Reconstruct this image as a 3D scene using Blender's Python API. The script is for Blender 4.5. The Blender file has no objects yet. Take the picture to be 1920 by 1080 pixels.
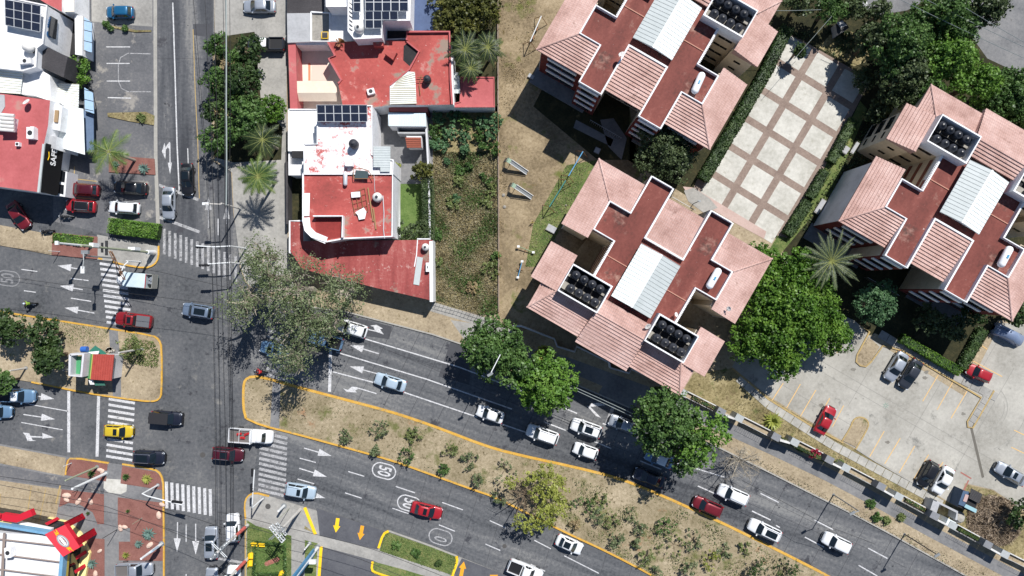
import bpy, bmesh, math, random
import numpy as np
from mathutils import Vector, Matrix
random.seed(7)
rng = np.random.default_rng(7)
SC = bpy.context.scene
COL = SC.collection
R = math.radians
# ---------------------------------------------------------------- camera, sky, sun
S, H = 13.5, 96.8                     # pixels of the photograph per metre on the ground, camera height
cam_d = bpy.data.cameras.new('camera'); cam = bpy.data.objects.new('camera', cam_d); COL.objects.link(cam)
cam_d.sensor_width = 36; cam_d.lens = 18 / ((960 / S) / H); cam_d.clip_start = 1; cam_d.clip_end = 5000
cam.location = (0, 0, H); cam.rotation_euler = (0, 0, 0)
SC.camera = cam
SUN_EL, SUN_AZ = R(52), R(59.3)       # azimuth counted from +x towards +y
W = bpy.data.worlds.new('World'); SC.world = W; W.use_nodes = True
nt = W.node_tree; nt.nodes.clear()
sky = nt.nodes.new('ShaderNodeTexSky'); sky.sky_type = 'NISHITA'; sky.sun_disc = False
sky.sun_elevation = SUN_EL; sky.sun_rotation = R(90) - SUN_AZ; sky.altitude = 1500; sky.air_density = 1.0; sky.dust_density = .2
bg = nt.nodes.new('ShaderNodeBackground'); bg.inputs['Strength'].default_value = .08
wo = nt.nodes.new('ShaderNodeOutputWorld')
nt.links.new(sky.outputs[0], bg.inputs[0]); nt.links.new(bg.outputs[0], wo.inputs[0])
sd = bpy.data.lights.new('sun', 'SUN'); sd.energy = 4.9; sd.angle = R(.5); sd.color = (1, .97, .93)
so = bpy.data.objects.new('sun', sd); COL.objects.link(so); so.location = (30, 50, 80)
sdir = Vector((math.cos(SUN_EL) * math.cos(SUN_AZ), math.cos(SUN_EL) * math.sin(SUN_AZ), math.sin(SUN_EL)))
so.rotation_euler = sdir.to_track_quat('Z', 'Y').to_euler()
SC.view_settings.view_transform = 'Standard'; SC.view_settings.look = 'None'
SC.view_settings.exposure = .34; SC.view_settings.gamma = 1; SC.view_settings.use_curve_mapping = False

# ---------------------------------------------------------------- helpers
def G(px, py, z=0.):
    k = (H - z) / H / S
    return Vector(((px - 960) * k, (540 - py) * k, z))
def C(r, g, b):
    return tuple(((c / 255 / 12.92) if c / 255 <= .04045 else ((c / 255 + .055) / 1.055) ** 2.4) for c in (r, g, b))
class MB:
    def __init__(s): s.v = []; s.f = []; s.m = []
    def add(s, vs, fs, mi=0):
        n = len(s.v); s.v += [tuple(v) for v in vs]; s.f += [tuple(i + n for i in f) for f in fs]; s.m += [mi] * len(fs); return s
    def box(s, c, d, rz=0, mi=0, tilt=None):
        hx, hy, hz = d[0] / 2, d[1] / 2, d[2] / 2; M = Matrix.Rotation(rz, 3, 'Z')
        if tilt is not None: M = M @ tilt
        vs = [Vector(c) + M @ Vector((x * hx, y * hy, z * hz)) for z in (-1, 1) for x, y in ((-1, -1), (1, -1), (1, 1), (-1, 1))]
        return s.add(vs, [(3, 2, 1, 0), (4, 5, 6, 7), (0, 1, 5, 4), (1, 2, 6, 5), (2, 3, 7, 6), (3, 0, 4, 7)], mi)
    def prism(s, pts, z0, z1, mi=0, mside=None):
        n = len(pts); pts = [(p[0], p[1]) for p in pts]
        a = sum(pts[i][0] * pts[(i + 1) % n][1] - pts[(i + 1) % n][0] * pts[i][1] for i in range(n))
        if a < 0: pts = pts[::-1]
        vs = [(x, y, z0) for x, y in pts] + [(x, y, z1) for x, y in pts]
        s.add(vs, [tuple(range(n, 2 * n))], mi)
        s.add(vs, [tuple(range(n - 1, -1, -1))] + [(i, (i + 1) % n, n + (i + 1) % n, n + i) for i in range(n)], mi if mside is None else mside)
        return s
    def sheet(s, pts, z, mi=0):
        n = len(pts); pts = [(p[0], p[1]) for p in pts]
        a = sum(pts[i][0] * pts[(i + 1) % n][1] - pts[(i + 1) % n][0] * pts[i][1] for i in range(n))
        if a < 0: pts = pts[::-1]
        return s.add([(x, y, z) for x, y in pts], [tuple(range(n))], mi)
    def tube(s, p0, p1, r0, r1=None, n=8, mi=0, cap=True):
        p0, p1 = Vector(p0), Vector(p1); r1 = r0 if r1 is None else r1
        d = p1 - p0
        if d.length < 1e-6: return s
        q = d.to_track_quat('Z', 'Y').to_matrix()
        vs = [p0 + q @ Vector((r0 * math.cos(2 * math.pi * i / n), r0 * math.sin(2 * math.pi * i / n), 0)) for i in range(n)]
        vs += [p1 + q @ Vector((r1 * math.cos(2 * math.pi * i / n), r1 * math.sin(2 * math.pi * i / n), 0)) for i in range(n)]
        fs = [(i, (i + 1) % n, n + (i + 1) % n, n + i) for i in range(n)]
        if cap: fs += [tuple(range(n - 1, -1, -1)), tuple(range(n, 2 * n))]
        return s.add(vs, fs, mi)
    def path(s, ps, r, n=6, mi=0):
        for a, b in zip(ps[:-1], ps[1:]): s.tube(a, b, r, r, n, mi)
        return s
    def lathe(s, c, prof, n=16, mi=0, M=None):
        c = Vector(c); vs = []; k = len(prof)
        for r, z in prof:
            for i in range(n):
                v = Vector((r * math.cos(2 * math.pi * i / n), r * math.sin(2 * math.pi * i / n), z))
                vs.append(c + (M @ v if M else v))
        fs = [(j * n + i, j * n + (i + 1) % n, (j + 1) * n + (i + 1) % n, (j + 1) * n + i) for j in range(k - 1) for i in range(n)]
        return s.add(vs, fs + [tuple(range(n - 1, -1, -1)), tuple(range((k - 1) * n, k * n))], mi)
    def build(s, name, mats, parent=None, smooth=False, local=False):
        if not isinstance(mats, (list, tuple)): mats = [mats]
        me = bpy.data.meshes.new(name)
        off = Vector((0, 0, 0)) if (local or parent is None) else wloc(parent)
        me.from_pydata([(v[0] - off.x, v[1] - off.y, v[2] - off.z) for v in s.v], [], s.f)
        for m in mats: me.materials.append(m)
        me.polygons.foreach_set('material_index', s.m)
        if smooth: me.polygons.foreach_set('use_smooth', [True] * len(s.f))
        me.update()
        o = bpy.data.objects.new(name, me); COL.objects.link(o)
        if parent is not None: o.parent = parent
        return o
def wloc(o):
    v = Vector((0, 0, 0))
    while o is not None: v += Vector(o.location); o = o.parent
    return v
def recenter(o):
    vs = o.data.vertices; n = len(vs); a = np.empty(n * 3); vs.foreach_get('co', a); a = a.reshape(-1, 3)
    c = (a.min(0) + a.max(0)) / 2; c[2] = a[:, 2].min(); a -= c
    vs.foreach_set('co', a.ravel()); o.data.update(); o.location = c; return o
def tag(o, label, cat, group=None):
    o['label'] = label; o['category'] = cat
    if group: o['group'] = group
    return o
def one(o, label, cat, group=None): return tag(recenter(o), label, cat, group)
def thing(name, label, cat, loc=(0, 0, 0), rz=0, group=None):
    o = bpy.data.objects.new(name, None); COL.objects.link(o); o.empty_display_size = .3
    o.location = loc; o.rotation_euler = (0, 0, rz); return tag(o, label, cat, group)
def copy_tree(o, parent=None):
    c = o.copy(); COL.objects.link(c); c.parent = parent
    for ch in [k for k in o.children]: copy_tree(ch, c)
    return c
def P(pts, z=0): return [G(x, y, z) for x, y in pts]

# ---------------------------------------------------------------- materials
def newmat(name):
    m = bpy.data.materials.new(name); m.use_nodes = True; n = m.node_tree.nodes
    return m, m.node_tree, n['Principled BSDF']
_plain = {}
def plain(name, col, rough=.6, metal=0., coat=0., spec=.5):
    if name in _plain: return _plain[name]
    m, t, b = newmat(name)
    b.inputs['Base Color'].default_value = (*col, 1); b.inputs['Roughness'].default_value = rough
    b.inputs['Metallic'].default_value = metal; b.inputs['Coat Weight'].default_value = coat
    b.inputs['Specular IOR Level'].default_value = spec
    _plain[name] = m; return m
def noisy(name, cols, scale=.3, fine=4., fmix=.35, rough=.85, bump=0., pos=(.35, .5, .65), detail=6, spec=.3, stretch=None, spots=None, world=True, coat=0.):
    """cols: 2-4 colours spread over a large-scale noise; fine: a second noise; spots: (colour, scale, threshold)"""
    m, t, b = newmat(name); N = t.nodes; L = t.links.new
    if world:
        g = N.new('ShaderNodeNewGeometry'); src = g.outputs['Position']
    else:
        g = N.new('ShaderNodeTexCoord'); src = g.outputs['Object']
    if stretch:
        mp = N.new('ShaderNodeMapping'); mp.inputs['Scale'].default_value = stretch[:3]
        if len(stretch) > 3: mp.vector_type = 'TEXTURE'; mp.inputs['Rotation'].default_value = (0, 0, stretch[3]); mp.inputs['Scale'].default_value = tuple(1 / x for x in stretch[:3])
        L(src, mp.inputs[0]); s1 = mp.outputs[0]
    else: s1 = src
    n1 = N.new('ShaderNodeTexNoise'); n1.inputs['Scale'].default_value = scale; n1.inputs['Detail'].default_value = detail; n1.inputs['Roughness'].default_value = .62
    L(s1, n1.inputs['Vector'])
    n2 = N.new('ShaderNodeTexNoise'); n2.inputs['Scale'].default_value = fine; n2.inputs['Detail'].default_value = 4; n2.inputs['Roughness'].default_value = .7
    L(src, n2.inputs['Vector'])
    mx = N.new('ShaderNodeMix'); mx.data_type = 'FLOAT'; mx.inputs[0].default_value = fmix
    L(n1.outputs[0], mx.inputs[2]); L(n2.outputs[0], mx.inputs[3])
    r = N.new('ShaderNodeValToRGB'); e = r.color_ramp.elements
    k = len(cols)
    ps = [pos[0] + (pos[-1] - pos[0]) * i / (k - 1) for i in range(k)]
    while len(e) < k: e.new(.5)
    for i in range(k): e[i].position = ps[i]; e[i].color = (*cols[i], 1)
    L(mx.outputs[0], r.inputs[0]); out = r.outputs[0]
    if spots:
        for sp in (spots if isinstance(spots, list) else [spots]):
            sc, ss, th = sp[:3]
            n3 = N.new('ShaderNodeTexNoise'); n3.inputs['Scale'].default_value = ss; n3.inputs['Detail'].default_value = 5; n3.inputs['Roughness'].default_value = .7
            L(src, n3.inputs['Vector'])
            r3 = N.new('ShaderNodeValToRGB'); r3.color_ramp.elements[0].position = th; r3.color_ramp.elements[1].position = min(1, th + (sp[3] if len(sp) > 3 else .06))
            L(n3.outputs[0], r3.inputs[0])
            m3 = N.new('ShaderNodeMix'); m3.data_type = 'RGBA'; L(r3.outputs[0], m3.inputs[0]); L(out, m3.inputs[6]); m3.inputs[7].default_value = (*sc, 1); out = m3.outputs[2]
    L(out, b.inputs['Base Color']); b.inputs['Roughness'].default_value = rough; b.inputs['Specular IOR Level'].default_value = spec
    b.inputs['Coat Weight'].default_value = coat
    if bump:
        bp = N.new('ShaderNodeBump'); bp.inputs['Strength'].default_value = 1; bp.inputs['Distance'].default_value = bump
        L(n2.outputs[0], bp.inputs['Height']); L(bp.outputs[0], b.inputs['Normal'])
    return m
ASPH = noisy('asphalt', [C(60, 62, 65), C(80, 82, 85), C(93, 94, 96), C(112, 112, 111)], .12, 2.2, .45, .85, .01, spots=[(C(124, 122, 118), .35, .6, .12), (C(58, 59, 63), .5, .6, .07)])
ASPH_E = noisy('asphalt of the avenue', [C(58, 60, 64), C(82, 84, 87), C(97, 98, 100), C(120, 120, 119)], .25, 2.5, .3, .8, .01, (.4, .5, .6), stretch=(.07, 1.1, 1, R(-20)), spots=[(C(60, 61, 66), .3, .6, .06)])
ASPH_N = noisy('asphalt of the cross street', [C(58, 60, 65), C(74, 76, 80), C(90, 91, 94), C(122, 121, 119)], .35, 2.5, .25, .85, .01, (.38, .5, .62), stretch=(1.2, .1, 1), spots=[(C(66, 66, 70), .3, .62, .05)])
ASPH_L = noisy('lot asphalt', [C(78, 79, 83), C(92, 93, 96), C(104, 104, 106), C(124, 122, 119)], .2, 3, .4, .9, .01, spots=[(C(142, 138, 132), .25, .57, .07)])
ASPH_D = noisy('driveway asphalt', [C(72, 73, 78), C(84, 85, 90), C(94, 95, 98)], .3, 3, .4, .9, .01)
def scatter(m, blotch, scale=.9):
    return m
CONC = noisy('paving concrete', [C(126, 124, 120), C(148, 146, 141), C(166, 163, 157)], .25, 2.5, .4, .9, .01, spots=[(C(120, 118, 112), .5, .64, .08)])
CONC_G = noisy('grey concrete', [C(96, 97, 99), C(116, 116, 117), C(132, 131, 130)], .3, 2.5, .4, .9, .01, spots=[(C(98, 98, 98), .6, .64, .08)])
CONC_P = noisy('parking concrete', [C(136, 133, 125), C(152, 149, 141), C(164, 161, 153), C(176, 173, 164)], .16, 2.5, .35, .9, .01, spots=[(C(112, 111, 106), .35, .6, .12), (C(100, 98, 93), 1.4, .66, .06)])
DIRT = noisy('dry soil', [C(116, 104, 84), C(146, 132, 110), C(160, 146, 122), C(182, 167, 143)], .25, 3, .5, 1, .04, spots=[(C(104, 92, 62), 2.2, .6, .1), (C(92, 94, 54), .4, .64, .1)])
MEDG = noisy('median soil with thin weeds', [C(106, 98, 72), C(136, 124, 100), C(154, 141, 117), C(176, 162, 138)], .22, 3.5, .45, 1, .05, spots=[(C(98, 100, 60), .33, .55, .12), (C(88, 78, 54), 2.4, .58, .08), (C(200, 186, 160), 3.5, .67, .04), (C(150, 112, 82), .18, .62, .08)])
DRYG = noisy('dry grass', [C(84, 78, 52), C(116, 106, 74), C(144, 132, 98), C(166, 154, 120)], .3, 4, .5, 1, .06, spots=[(C(86, 96, 52), .4, .55, .14), (C(76, 66, 46), 2.5, .57, .08), (C(98, 80, 62), .16, .6, .1)])
YARD = noisy('playground soil', [C(92, 82, 62), C(118, 104, 82), C(148, 132, 106), C(168, 152, 126)], .14, 3, .35, 1, .04, spots=[(C(98, 102, 54), .2, .56, .1), (C(104, 90, 58), 2.2, .6, .08)])
GRASS = noisy('green lawn', [C(62, 80, 40), C(80, 98, 52), C(106, 116, 68), C(128, 124, 84)], .5, 5, .5, 1, .05, spots=(C(150, 132, 92), .6, .62, .1))
GRASSY = noisy('fresh lawn', [C(64, 86, 42), C(84, 106, 54), C(104, 122, 70)], .6, 5, .5, 1, .05)
DARKG = noisy('garden soil with painted shade', [C(34, 36, 24), C(50, 50, 32), C(72, 66, 44)], .4, 4, .5, 1, .05, spots=(C(120, 106, 74), .3, .62, .1))  # dark tones put the gardens' shade into the soil colour
REDB = noisy('red gravel bed', [C(108, 72, 66), C(126, 86, 78), C(138, 98, 90)], .8, 6, .5, 1, .02)
WHITEP = noisy('white road paint', [C(150, 150, 151), C(190, 190, 191), C(212, 212, 214)], 1.5, 6, .6, .8, 0, spots=[(C(104, 104, 106), 1.6, .57, .14), (C(112, 112, 114), 7, .6, .1)])
WORNP = noisy('worn road paint', [C(122, 122, 123), C(156, 156, 157), C(184, 184, 185)], 1.5, 6, .6, .8, 0, spots=[(C(90, 90, 92), 1.8, .52, .14), (C(90, 90, 93), 8, .57, .1)])
YELP = noisy('yellow kerb paint', [C(176, 134, 54), C(196, 152, 62), C(206, 168, 92)], 1., 5, .6, .8, 0, spots=[(C(150, 134, 100), 1.2, .56, .12), (C(120, 112, 96), 5, .62, .08)])
YELD = noisy('worn yellow paint', [C(140, 126, 100), C(164, 142, 96), C(180, 154, 100)], 1., 5, .6, .8, 0)
YELB = noisy('bright yellow paint', [C(232, 186, 26), C(242, 198, 44)], 1., 5, .6, .7, 0)
ORNG = noisy('orange arrow paint', [C(214, 146, 34), C(228, 162, 48)], 1., 5, .6, .7, 0)
JOINT = plain('joint tar', C(52, 52, 56), .9)
KERBC = noisy('kerb concrete', [C(140, 138, 132), C(166, 163, 156)], .8, 4, .5, .9)

# ---------------------------------------------------------------- ground
def struct(name, mb, mat, parent=None):
    o = mb.build(name, mat, parent)
    if parent is None: o['kind'] = 'structure'
    return o
mb = MB(); mb.sheet([(-1500, -1500), (1500, -1500), (1500, 1500), (-1500, 1500)], -.06); struct('ground', mb, DIRT)
mb = MB(); mb.sheet(P([(-500, -500), (2600, -500), (2600, 1600), (-500, 1600)]), 0); road = struct('road', mb, ASPH)
def zone(name, pts, mat, z1=.12, z0=None, mside=None):
    m = MB()
    if z0 is None: m.sheet(P(pts, 0), z1)
    else: m.prism(P(pts, 0), z0, z1)
    return struct(name, m, mat)
# NS street carriageway and the avenue's two carriageways as thin overlays with their own grain
zone('street', [(290, -500), (400, -500), (400, 60), (398, 330), (440, 330), (452, 500), (300, 430), (292, 250)], ASPH_N, .004)
zone('avenue', [(560, 570), (655, 585), (812, 626), (960, 671), (1180, 763), (1440, 882), (1812, 1080), (2600, 1510), (2600, 1600), (1700, 1600), (1560, 1084), (1300, 958), (1100, 880), (900, 832), (720, 769), (560, 723), (470, 705), (470, 600)], ASPH_E, .004)
zone('avenue', [(490, 798), (700, 855), (880, 918), (1120, 1032), (1225, 1082), (1900, 1600), (1500, 1600), (860, 1043), (735, 1000), (600, 963), (505, 930), (470, 924)], ASPH_E, .004)
# lot aprons west of the street
zone('parking_apron', [(172, -300), (289, -300), (292, 300), (296, 405), (200, 440), (100, 415), (100, 330), (172, 300)], ASPH_L, .006)
zone('forecourt', [(168, -300), (286, -300), (286, 50), (200, 44), (172, 40)], CONC, .012)
# block north-east of the crossing (everything above the avenue, right of the street)
NE = [(403, -500), (403, 60), (399, 110), (397, 300), (434, 322), (438, 400), (450, 470), (450, 500), (460, 528), (480, 550), (560, 572), (655, 586), (812, 627), (880, 650), (960, 672), (1060, 712), (1180, 764), (1330, 830), (1440, 884), (1515, 922), (1602, 965), (1677, 1005), (1812, 1080), (2600, 1505), (2600, -500)]
zone('block_ground', NE, DIRT, .12, -.05)
Z = .124
zone('sidewalk', [(403, -500), (538, -500), (538, 420), (544, 500), (566, 545), (480, 548), (462, 528), (452, 500), (439, 400), (436, 324), (404, 300)], CONC, Z)
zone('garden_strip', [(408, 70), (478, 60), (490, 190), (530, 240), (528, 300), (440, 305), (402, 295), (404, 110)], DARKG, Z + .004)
zone('dry_lot', [(812, 200), (933, 200), (933, 588), (900, 590), (812, 568)], DRYG, Z)
zone('playground_ground', [(935, -300), (1100, -300), (1200, 330), (1040, 520), (990, 620), (935, 600)], YARD, Z)
zone('grass_patch', [(1000, 420), (1062, 310), (1120, 300), (1050, 430), (1010, 500), (985, 500)], GRASS, Z + .004)
zone('house_yard', [(690, 205), (812, 205), (812, 345), (690, 345)], CONC_G, Z)
zone('lawn', [(738, 345), (800, 345), (800, 452), (738, 452)], GRASSY, Z + .002)
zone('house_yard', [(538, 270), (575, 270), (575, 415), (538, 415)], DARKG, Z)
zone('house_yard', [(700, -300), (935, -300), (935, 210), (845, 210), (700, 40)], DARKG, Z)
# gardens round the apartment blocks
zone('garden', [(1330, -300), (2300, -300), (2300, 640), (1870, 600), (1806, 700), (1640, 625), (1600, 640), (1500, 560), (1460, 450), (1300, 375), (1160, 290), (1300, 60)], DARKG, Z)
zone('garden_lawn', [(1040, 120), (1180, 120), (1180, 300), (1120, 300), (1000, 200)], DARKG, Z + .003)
zone('dry_verge', [(1655, 105), (1610, 60), (1560, 60), (1535, 90), (1600, 125)], DRYG, Z + .008)
zone('path', [(1560, 360), (1625, 205), (1612, 190), (1600, 215), (1440, 470), (1460, 480)], GRASS, Z + .006)
zone('street_behind', [(1790, -300), (2300, -300), (2300, 250), (1935, 150), (1850, 110), (1800, 40)], CONC_G, Z + .006)
zone('alley', [(1440, -160), (1800, -160), (1790, -30), (1700, 20), (1640, 30), (1590, -5), (1480, -20)], CONC_G, Z + .004)
# plaza of square concrete panels with brown strips
zone('plaza', [(1479, 62), (1632, 150), (1475, 446), (1448, 440), (1296, 362), (1305, 340)], noisy('plaza strip paving', [C(116, 100, 92), C(134, 118, 108), C(148, 132, 122)], .6, 4, .5, .9), Z + .012)
PANEL = noisy('plaza panel concrete', [C(164, 162, 153), C(184, 182, 174), C(200, 198, 190)], .25, 2, .4, .9, .01, spots=[(C(160, 158, 146), .7, .6, .12), (C(140, 140, 130), 2.5, .68, .05)])
mb = MB()
for i in (-1, 0, 1):
    for j in range(6):
        cx, cy = 1540 + 50.5 * i - 30.3 * j, 131 + 30.5 * i + 52.5 * j
        q = [(cx + a * 19.4 - b * 12.1, cy + a * 12.0 + b * 20.4) for a, b in ((-1, -1), (1, -1), (1, 1), (-1, 1))]
        mb.sheet(P(q), Z + .018)
struct('plaza_panels', mb, PANEL)
zone('pink_path', [(1280, 350), (1300, 352), (1436, 434), (1432, 448), (1370, 414), (1290, 366)], noisy('pink paving', [C(170, 146, 138), C(188, 166, 157)], .5, 5, .5, .9), Z + .02)
# parking lot
LOT = [(1372, 688), (1400, 640), (1500, 560), (1600, 600), (1614, 612), (1640, 640), (1806, 742), (1858, 640), (1872, 605), (2400, 640), (2400, 1260), (1905, 948), (1862, 918), (1808, 905), (1795, 950), (1640, 862), (1560, 815), (1440, 742)]
zone('parking_lot', LOT, CONC_P, Z + .005)
zone('verge', [(1279, 735), (1300, 700), (1372, 690), (1440, 745), (1640, 865), (1795, 952), (1812, 908), (1862, 920), (1905, 950), (1960, 990), (1960, 1075), (1745, 962), (1555, 862), (1455, 815)], DRYG, Z + .003)
zone('sidewalk', [(940, 640), (1060, 668), (1280, 748), (1350, 785), (1455, 830), (1555, 878), (1650, 928), (1745, 984), (1860, 1045), (2100, 1170), (2100, 1195), (1850, 1064), (1735, 1003), (1640, 950), (1545, 900), (1440, 850), (1340, 805), (1180, 745), (1050, 690), (935, 655)], CONC_G, Z + .006)
zone('sidewalk', [(812, 566), (925, 600), (960, 620), (955, 640), (905, 612), (806, 583)], CONC, Z + .006)
zone('driveway', [(1135, 712), (1200, 735), (1190, 768), (1122, 738)], CONC_G, Z + .01)
zone('driveway', [(845, 600), (925, 612), (935, 650), (880, 650)], CONC, Z + .004)
# west: gravel strip, corner pavement, beds
zone('gravel_strip', [(-500, 350), (0, 422), (100, 440), (98, 478), (0, 460), (-500, 390)], DIRT, .1, -.05)
zone('corner_pavement', [(183, 440), (298, 462), (298, 484), (290, 497), (273, 503), (230, 497), (212, 490), (183, 487)], CONC, .12, -.05)
zone('planting_bed', [(100, 436), (184, 444), (184, 486), (98, 478)], REDB, .16, -.05)
zone('planting_bed', [(205, 291), (290, 298), (292, 328), (205, 323)], REDB, .14, -.05)
zone('lot_divider', [(198, 46), (256, 57), (284, 57), (284, 60), (254, 61), (198, 50)], DRYG, .12, -.05)
zone('lot_divider', [(202, 212), (274, 210), (290, 217), (289, 235), (240, 227), (203, 219)], DRYG, .12, -.05)
# medians
WM = [(-500, 500), (0, 584), (90, 598), (205, 616), (288, 629), (299, 637), (304, 652), (304, 738), (299, 749), (285, 753), (240, 748), (165, 737), (60, 716), (-500, 630)]
zone('median', WM, DIRT, .13, -.05)
EMU = [(462, 784), (457, 765), (457, 725), (460, 712), (472, 705), (500, 709), (530, 718), (590, 734), (655, 751), (730, 771), (780, 787), (830, 805), (905, 834), (960, 850), (1080, 876), (1160, 896), (1235, 926), (1335, 971), (1440, 1022), (1552, 1079), (1900, 1270)]
EML = [(462, 784), (490, 797), (547, 811), (635, 835), (730, 861), (800, 886), (880, 915), (930, 932), (1027, 981), (1065, 1000), (1135, 1032), (1225, 1079), (1560, 1270)]
zone('median', EMU + EML[::-1][:-1], MEDG, .13, -.05)
zone('median_path', [(205, 618), (222, 621), (228, 690), (228, 745), (213, 743), (210, 690)], CONC_G, .137)
zone('median_path', [(512, 712), (527, 716), (524, 806), (507, 801)], CONC_G, .137)
# south-west block
zone('block_ground', [(-500, 760), (0, 832), (122, 855), (133, 857), (290, 880), (303, 890), (308, 915), (308, 1500), (-500, 1500)], CONC_G, .12, -.05)
zone('gravel_strip', [(-500, 765), (0, 835), (124, 858), (122, 892), (0, 868), (-500, 800)], DIRT, Z)
zone('service_lane', [(-500, 805), (0, 872), (118, 894), (200, 908), (195, 926), (115, 914), (0, 898), (-500, 830)], ASPH_L, Z + .004)
zone('gravel_yard', [(-300, 850), (0, 900), (117, 917), (105, 975), (0, 960), (-300, 930)], DIRT, Z)
for q in ([(126, 862), (133, 859), (203, 870), (200, 902), (122, 890)], [(230, 873), (292, 884), (302, 892), (305, 918), (227, 906)], [(117, 917), (196, 926), (196, 982), (184, 982), (175, 960), (150, 945), (130, 942), (112, 950)], [(222, 932), (305, 942), (307, 1051), (224, 1050), (224, 1015), (245, 1015), (245, 990), (222, 985)], [(162, 1008), (197, 1010), (197, 1300), (155, 1300)]):
    zone('planting_bed', q, REDB, .15, .1)
zone('octagon_paving', [(200, 897), (232, 899), (239, 908), (238, 921), (228, 926), (204, 923), (195, 915), (196, 903)], PANEL, Z + .006)
# south-east block
zone('block_ground', [(462, 1500), (460, 972), (459, 945), (464, 930), (478, 923), (505, 930), (570, 950), (735, 1000), (860, 1043), (1000, 1100), (1500, 1300), (1500, 1500)], CONC, .12, -.05)
zone('lawn', [(464, 975), (480, 985), (547, 1004), (546, 1300), (462, 1300)], GRASS, Z + .002)
zone('lawn', [(478, 1015), (530, 1020), (532, 1074), (476, 1074)], GRASSY, Z + .008)
zone('lawn', [(572, 1012), (596, 1018), (582, 1300), (571, 1300)], GRASS, Z + .002)
zone('driveway', [(594, 952), (735, 1000), (708, 1030), (600, 1004)], ASPH_D, Z + .006)
zone('driveway', [(603, 1024), (700, 1050), (760, 1080), (930, 1130), (900, 1400), (580, 1400)], ASPH_D, Z + .006)
zone('driveway', [(866, 1046), (980, 1090), (960, 1130), (850, 1078)], ASPH_D, Z + .006)
zone('lawn', [(724, 996), (860, 1043), (849, 1078), (712, 1032)], GRASS, Z + .01)
zone('lawn', [(700, 1052), (760, 1068), (880, 1105), (870, 1130), (702, 1075)], GRASS, Z + .01)
zone('dry_grass_patch', [(572, 985), (592, 1000), (571, 991)], DRYG, Z + .008)

# ---------------------------------------------------------------- kerbs
def strip(mb, pts, w, z0, z1, mi=0):
    n = len(pts); L_, R_ = [], []
    for i, p in enumerate(pts):
        a = pts[max(i - 1, 0)]; b = pts[min(i + 1, n - 1)]
        d = Vector((b[0] - a[0], b[1] - a[1])); d.normalize(); nn = Vector((-d.y, d.x)) * w / 2
        L_.append((p[0] + nn.x, p[1] + nn.y)); R_.append((p[0] - nn.x, p[1] - nn.y))
    for i in range(n - 1):
        q = [L_[i], L_[i + 1], R_[i + 1], R_[i]]
        if z0 is None: mb.sheet(q, z1, mi)
        else: mb.prism(q, z0, z1, mi)
def smoothp(pts, k=2):
    for _ in range(k):
        o = [pts[0]]
        for a, b in zip(pts[:-1], pts[1:]):
            o += [(a[0] * .75 + b[0] * .25, a[1] * .75 + b[1] * .25), (a[0] * .25 + b[0] * .75, a[1] * .25 + b[1] * .75)]
        pts = o + [pts[-1]]
    return pts
def kerb(pts, mat=YELP, w=.22, z1=.17, z0=-.04, sm=1):
    m = MB(); strip(m, P(smoothp(pts, sm)), w, z0, z1); return struct('kerb', m, mat)
kerb(WM[1:-1]); kerb(EMU, w=.34); kerb(EML, w=.26)
kerb([(185, 484), (193, 486)], z1=.15); kerb([(212, 490), (230, 496), (273, 503), (290, 497), (298, 484), (298, 461)])
kerb([(106, 945), (114, 910)], YELD, z1=.135); kerb([(124, 890), (127, 866), (134, 857), (205, 868)], YELP); kerb([(230, 870), (290, 879), (303, 889), (308, 912), (308, 1300)])
kerb([(461, 972), (459, 945), (464, 930), (478, 923), (505, 930)], YELP, .22); kerb([(461, 975), (461, 1300)], YELD, .2)
kerb([(572, 951), (592, 1001)], YELB, .4, .2, .1, 0); kerb([(603, 1024), (582, 1300)], YELB, .4, .2, .1, 0)
kerb([(710, 1027), (719, 1000), (729, 995)], YELB, .32, .2, .1); kerb([(856, 1042), (858, 1052), (848, 1080)], YELB, .32, .2, .1)
kerb([(699, 1052), (697, 1068), (706, 1074), (760, 1090)], YELB, .3, .2, .1)
kerb([(729, 995), (800, 1020), (856, 1042)], KERBC, .2, .15); kerb(NE[9:17], KERBC, .2, .15, sm=0); kerb(NE[17:23], KERBC, .2, .15, sm=0)
kerb([(290, -300), (292, 300), (297, 440)], KERBC, .5, .012, -.01, 0)
slabs_later = 1
kerb([(1614, 612), (1629, 622), (1606, 665), (1604, 678), (1612, 685), (1622, 687), (1632, 678), (1654, 648), (1690, 657), (1838, 745), (1812, 790), (1813, 800), (1822, 802), (1862, 732)], YELD, .22, .25, .1, 0)
kerb([(1372, 690), (1440, 748), (1528, 803), (1580, 830)], YELD, .22, .22, .1, 0); kerb([(1603, 840), (1640, 864), (1718, 908)], KERBC, .22, .2, .1, 0)
kerb([(1578, 826), (1594, 800), (1598, 788), (1608, 781), (1622, 784), (1628, 794), (1624, 806), (1603, 842)], YELD, .2, .22, .1)
zone('lot_island', [(1580, 826), (1595, 800), (1600, 790), (1609, 783), (1621, 785), (1626, 795), (1622, 806), (1604, 838)], DIRT, .2, .1)
zone('lot_island', [(1606, 665), (1605, 677), (1612, 684), (1622, 686), (1631, 677), (1648, 650), (1628, 632)], DIRT, .2, .1)
zone('lot_island', [(1842, 740), (1860, 732), (1820, 800), (1814, 799), (1814, 790)], CONC, .2, .1)
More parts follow.
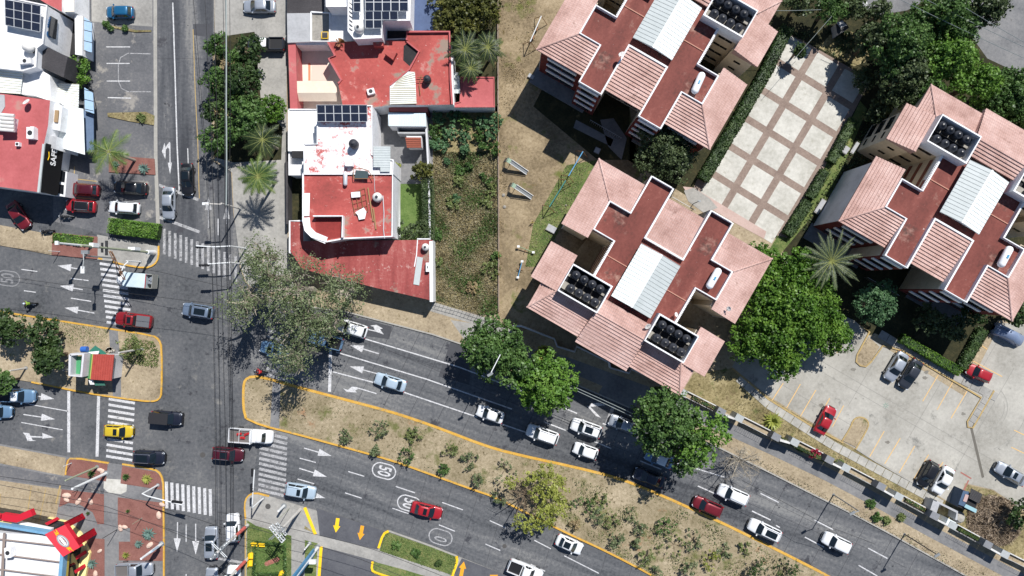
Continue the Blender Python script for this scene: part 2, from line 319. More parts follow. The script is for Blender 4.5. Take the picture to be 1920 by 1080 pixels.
# slab paths along the lot
SLABM = noisy('path slab concrete', [C(140, 138, 132), C(160, 158, 151), C(176, 173, 166)], .6, 3, .4, .9, .01)
def slabs(pts, w, L, mat, z):
    m = MB()
    for a, b in zip(pts[:-1], pts[1:]):
        A, B = G(*a), G(*b); d = (B - A); n = max(1, int(round(d.length / L))); d /= n; rz = math.atan2(d.y, d.x)
        for i in range(n):
            c = A + d * (i + .5); m.box((c.x, c.y, z), (d.length - .07, w, .05), rz)
    return struct('slab_path', m, mat)
slabs([(1384, 708), (1440, 758), (1515, 806), (1560, 834), (1640, 877), (1700, 909), (1765, 945)], 1.15, 1.3, SLABM, Z + .03)
slabs([(1850, 746), (1822, 792)], 1.15, .95, CONC, Z + .1); slabs([(1648, 625), (1740, 680), (1868, 745)], 1.15, 1.3, CONC, Z + .04)

# ---------------------------------------------------------------- road markings (children of the road)
def mark(name, build, mat=None):
    m = MB(); build(m); o = m.build(name, mat or WHITEP, road); return o
def line(m, a, b, w=.13, z=.009): strip(m, [G(*a), G(*b)], w, None, z)
def dashes(m, a, b, n, frac=.45, w=.13, z=.009):
    A, B = G(*a), G(*b)
    for i in range(n):
        strip(m, [A + (B - A) * (i / n), A + (B - A) * ((i + frac) / n)], w, None, z)
def f(m):
    strip(m, P([(324, 5), (328, 130), (332, 270), (336, 358)]), .18, None, .009)
    line(m, (352, 278), (353, 308)); line(m, (409, 410), (409, 441)); 
    for a, b in (((803 - 803 + 40, 505), (70, 509)), ((133, 522), (166, 526)), ((133, 559), (171, 565)), ((45, 545), (67, 548)), ((55, 758), (128, 771)), ((0, 745), (55, 757)), ((40, 792), (118, 806))): line(m, a, b)
    for a, b in (((677, 633), (860, 688)), ((860, 688), (1040, 757)), ((630, 660), (800, 711)), ((800, 711), (960, 767)), ((624, 697), (700, 717)), ((756, 735), (895, 782))): line(m, a, b, .17)
    for a, b in (((1060, 766), (1082, 775)), ((1020, 791), (1061, 807)), ((960 + 155, 828), (1146, 841)), ((1200, 864), (1240, 880)), ((1250, 862), (1360, 895)), ((1308, 911), (1344, 927)), ((1130, 794), (1150, 800)), ((1426, 925), (1460, 942)), ((1410, 958), (1445, 975)), ((1527, 975), (1562, 993)), ((1509, 1007), (1545, 1026)), ((1628, 1028), (1664, 1047)), ((1610, 1060), (1645, 1080)), ((1455, 985), (1462, 989)), ((960 - 40, 788), (990, 812))): line(m, a, b, .16)
    for a, b in (((562, 859), (592, 867)), ((558, 898), (589, 907)), ((653, 884), (683, 893)), ((647, 924), (678, 934)), ((742, 912), (778, 924)), ((736, 953), (766, 963)), ((829, 942), (868, 956)), ((823, 984), (853, 996)), ((918, 976), (949, 990)), ((910, 1020), (938, 1032)), ((1002, 1013), (1033, 1029)), ((995, 1058), (1022, 1071)), ((1058, 1042), (1123, 1075))): line(m, a, b, .14)
    line(m, (349, 983), (349, 1016)); line(m, (349, 1076), (349, 1100))
mark('lane_marking', f)
def f(m): strip(m, P([(362, 55), (366, 170), (371, 270), (373, 350), (374, 372)]), .12, None, .009)
mark('lane_marking', f, YELD)
def f(m):
    line(m, (298, 347), (373, 375), .4); line(m, (298, 407), (374, 435), .4)
mark('stop_line', f, WORNP)
for a, b in (((129, 733), (129, 848)), ((185, 740), (182, 856)), ((620, 651), (618, 735))): mark('stop_line', lambda m: line(m, a, b, .42))
mark('stop_line', lambda m: line(m, (404, 1046), (455, 1055), .35), WORNP)
def cw(name, a, b, n, d, w, mat=WHITEP):   # n bars from a to b, each bar vector d (px)
    def f(m):
        for i in range(n):
            t = i / (n - 1); x, y = a[0] + (b[0] - a[0]) * t, a[1] + (b[1] - a[1]) * t
            line(m, (x, y), (x + d[0], y + d[1]), w, .011)
    mark(name, f, mat)
cw('crosswalk', (308, 429), (442, 480), 14, (0, 48), .36, WORNP)
cw('crosswalk', (312, 903), (394, 917), 9, (1, 50), .42)
cw('crosswalk', (187, 494), (200, 604), 12, (48, 7), .36)
cw('crosswalk', (204, 748), (199, 855), 11, (49, 8), .36)
cw('crosswalk', (488, 848 - 38), (484, 918), 12, (51, 12), .40, WORNP)
mark('crosswalk', lambda m: [line(m, (500 + 0 * i, 618 + i * 12), (545, 632 + i * 12), .4, .011) for i in range(8)], WORNP)
def arrow(tail, head, w=.15, hl=1.9, hw=1.0, mat=WHITEP, name='arrow_marking', kind='s', z=.011):
    A, B = G(*tail), G(*head); d = (B - A); Ln = d.length; d.normalize(); n = Vector((-d.y, d.x, 0))
    def f(m):
        if kind == 's':
            C0 = B - d * hl; m.sheet([A - n * w / 2, C0 - n * w / 2, C0 - n * hw / 2, B, C0 + n * hw / 2, C0 + n * w / 2, A + n * w / 2], z)
        else:
            sg = 1 if kind in 'lL' else -1; K = B - d * 1.2
            e = K + n * sg * 1.0 + d * .9
            if kind in 'LR':
                C0 = B - d * 1.5; m.sheet([A - n * w / 2, C0 - n * w / 2, C0 - n * hw / 2, B, C0 + n * hw / 2, C0 + n * w / 2, A + n * w / 2], z); K = B - d * 2.6; e = K + n * sg * .9 + d * .4
            else: strip(m, [A, K], w, None, z)
            strip(m, [K, e], w * 1.6, None, z + .001)
            q = e - K; q.normalize(); r = Vector((-q.y, q.x, 0))
            m.sheet([e - r * .55, e + q * .95, e + r * .55], z + .002)
    mark(name, f, mat)
for t, h, k in (((146, 504), (108, 498), 's'), ((155, 543), (112, 536), 's'), ((177, 587), (121, 577), 's'), ((55, 740), (102, 748), 's'), ((44, 777), (103, 786), 's'), ((710, 663), (656, 647), 's'), ((735, 708), (656, 687), 's'), ((333, 979), (332, 1035), 's'), ((367, 982), (367, 1040), 's'), ((570, 840), (622, 855), 's'), ((561, 878), (613, 894), 's'), ((560, 920), (610, 934), 's'), ((391, 428), (391, 368), 's'), ((425, 420), (425, 385), 's')):
    arrow(t, h, kind=k, mat=WORNP if k in 's' and t[0] < 430 and t[1] < 500 else WHITEP)
def poly(*qs): mark('arrow_marking', lambda m: [m.sheet(P(q), .011 + .0005 * i) for i, q in enumerate(qs)])
poly([(317.5, 266), (319.5, 268), (319.8, 307), (318, 307), (317.6, 280), (315, 276), (311.5, 280), (310.5, 276)], [(308.5, 268), (311.2, 280), (310, 298), (303.6, 284)], [(314.6, 305), (322.4, 305), (319, 327)])
poly([(1100.5, 761), (1106, 762), (1119, 775), (1127.5, 784), (1117, 779.5)], [(1104.5, 763), (1109, 756), (1114, 756.5), (1119.5, 760), (1117, 762), (1108, 762.5)], [(1112, 756.2), (1124, 755), (1136, 759.5), (1119.5, 762)])
poly([(685, 615.5), (703, 619.5), (700, 612.5), (694, 610.5), (706, 609), (718, 616), (712.5, 617), (719.5, 627), (705, 622), (685, 617.5)])
poly([(706, 737), (706, 739), (672, 729), (666, 732), (669, 736), (650, 734.5), (643, 728), (652, 731), (660, 725), (668, 725.5)])
poly([(43, 811), (55, 812), (57, 817), (80, 818.5), (79, 811.5), (101, 820), (79, 822.5), (80, 820.5), (59, 820), (61, 825), (68, 826.5), (52, 827), (48, 818)])
mark('lane_marking', lambda m: line(m, (1138, 794), (1150, 762), .5), WORNP)
for t, h, mt in (((634, 971), (630, 998), YELB), ((680, 985), (675, 1012), ORNG), ((864, 1082), (870, 1052), ORNG)):
    arrow(t, h, .5, .95, 1.0, mt, 'arrow_marking', 's', .142)
mark('arrow_marking', lambda m: m.sheet(P([(918, 1077), (934, 1077), (926, 1090)]), .142), ORNG)
def textmesh(txt, size, ext=.0, bold=0.):
    cu = bpy.data.curves.new('t', 'FONT'); cu.body = txt; cu.size = size; cu.extrude = ext; cu.offset = bold; cu.align_x = 'CENTER'; cu.align_y = 'CENTER'
    o = bpy.data.objects.new('t', cu); COL.objects.link(o); bpy.context.view_layer.update()
    me = bpy.data.meshes.new_from_object(o.evaluated_get(bpy.context.evaluated_depsgraph_get())); bpy.data.objects.remove(o); return me
FIFTY = textmesh('50', 1, 0, .02)
def speed(px, py, rot, mat=WHITEP, digits=True, half=False):
    c = G(px, py)
    me = (FIFTY if not half else textmesh('0', 1, 0, .01)).copy(); me.materials.clear(); me.materials.append(mat)
    M = Matrix.Translation(c + Vector((0, 0, .012))) @ Matrix.Rotation(rot - math.pi / 2, 4, 'Z') @ Matrix.Translation((.28 if half else 0, 0, 0)) @ Matrix.Diagonal((1.4, 2.5, 1, 1))
    me.transform(M); o = bpy.data.objects.new('speed_limit_marking', me); COL.objects.link(o); o.parent = road
    m = MB(); ring = []
    for i in range(33):
        a = 2 * math.pi * i / 32; x = (1 if math.cos(a) > 0 else -1) * .55 * (abs(math.cos(a)) > 1e-6) + math.cos(a) * 1.08; y = math.sin(a) * 1.02
        ring.append(c + Matrix.Rotation(rot, 3, 'Z') @ Vector((x, y, 0)))
    strip(m, ring, .16, None, .011); m.build('speed_limit_marking', mat, road)
speed(720, 883, R(-15)); speed(767, 944, R(-16)); speed(826, 1007, R(-17), WORNP, half=True); speed(15, 522, R(173), noisy('faded paint', [C(112, 112, 114), C(140, 140, 141)], 2, 6, .5, .8))
# stall lines
mark('stall_line', lambda m: [line(m, a, b, .14, .014) for a, b in (((199, 88), (244, 88)), ((200, 119), (243, 119)), ((200, 152), (244, 152)), ((202, 183), (246, 184)))])
mark('stall_line', lambda m: [strip(m, P([(283, 101), (240, 100), (226, 108), (222, 122), (222, 152), (228, 166), (240, 172), (283, 172)]), .12, None, .013)], WORNP)
mark('stall_line', lambda m: [line(m, a, b, .12, .014) for a, b in (((140, 312), (139, 331)), ((138, 335), (181, 340)), ((130, 369), (181, 374)), ((168, 297), (181, 298)))], YELD)
mark('stall_line', lambda m: [line(m, a, b, .12, .132) for a, b in (((2, 925), (0, 960)), ((60, 912), (52, 966)), ((87, 916), (77, 966)))], YELD)
st = [((1468, 718), (1446, 752)), ((1500, 720), (1474, 765)), ((1529, 731), (1500, 780)), ((1555, 746), (1528, 796)), ((1581, 760), (1560, 800)), ((1577, 650), (1568, 662)), ((1681, 658), (1654, 702)), ((1758, 703), (1729, 752)), ((1785, 717), (1756, 768)), ((1812, 733), (1782, 784)), ((1657, 808), (1629, 857)), ((1687, 821), (1658, 869)), ((1714, 836), (1685, 886)), ((1740, 852), (1711, 900)), ((1767, 866), (1752, 890)), ((1822, 676), (1878, 706)), ((1895, 838), (1920, 850)), ((1900, 806), (1960, 835)), ((1840, 648), (1850, 655))]
mark('stall_line', lambda m: [line(m, a, b, .12, .136) for a, b in st], noisy('orange stall paint', [C(196, 168, 122), C(214, 172, 108)], 1, 5, .5, .8))
mark('stall_line', lambda m: [line(m, a, b, .2, .136) for a, b in (((1800, 885), (1820, 897)), ((1815, 900), (1792, 948)))], plain('faded red paint', C(150, 96, 86), .8))
mark('drain_channel', lambda m: line(m, (1820, 802), (1842, 895), .36, .137), plain('drain iron', C(96, 92, 84), .8))
# expansion joints across the avenue
def f(m):
    for i in range(26):
        t = i / 25; x = 690 + t * 1230
        yu = np.interp(x, [690, 812, 960, 1180, 1440, 1812, 1920], [597, 627, 672, 764, 884, 1080, 1140]); yl = np.interp(x, [690, 830, 1080, 1335, 1552, 1920], [760, 805, 876, 971, 1079, 1280])
        dx = -.42 * (yl - yu); line(m, (x, yu), (x + dx, np.interp(x + dx, [590, 730, 830, 1080, 1335, 1552, 1920], [734, 771, 805, 876, 971, 1079, 1280])), .05, .0065)
    for i in range(14):
        x = 610 + i * 48; yu = np.interp(x, [547, 730, 930, 1225], [811, 861, 932, 1079]); line(m, (x, yu), (x - 35, yu + 118), .04, .0065)
    line(m, (690, 640), (1560, 1010), .04, .0065); line(m, (720, 655), (1180, 815), .03, .0065)
    line(m, (1700, 1065), (1180, 810), .04, .0065)
    for y in (109, 260, 300, 345): line(m, (292, y), (398, y + 2), .04, .0065)
mark('expansion_joint', f, JOINT)
def f(m):
    for i in range(18):
        a = (1490 + i * 40, 600); line(m, (1560 + i * 37, 640), (1430 + i * 37, 860), .04, .1355) if 0 else None
    for a, b in (((1510, 660), (1925, 900)), ((1455, 735), (1505, 650)), ((1590, 760), (1660, 640)), ((1700, 825), (1770, 705)), ((1790, 880), (1900, 690)), ((1545, 700), (1900, 905)), ((1430, 700), (1600, 800)), ((1880, 620), (1800, 760))): line(m, a, b, .05, .1355)
mark('expansion_joint', f, plain('concrete joint', C(132, 130, 124), .9))
def f(m):   # patches of newer asphalt
    for q in ([(362, 45), (398, 45), (397, 70), (363, 66)], [(640, 590), (735, 612), (730, 636), (668, 628)], [(845, 640), (886, 655), (880, 722), (822, 706)]): m.sheet(P(q), .0055)
mark('asphalt_patch', lambda m: m.sheet(P([(399, -20), (424, -20), (430, 55), (420, 66), (401, 60)]), .0058), noisy('whitish dusty asphalt', [C(110, 110, 110), C(150, 149, 147), C(176, 174, 171)], .8, 3, .5, .9))
mark('asphalt_patch', f, noisy('patched asphalt', [C(66, 67, 71), C(76, 77, 81)], .6, 4, .5, .9))
STAIN = noisy('oil stain', [C(50, 51, 54), C(62, 63, 66), C(74, 75, 78)], 1.5, 5, .5, .7)
random.seed(3)
def blot(m, p, r):
    n = 11; m.sheet([(p.x + r * random.uniform(.5, 1.2) * math.cos(6.283 * k / n), p.y + r * random.uniform(.4, .9) * math.sin(6.283 * k / n)) for k in range(n)], p.z)
def f(m):
    for k in range(46):
        t = random.random(); x = 640 + t * 1100; yu = float(np.interp(x, [640, 812, 960, 1180, 1440, 1812], [590, 627, 672, 764, 884, 1080])); x0, y0 = x - 12, yu + random.choice((20, 52, 86)) + random.uniform(-5, 5)
        blot(m, G(x0, y0, .0068), random.uniform(.06, .2))
    for k in range(30): blot(m, G(random.choice((311, 349, 330)) + random.uniform(-4, 4), random.uniform(30, 400), .0068), random.uniform(.05, .16))
mark('oil_stain', f, STAIN)
def f(m):
    for x, y in ((1737, 698), (1734, 708), (1806, 776), (1664, 829), (1600, 693), (1540, 760)): blot(m, G(x, y, .1345), .38)
mark('oil_stain', f, noisy('faint oil stain', [C(110, 106, 98), C(126, 123, 116)], 2, 5, .5, .8))
SKID = noisy('faint tyre mark', [C(134, 132, 126), C(146, 144, 137), C(156, 153, 146)], 1.5, 6, .6, .9)
def f(m):
    for r, a0, a1 in ((62, -30, 85), (58, -10, 80), (84, 10, 60)):
        c_ = (1795, 745); strip(m, [G(c_[0] + r * 1.5 * math.cos(R(t)) , c_[1] + r * math.sin(R(t)) + r * .3, 0) for t in range(a0, a1, 6)], .1, None, .1342)
mark('tyre_mark', f, SKID)
def f(m):
    c_ = G(1660, 760)
    for k in range(7):
        A_ = 6.283 * k / 7; m.sheet([(c_.x + .15 * math.cos(A_ - .5), c_.y + .15 * math.sin(A_ - .5)), (c_.x + .55 * math.cos(A_), c_.y + .55 * math.sin(A_)), (c_.x + .15 * math.cos(A_ + .5), c_.y + .15 * math.sin(A_ + .5))], .1348)
mark('faded_paint_mark', f, noisy('faded green paint', [C(130, 142, 132), C(116, 144, 130)], 2, 6, .5, .8))
random.seed(7)
for i, (x, y, r) in enumerate([(503, 949, 5), (380, 853, 5), (946, 1024, 4)]):
    m = MB(); m.lathe(G(x, y), [(r / S, .0), (r / S, .012 if i else .135), (.01, .0125 if i else .136)], 20)
    m.build('manhole_cover', plain('cast iron', C(84, 82, 80), .7, .3), road)
# ---------------------------------------------------------------- building materials
ROOFRED = noisy('maroon roof coating', [C(84, 48, 42), C(108, 57, 50), C(120, 66, 58), C(142, 92, 82)], .3, 3, .3, .75, .004, world=False, stretch=(1.3, .35, 1), spots=[(C(150, 116, 104), .3, .58, .12), (C(82, 58, 52), .35, .6, .1), (C(196, 180, 172), 2.4, .69, .02)])
def tilemat(name, swap, cols):
    m = noisy(name, cols, .35, 4, .35, .85, .0, world=False, spots=[(C(150, 118, 108), .8, .58, .16), (C(120, 96, 88), 3, .7, .05)]); t = m.node_tree; N = t.nodes; L = t.links.new; b_ = N['Principled BSDF']
    src = b_.inputs['Base Color'].links[0].from_socket; tc = N.new('ShaderNodeTexCoord'); mp = N.new('ShaderNodeMapping')
    if swap: mp.inputs['Rotation'].default_value = (0, 0, R(90))
    L(tc.outputs['Object'], mp.inputs[0]); br = N.new('ShaderNodeTexBrick'); br.offset = 0; br.inputs['Scale'].default_value = 1; br.inputs['Brick Width'].default_value = .27; br.inputs['Row Height'].default_value = .42
    br.inputs['Mortar Size'].default_value = .035; br.inputs['Mortar Smooth'].default_value = .3; br.inputs['Color1'].default_value = (1, 1, 1, 1); br.inputs['Color2'].default_value = (.95, .95, .95, 1); br.inputs['Mortar'].default_value = (.8, .78, .78, 1)
    L(mp.outputs[0], br.inputs[0]); mx = N.new('ShaderNodeMix'); mx.data_type = 'RGBA'; mx.blend_type = 'MULTIPLY'; mx.inputs[0].default_value = 1; L(src, mx.inputs[6]); L(br.outputs[0], mx.inputs[7]); L(mx.outputs[2], b_.inputs['Base Color']); return m
TC = [C(164, 130, 121), C(183, 150, 140), C(196, 164, 155), C(208, 180, 171)]
TILE = tilemat('clay roof tiles', False, TC); TILE_S = tilemat('clay roof tiles laid sideways', True, TC)
WHITE = noisy('white render', [C(206, 206, 206), C(226, 226, 227), C(236, 236, 238)], .5, 4, .4, .85, world=False, spots=(C(180, 178, 174), .9, .66, .1))
CREAM = noisy('cream render', [C(176, 164, 144), C(196, 184, 164), C(208, 198, 180)], .4, 4, .4, .9, world=False)
PALEW = noisy('pale grey render', [C(178, 178, 180), C(196, 196, 199), C(206, 206, 210)], .4, 4, .4, .9, world=False)
BRICK = noisy('dark red cladding', [C(84, 34, 32), C(104, 44, 40), C(116, 52, 46)], .8, 9, .5, .85, world=False)
BROWNW = plain('brown band paint', C(112, 66, 52), .8)
GLASS = plain('dark window glass', (.012, .014, .018), .08, 0, 0, .6)
METALW = noisy('white sheet metal', [C(200, 208, 206), C(222, 228, 226), C(232, 236, 236)], .5, 3, .3, .5, world=False, spots=(C(190, 198, 196), .8, .66, .1))
METALG = noisy('grey green sheet metal', [C(168, 175, 174), C(184, 190, 190)], .5, 3, .3, .5, world=False)
TANKB = noisy('black polyethylene', [C(46, 48, 54), C(58, 60, 66)], 1, 5, .4, .5, world=False)
TANKW = noisy('white polyethylene', [C(200, 198, 194), C(218, 216, 212)], 1, 5, .4, .5, world=False)
SLABF = noisy('weathered slab', [C(120, 116, 110), C(146, 142, 134), C(160, 156, 148)], .6, 4, .4, .9, world=False)
DARKF = noisy('dark floor and painted shade', [C(36, 36, 38), C(52, 51, 52)], .6, 4, .4, .9, world=False)  # dark floors; also stands in for shade in the court and well
HRED = noisy('red roof coating', [C(136, 66, 61), C(158, 74, 69), C(172, 84, 78), C(188, 112, 104)], .2, 3, .3, .8, .004, world=False, spots=[(C(184, 126, 118), .4, .56, .07), (C(140, 122, 110), .2, .55, .06), (C(222, 206, 200), 2.6, .67, .02)])
HREDB = noisy('bright red roof coating', [C(160, 82, 82), C(174, 92, 93), C(186, 102, 102)], .25, 3, .3, .8, .004, world=False, spots=[(C(172, 124, 116), .25, .6, .08), (C(216, 176, 170), 2.2, .7, .03)])
CHIPRED = noisy('flaking red coating', [C(120, 58, 56), C(148, 74, 71), C(168, 104, 98)], .25, 3, .3, .85, .004, world=False, stretch=(2.5, .4, 1), spots=[(C(176, 134, 128), 1.6, .6, .05), (C(138, 120, 108), .2, .6, .08)])
WROOF = noisy('white waterproofing', [C(196, 196, 196), C(220, 220, 220), C(232, 232, 232)], .3, 3, .4, .8, world=False, spots=[(C(176, 174, 172), .5, .64, .1)])
GROOF = noisy('grey roof coating', [C(150, 151, 153), C(166, 167, 169), C(176, 177, 179)], .3, 3, .4, .85, world=False)
CHAR = noisy('charcoal membrane', [C(52, 50, 52), C(64, 62, 64), C(80, 78, 80)], .4, 6, .5, .9, world=False, spots=(C(120, 118, 118), 3, .72, .03))
STEEL = plain('galvanised steel', C(172, 176, 178), .4, .6)
DSTEEL = plain('dark steel', C(60, 60, 62), .6, .4)
PANELB = None
def solar_mat():
    m, t, b = newmat('solar cells'); N = t.nodes; L = t.links.new
    tc = N.new('ShaderNodeTexCoord'); mp = N.new('ShaderNodeMapping'); mp.inputs['Scale'].default_value = (6, 6, 1); L(tc.outputs['Object'], mp.inputs[0])
    br = N.new('ShaderNodeTexBrick'); br.offset = 0; br.inputs['Scale'].default_value = 1; br.inputs['Brick Width'].default_value = 1; br.inputs['Row Height'].default_value = 1
    br.inputs['Mortar Size'].default_value = .04; br.inputs['Color1'].default_value = (*C(28, 34, 48), 1); br.inputs['Color2'].default_value = (*C(34, 40, 56), 1); br.inputs['Mortar'].default_value = (*C(60, 66, 80), 1)
    L(mp.outputs[0], br.inputs[0]); L(br.outputs[0], b.inputs['Base Color']); b.inputs['Roughness'].default_value = .12; return m
SOLAR = solar_mat()
FRAMEW = plain('aluminium frame', C(206, 208, 210), .4, .3)

def tile_slope(mb, i0, i1, o0, o1, step=.42, lip=.125, ribs=False):
    i0, i1, o0, o1 = map(Vector, (i0, i1, o0, o1))
    run = ((o0 + o1) / 2 - (i0 + i1) / 2).length; n = max(1, int(round(run / step)))
    for k in range(n):
        a, b = k / n, (k + 1) / n
        A0, A1 = i0.lerp(o0, a), i1.lerp(o1, a); B0, B1 = i0.lerp(o0, b), i1.lerp(o1, b)
        up = Vector((0, 0, lip)); j = random.uniform(-.006, .006)
        mb.add([A0, A1, B1 + up, B0 + up], [(0, 1, 2, 3)]); mb.add([B0 + up, B1 + up, B1 - Vector((0, 0, .02)), B0 - Vector((0, 0, .02))], [(0, 1, 2, 3)])
    # eave board + underside
    dn = Vector((0, 0, -.12))
    mb.add([o0 + Vector((0, 0, .0)), o1, o1 + dn, o0 + dn], [(0, 1, 2, 3)]); mb.add([i0 + dn * 2, i1 + dn * 2, o1 + dn, o0 + dn], [(3, 2, 1, 0)])
def ridge(mb, a, b, r=.13): mb.tube(a, b, r, r, 8)

# ---------------------------------------------------------------- apartment block (local frame, symmetric about its y axis)
def apartment(label):
    root = thing('apartment_building', label, 'building', (0, 0, 0), 0, 'apartment blocks with tiled roofs')
    half = [(0, 8), (2.6, 8), (2.6, 11.5), (5.9, 11.5), (5.9, 9.85), (12.05, 9.85), (12.05, 1.4), (8.8, 1.4), (8.8, 2.1), (5.9, 2.1), (5.9, -2.9), (8.8, -2.9), (8.8, -2.1), (12.05, -2.1), (12.05, -6.2), (10.6, -6.2), (10.6, -9.8), (3.7, -9.8), (3.7, -10.5), (0, -10.5)]
    full = half + [(-x, y) for x, y in half[::-1] if x > 0]
    MB().prism(full, 0, 8.95).build('wall', [CREAM], root, local=True)
    for s in (-1, 1):   # pale plain end walls and brick cladding, slightly proud
        MB().box((s * 12.09, 5.6, 4.4), (.08, 8.6, 8.8)).build('end_wall', PALEW, root, local=True)
        MB().box((s * 9.0, 9.9, 4.4), (6.1, .1, 8.8)).build('brick_facade', BRICK, root, local=True)
        MB().box((s * 4.25, 11.55, 4.8), (3.3, .1, 9.6)).build('brick_facade', BRICK, root, local=True)
        MB().box((s * 8.2, 10.8, .1), (8.6, 2.4, .16)).build('plinth', CONC_G, root, local=True)
    # windows
    wm = MB().box((0, 0, 0), (1.9, .08, 1.35)); wd = wm.build('window', GLASS, root, local=True); wme = wd.data; bpy.data.objects.remove(wd)
    bm_ = MB().box((0, 0, 0), (4.3, .16, .62)).build('x', WHITE, local=True); bme = bm_.data; bpy.data.objects.remove(bm_)
    bm2 = MB().box((0, 0, 0), (2.8, .16, .62)).build('x', WHITE, local=True); bme2 = bm2.data; bpy.data.objects.remove(bm2)
    sm = MB().box((0, 0, 0), (.95, .08, .42)).build('x', GLASS, local=True); sme = sm.data; bpy.data.objects.remove(sm)
    hm = MB().box((0, 0, 0), (4.2, .08, .7)).build('x', BROWNW, local=True); hme = hm.data; bpy.data.objects.remove(hm)
    def put(name, me, loc, rz=0):
        o = bpy.data.objects.new(name, me); COL.objects.link(o); o.parent = root; o.location = loc; o.rotation_euler = (0, 0, rz)
    for s in (-1, 1):
        for k in range(4):
            z = 1.35 + 2.3 * k
            for dx in (-1.03, 1.03): put('window', wme, (s * 8.9 + dx, 9.98, z))
            (put('window_band', bme, (s * 8.9, 10.02, z + 1.02)) if k < 3 else None)
            put('window', wme, (s * 4.3, 11.62, z)); put('window_band', bme2, (s * 4.3, 11.66, z + 1.02))
            for yy in (-3.2, -5.0): put('window', sme if yy > -4 else wme, (s * 12.06, yy, z), R(90))
            for xx in (6.9, 7.9): put('window', sme, (s * xx, -2.86, z + .2))
            put('window', sme, (s * 10.4, -2.08, z + .2)); put('wall_band', hme, (s * 5.93, -.4, z), R(90))
            for xx in (5, 8.6): put('window', wme, (s * xx, -9.82, z))
            put('window', wme, (s * 1.8, -10.52, z)); put('window', wme, (s * 1.3, 8.02, z))
    # flat roofs, parapets
    zr = 9.55
    out = [(0, 4.5), (2.62, 4.5), (2.62, 11.6), (5.92, 11.6), (5.92, 6.35), (8.87, 6.35), (8.87, 2.15), (5.92, 2.15), (5.92, -2.95), (3.4, -2.95), (3.4, -4.5), (0, -4.5)]
    fo = out + [(-x, y) for x, y in out[::-1] if x > 0]
    MB().prism(fo, 8.96, zr).build('flat_roof', ROOFRED, root, local=True)
    for s in (-1, 1):
        m = MB(); strip(m, [(s * x, y) for x, y in [(2.72, 4.4), (2.72, 11.5), (5.82, 11.5), (5.82, 6.25), (8.77, 6.25), (8.77, 2.25), (5.82, 2.25), (5.82, -2.9)]], .22, 8.97, 10.18); m.build('parapet', WHITE, root, local=True)
    MB().box((0, 4.5, 9.58), (5.2, .22, 1.2)).build('parapet', WHITE, root, local=True)
    m = MB()
    for s in (-1, 1):
        for k in range(22): m.box((s * 5.98, -2.7 + k * .22, 9.98), (.1, .1, .12))
    m.build('roof_fittings', WHITE, root, local=True)
    # metal gable over the stairwell
    g = bpy.data.objects.new('metal_roof', None); COL.objects.link(g); g.parent = root
    for s in (-1, 1):
        m = MB(); A, B, Cc, D = (0, 3.6, 11.0), (0, -3.9, 11.0), (s * 2.8, -3.9, 10.45), (s * 2.8, 3.6, 10.45)
        m.add([A, B, Cc, D] if s > 0 else [D, Cc, B, A], [(0, 1, 2, 3)])
        m.add([(p[0], p[1], p[2] - .05) for p in (A, B, Cc, D)], [(0, 1, 2, 3)]); m.build('roof_sheet', METALW if s < 0 else METALG, g, local=True)
    mr = MB()
    for s in (-1, 1):
        for k in range(16):
            y = 3.55 - k * .495; mr.tube((0, y, 11.02), (s * 2.8, y, 10.48), .014, .014, 4)
    mr.build('roof_seam', plain('seam grey', C(150, 154, 152), .6), g, local=True)  # seam lines in an even grey
    MB().box((0, -.15, 11.01), (.22, 7.5, .05)).build('ridge_cap', plain('white ridge cap', C(236, 238, 238), .5), g, local=True)
    MB().box((0, -.15, 10.0), (4.9, 6.7, .8)).build('stairwell_wall', WHITE, root, local=True)
    # tiled slopes
    for s in (-1, 1):
        m = MB(); q = lambda *p: [(s * a, b, c) for a, b, c in p]
        tile_slope(m, *q((5.93, 6.35, 9.95), (8.87, 6.35, 9.95), (5.93, 10.4, 9.0), (12.6, 10.4, 9.0)))
        m.add(q((5.93, 10.3, 8.9), (5.93, 10.3, 9.0), (5.93, 6.4, 9.9), (5.93, 6.4, 8.9)), [(0, 1, 2, 3)])
        a, b = q((8.87, 6.35, 10.0), (12.6, 10.4, 9.08)); ridge(m, a, b); m.build('tiled_roof', TILE, root, local=True)
        m = MB(); tile_slope(m, *q((8.87, 6.35, 9.95), (8.87, .95, 9.95), (12.6, 10.4, 9.0), (12.6, .95, 9.0))); m.build('tiled_roof', TILE_S, root, local=True)
        m = MB(); tile_slope(m, *q((8.87, -1.6, 9.95), (8.87, -6.75, 9.95), (12.6, -1.6, 9.0), (12.6, -6.75, 9.0)))
        m.add(q((8.87, -1.6, 8.7), (8.87, -1.6, 9.95), (12.6, -1.6, 9.0), (12.6, -1.6, 8.8)), [(0, 1, 2, 3)]); m.add(q((8.87, -6.75, 8.7), (8.87, -6.75, 9.95), (12.6, -6.75, 9.0), (12.6, -6.75, 8.8)), [(0, 1, 2, 3)])
        m.build('tiled_roof', TILE_S, root, local=True)
        m = MB(); tile_slope(m, *q((3.5, -6.55, 9.95), (8.87, -6.55, 9.95), (3.5, -10.35, 8.95), (11.1, -10.35, 8.95)))
        tile_slope(m, *q((8.87, -6.55, 9.95), (8.87, -6.78, 9.85), (11.1, -10.35, 8.95), (11.1, -6.78, 8.95)))
        a, b = q((8.87, -6.6, 10.0), (11.1, -10.35, 9.03)); ridge(m, a, b, .11); m.build('tiled_roof', TILE, root, local=True)
        MB().box((s * 9.2, -8.2, 8.9), (3.2, 3.2, .1)).build('soffit', CREAM, root, local=True)
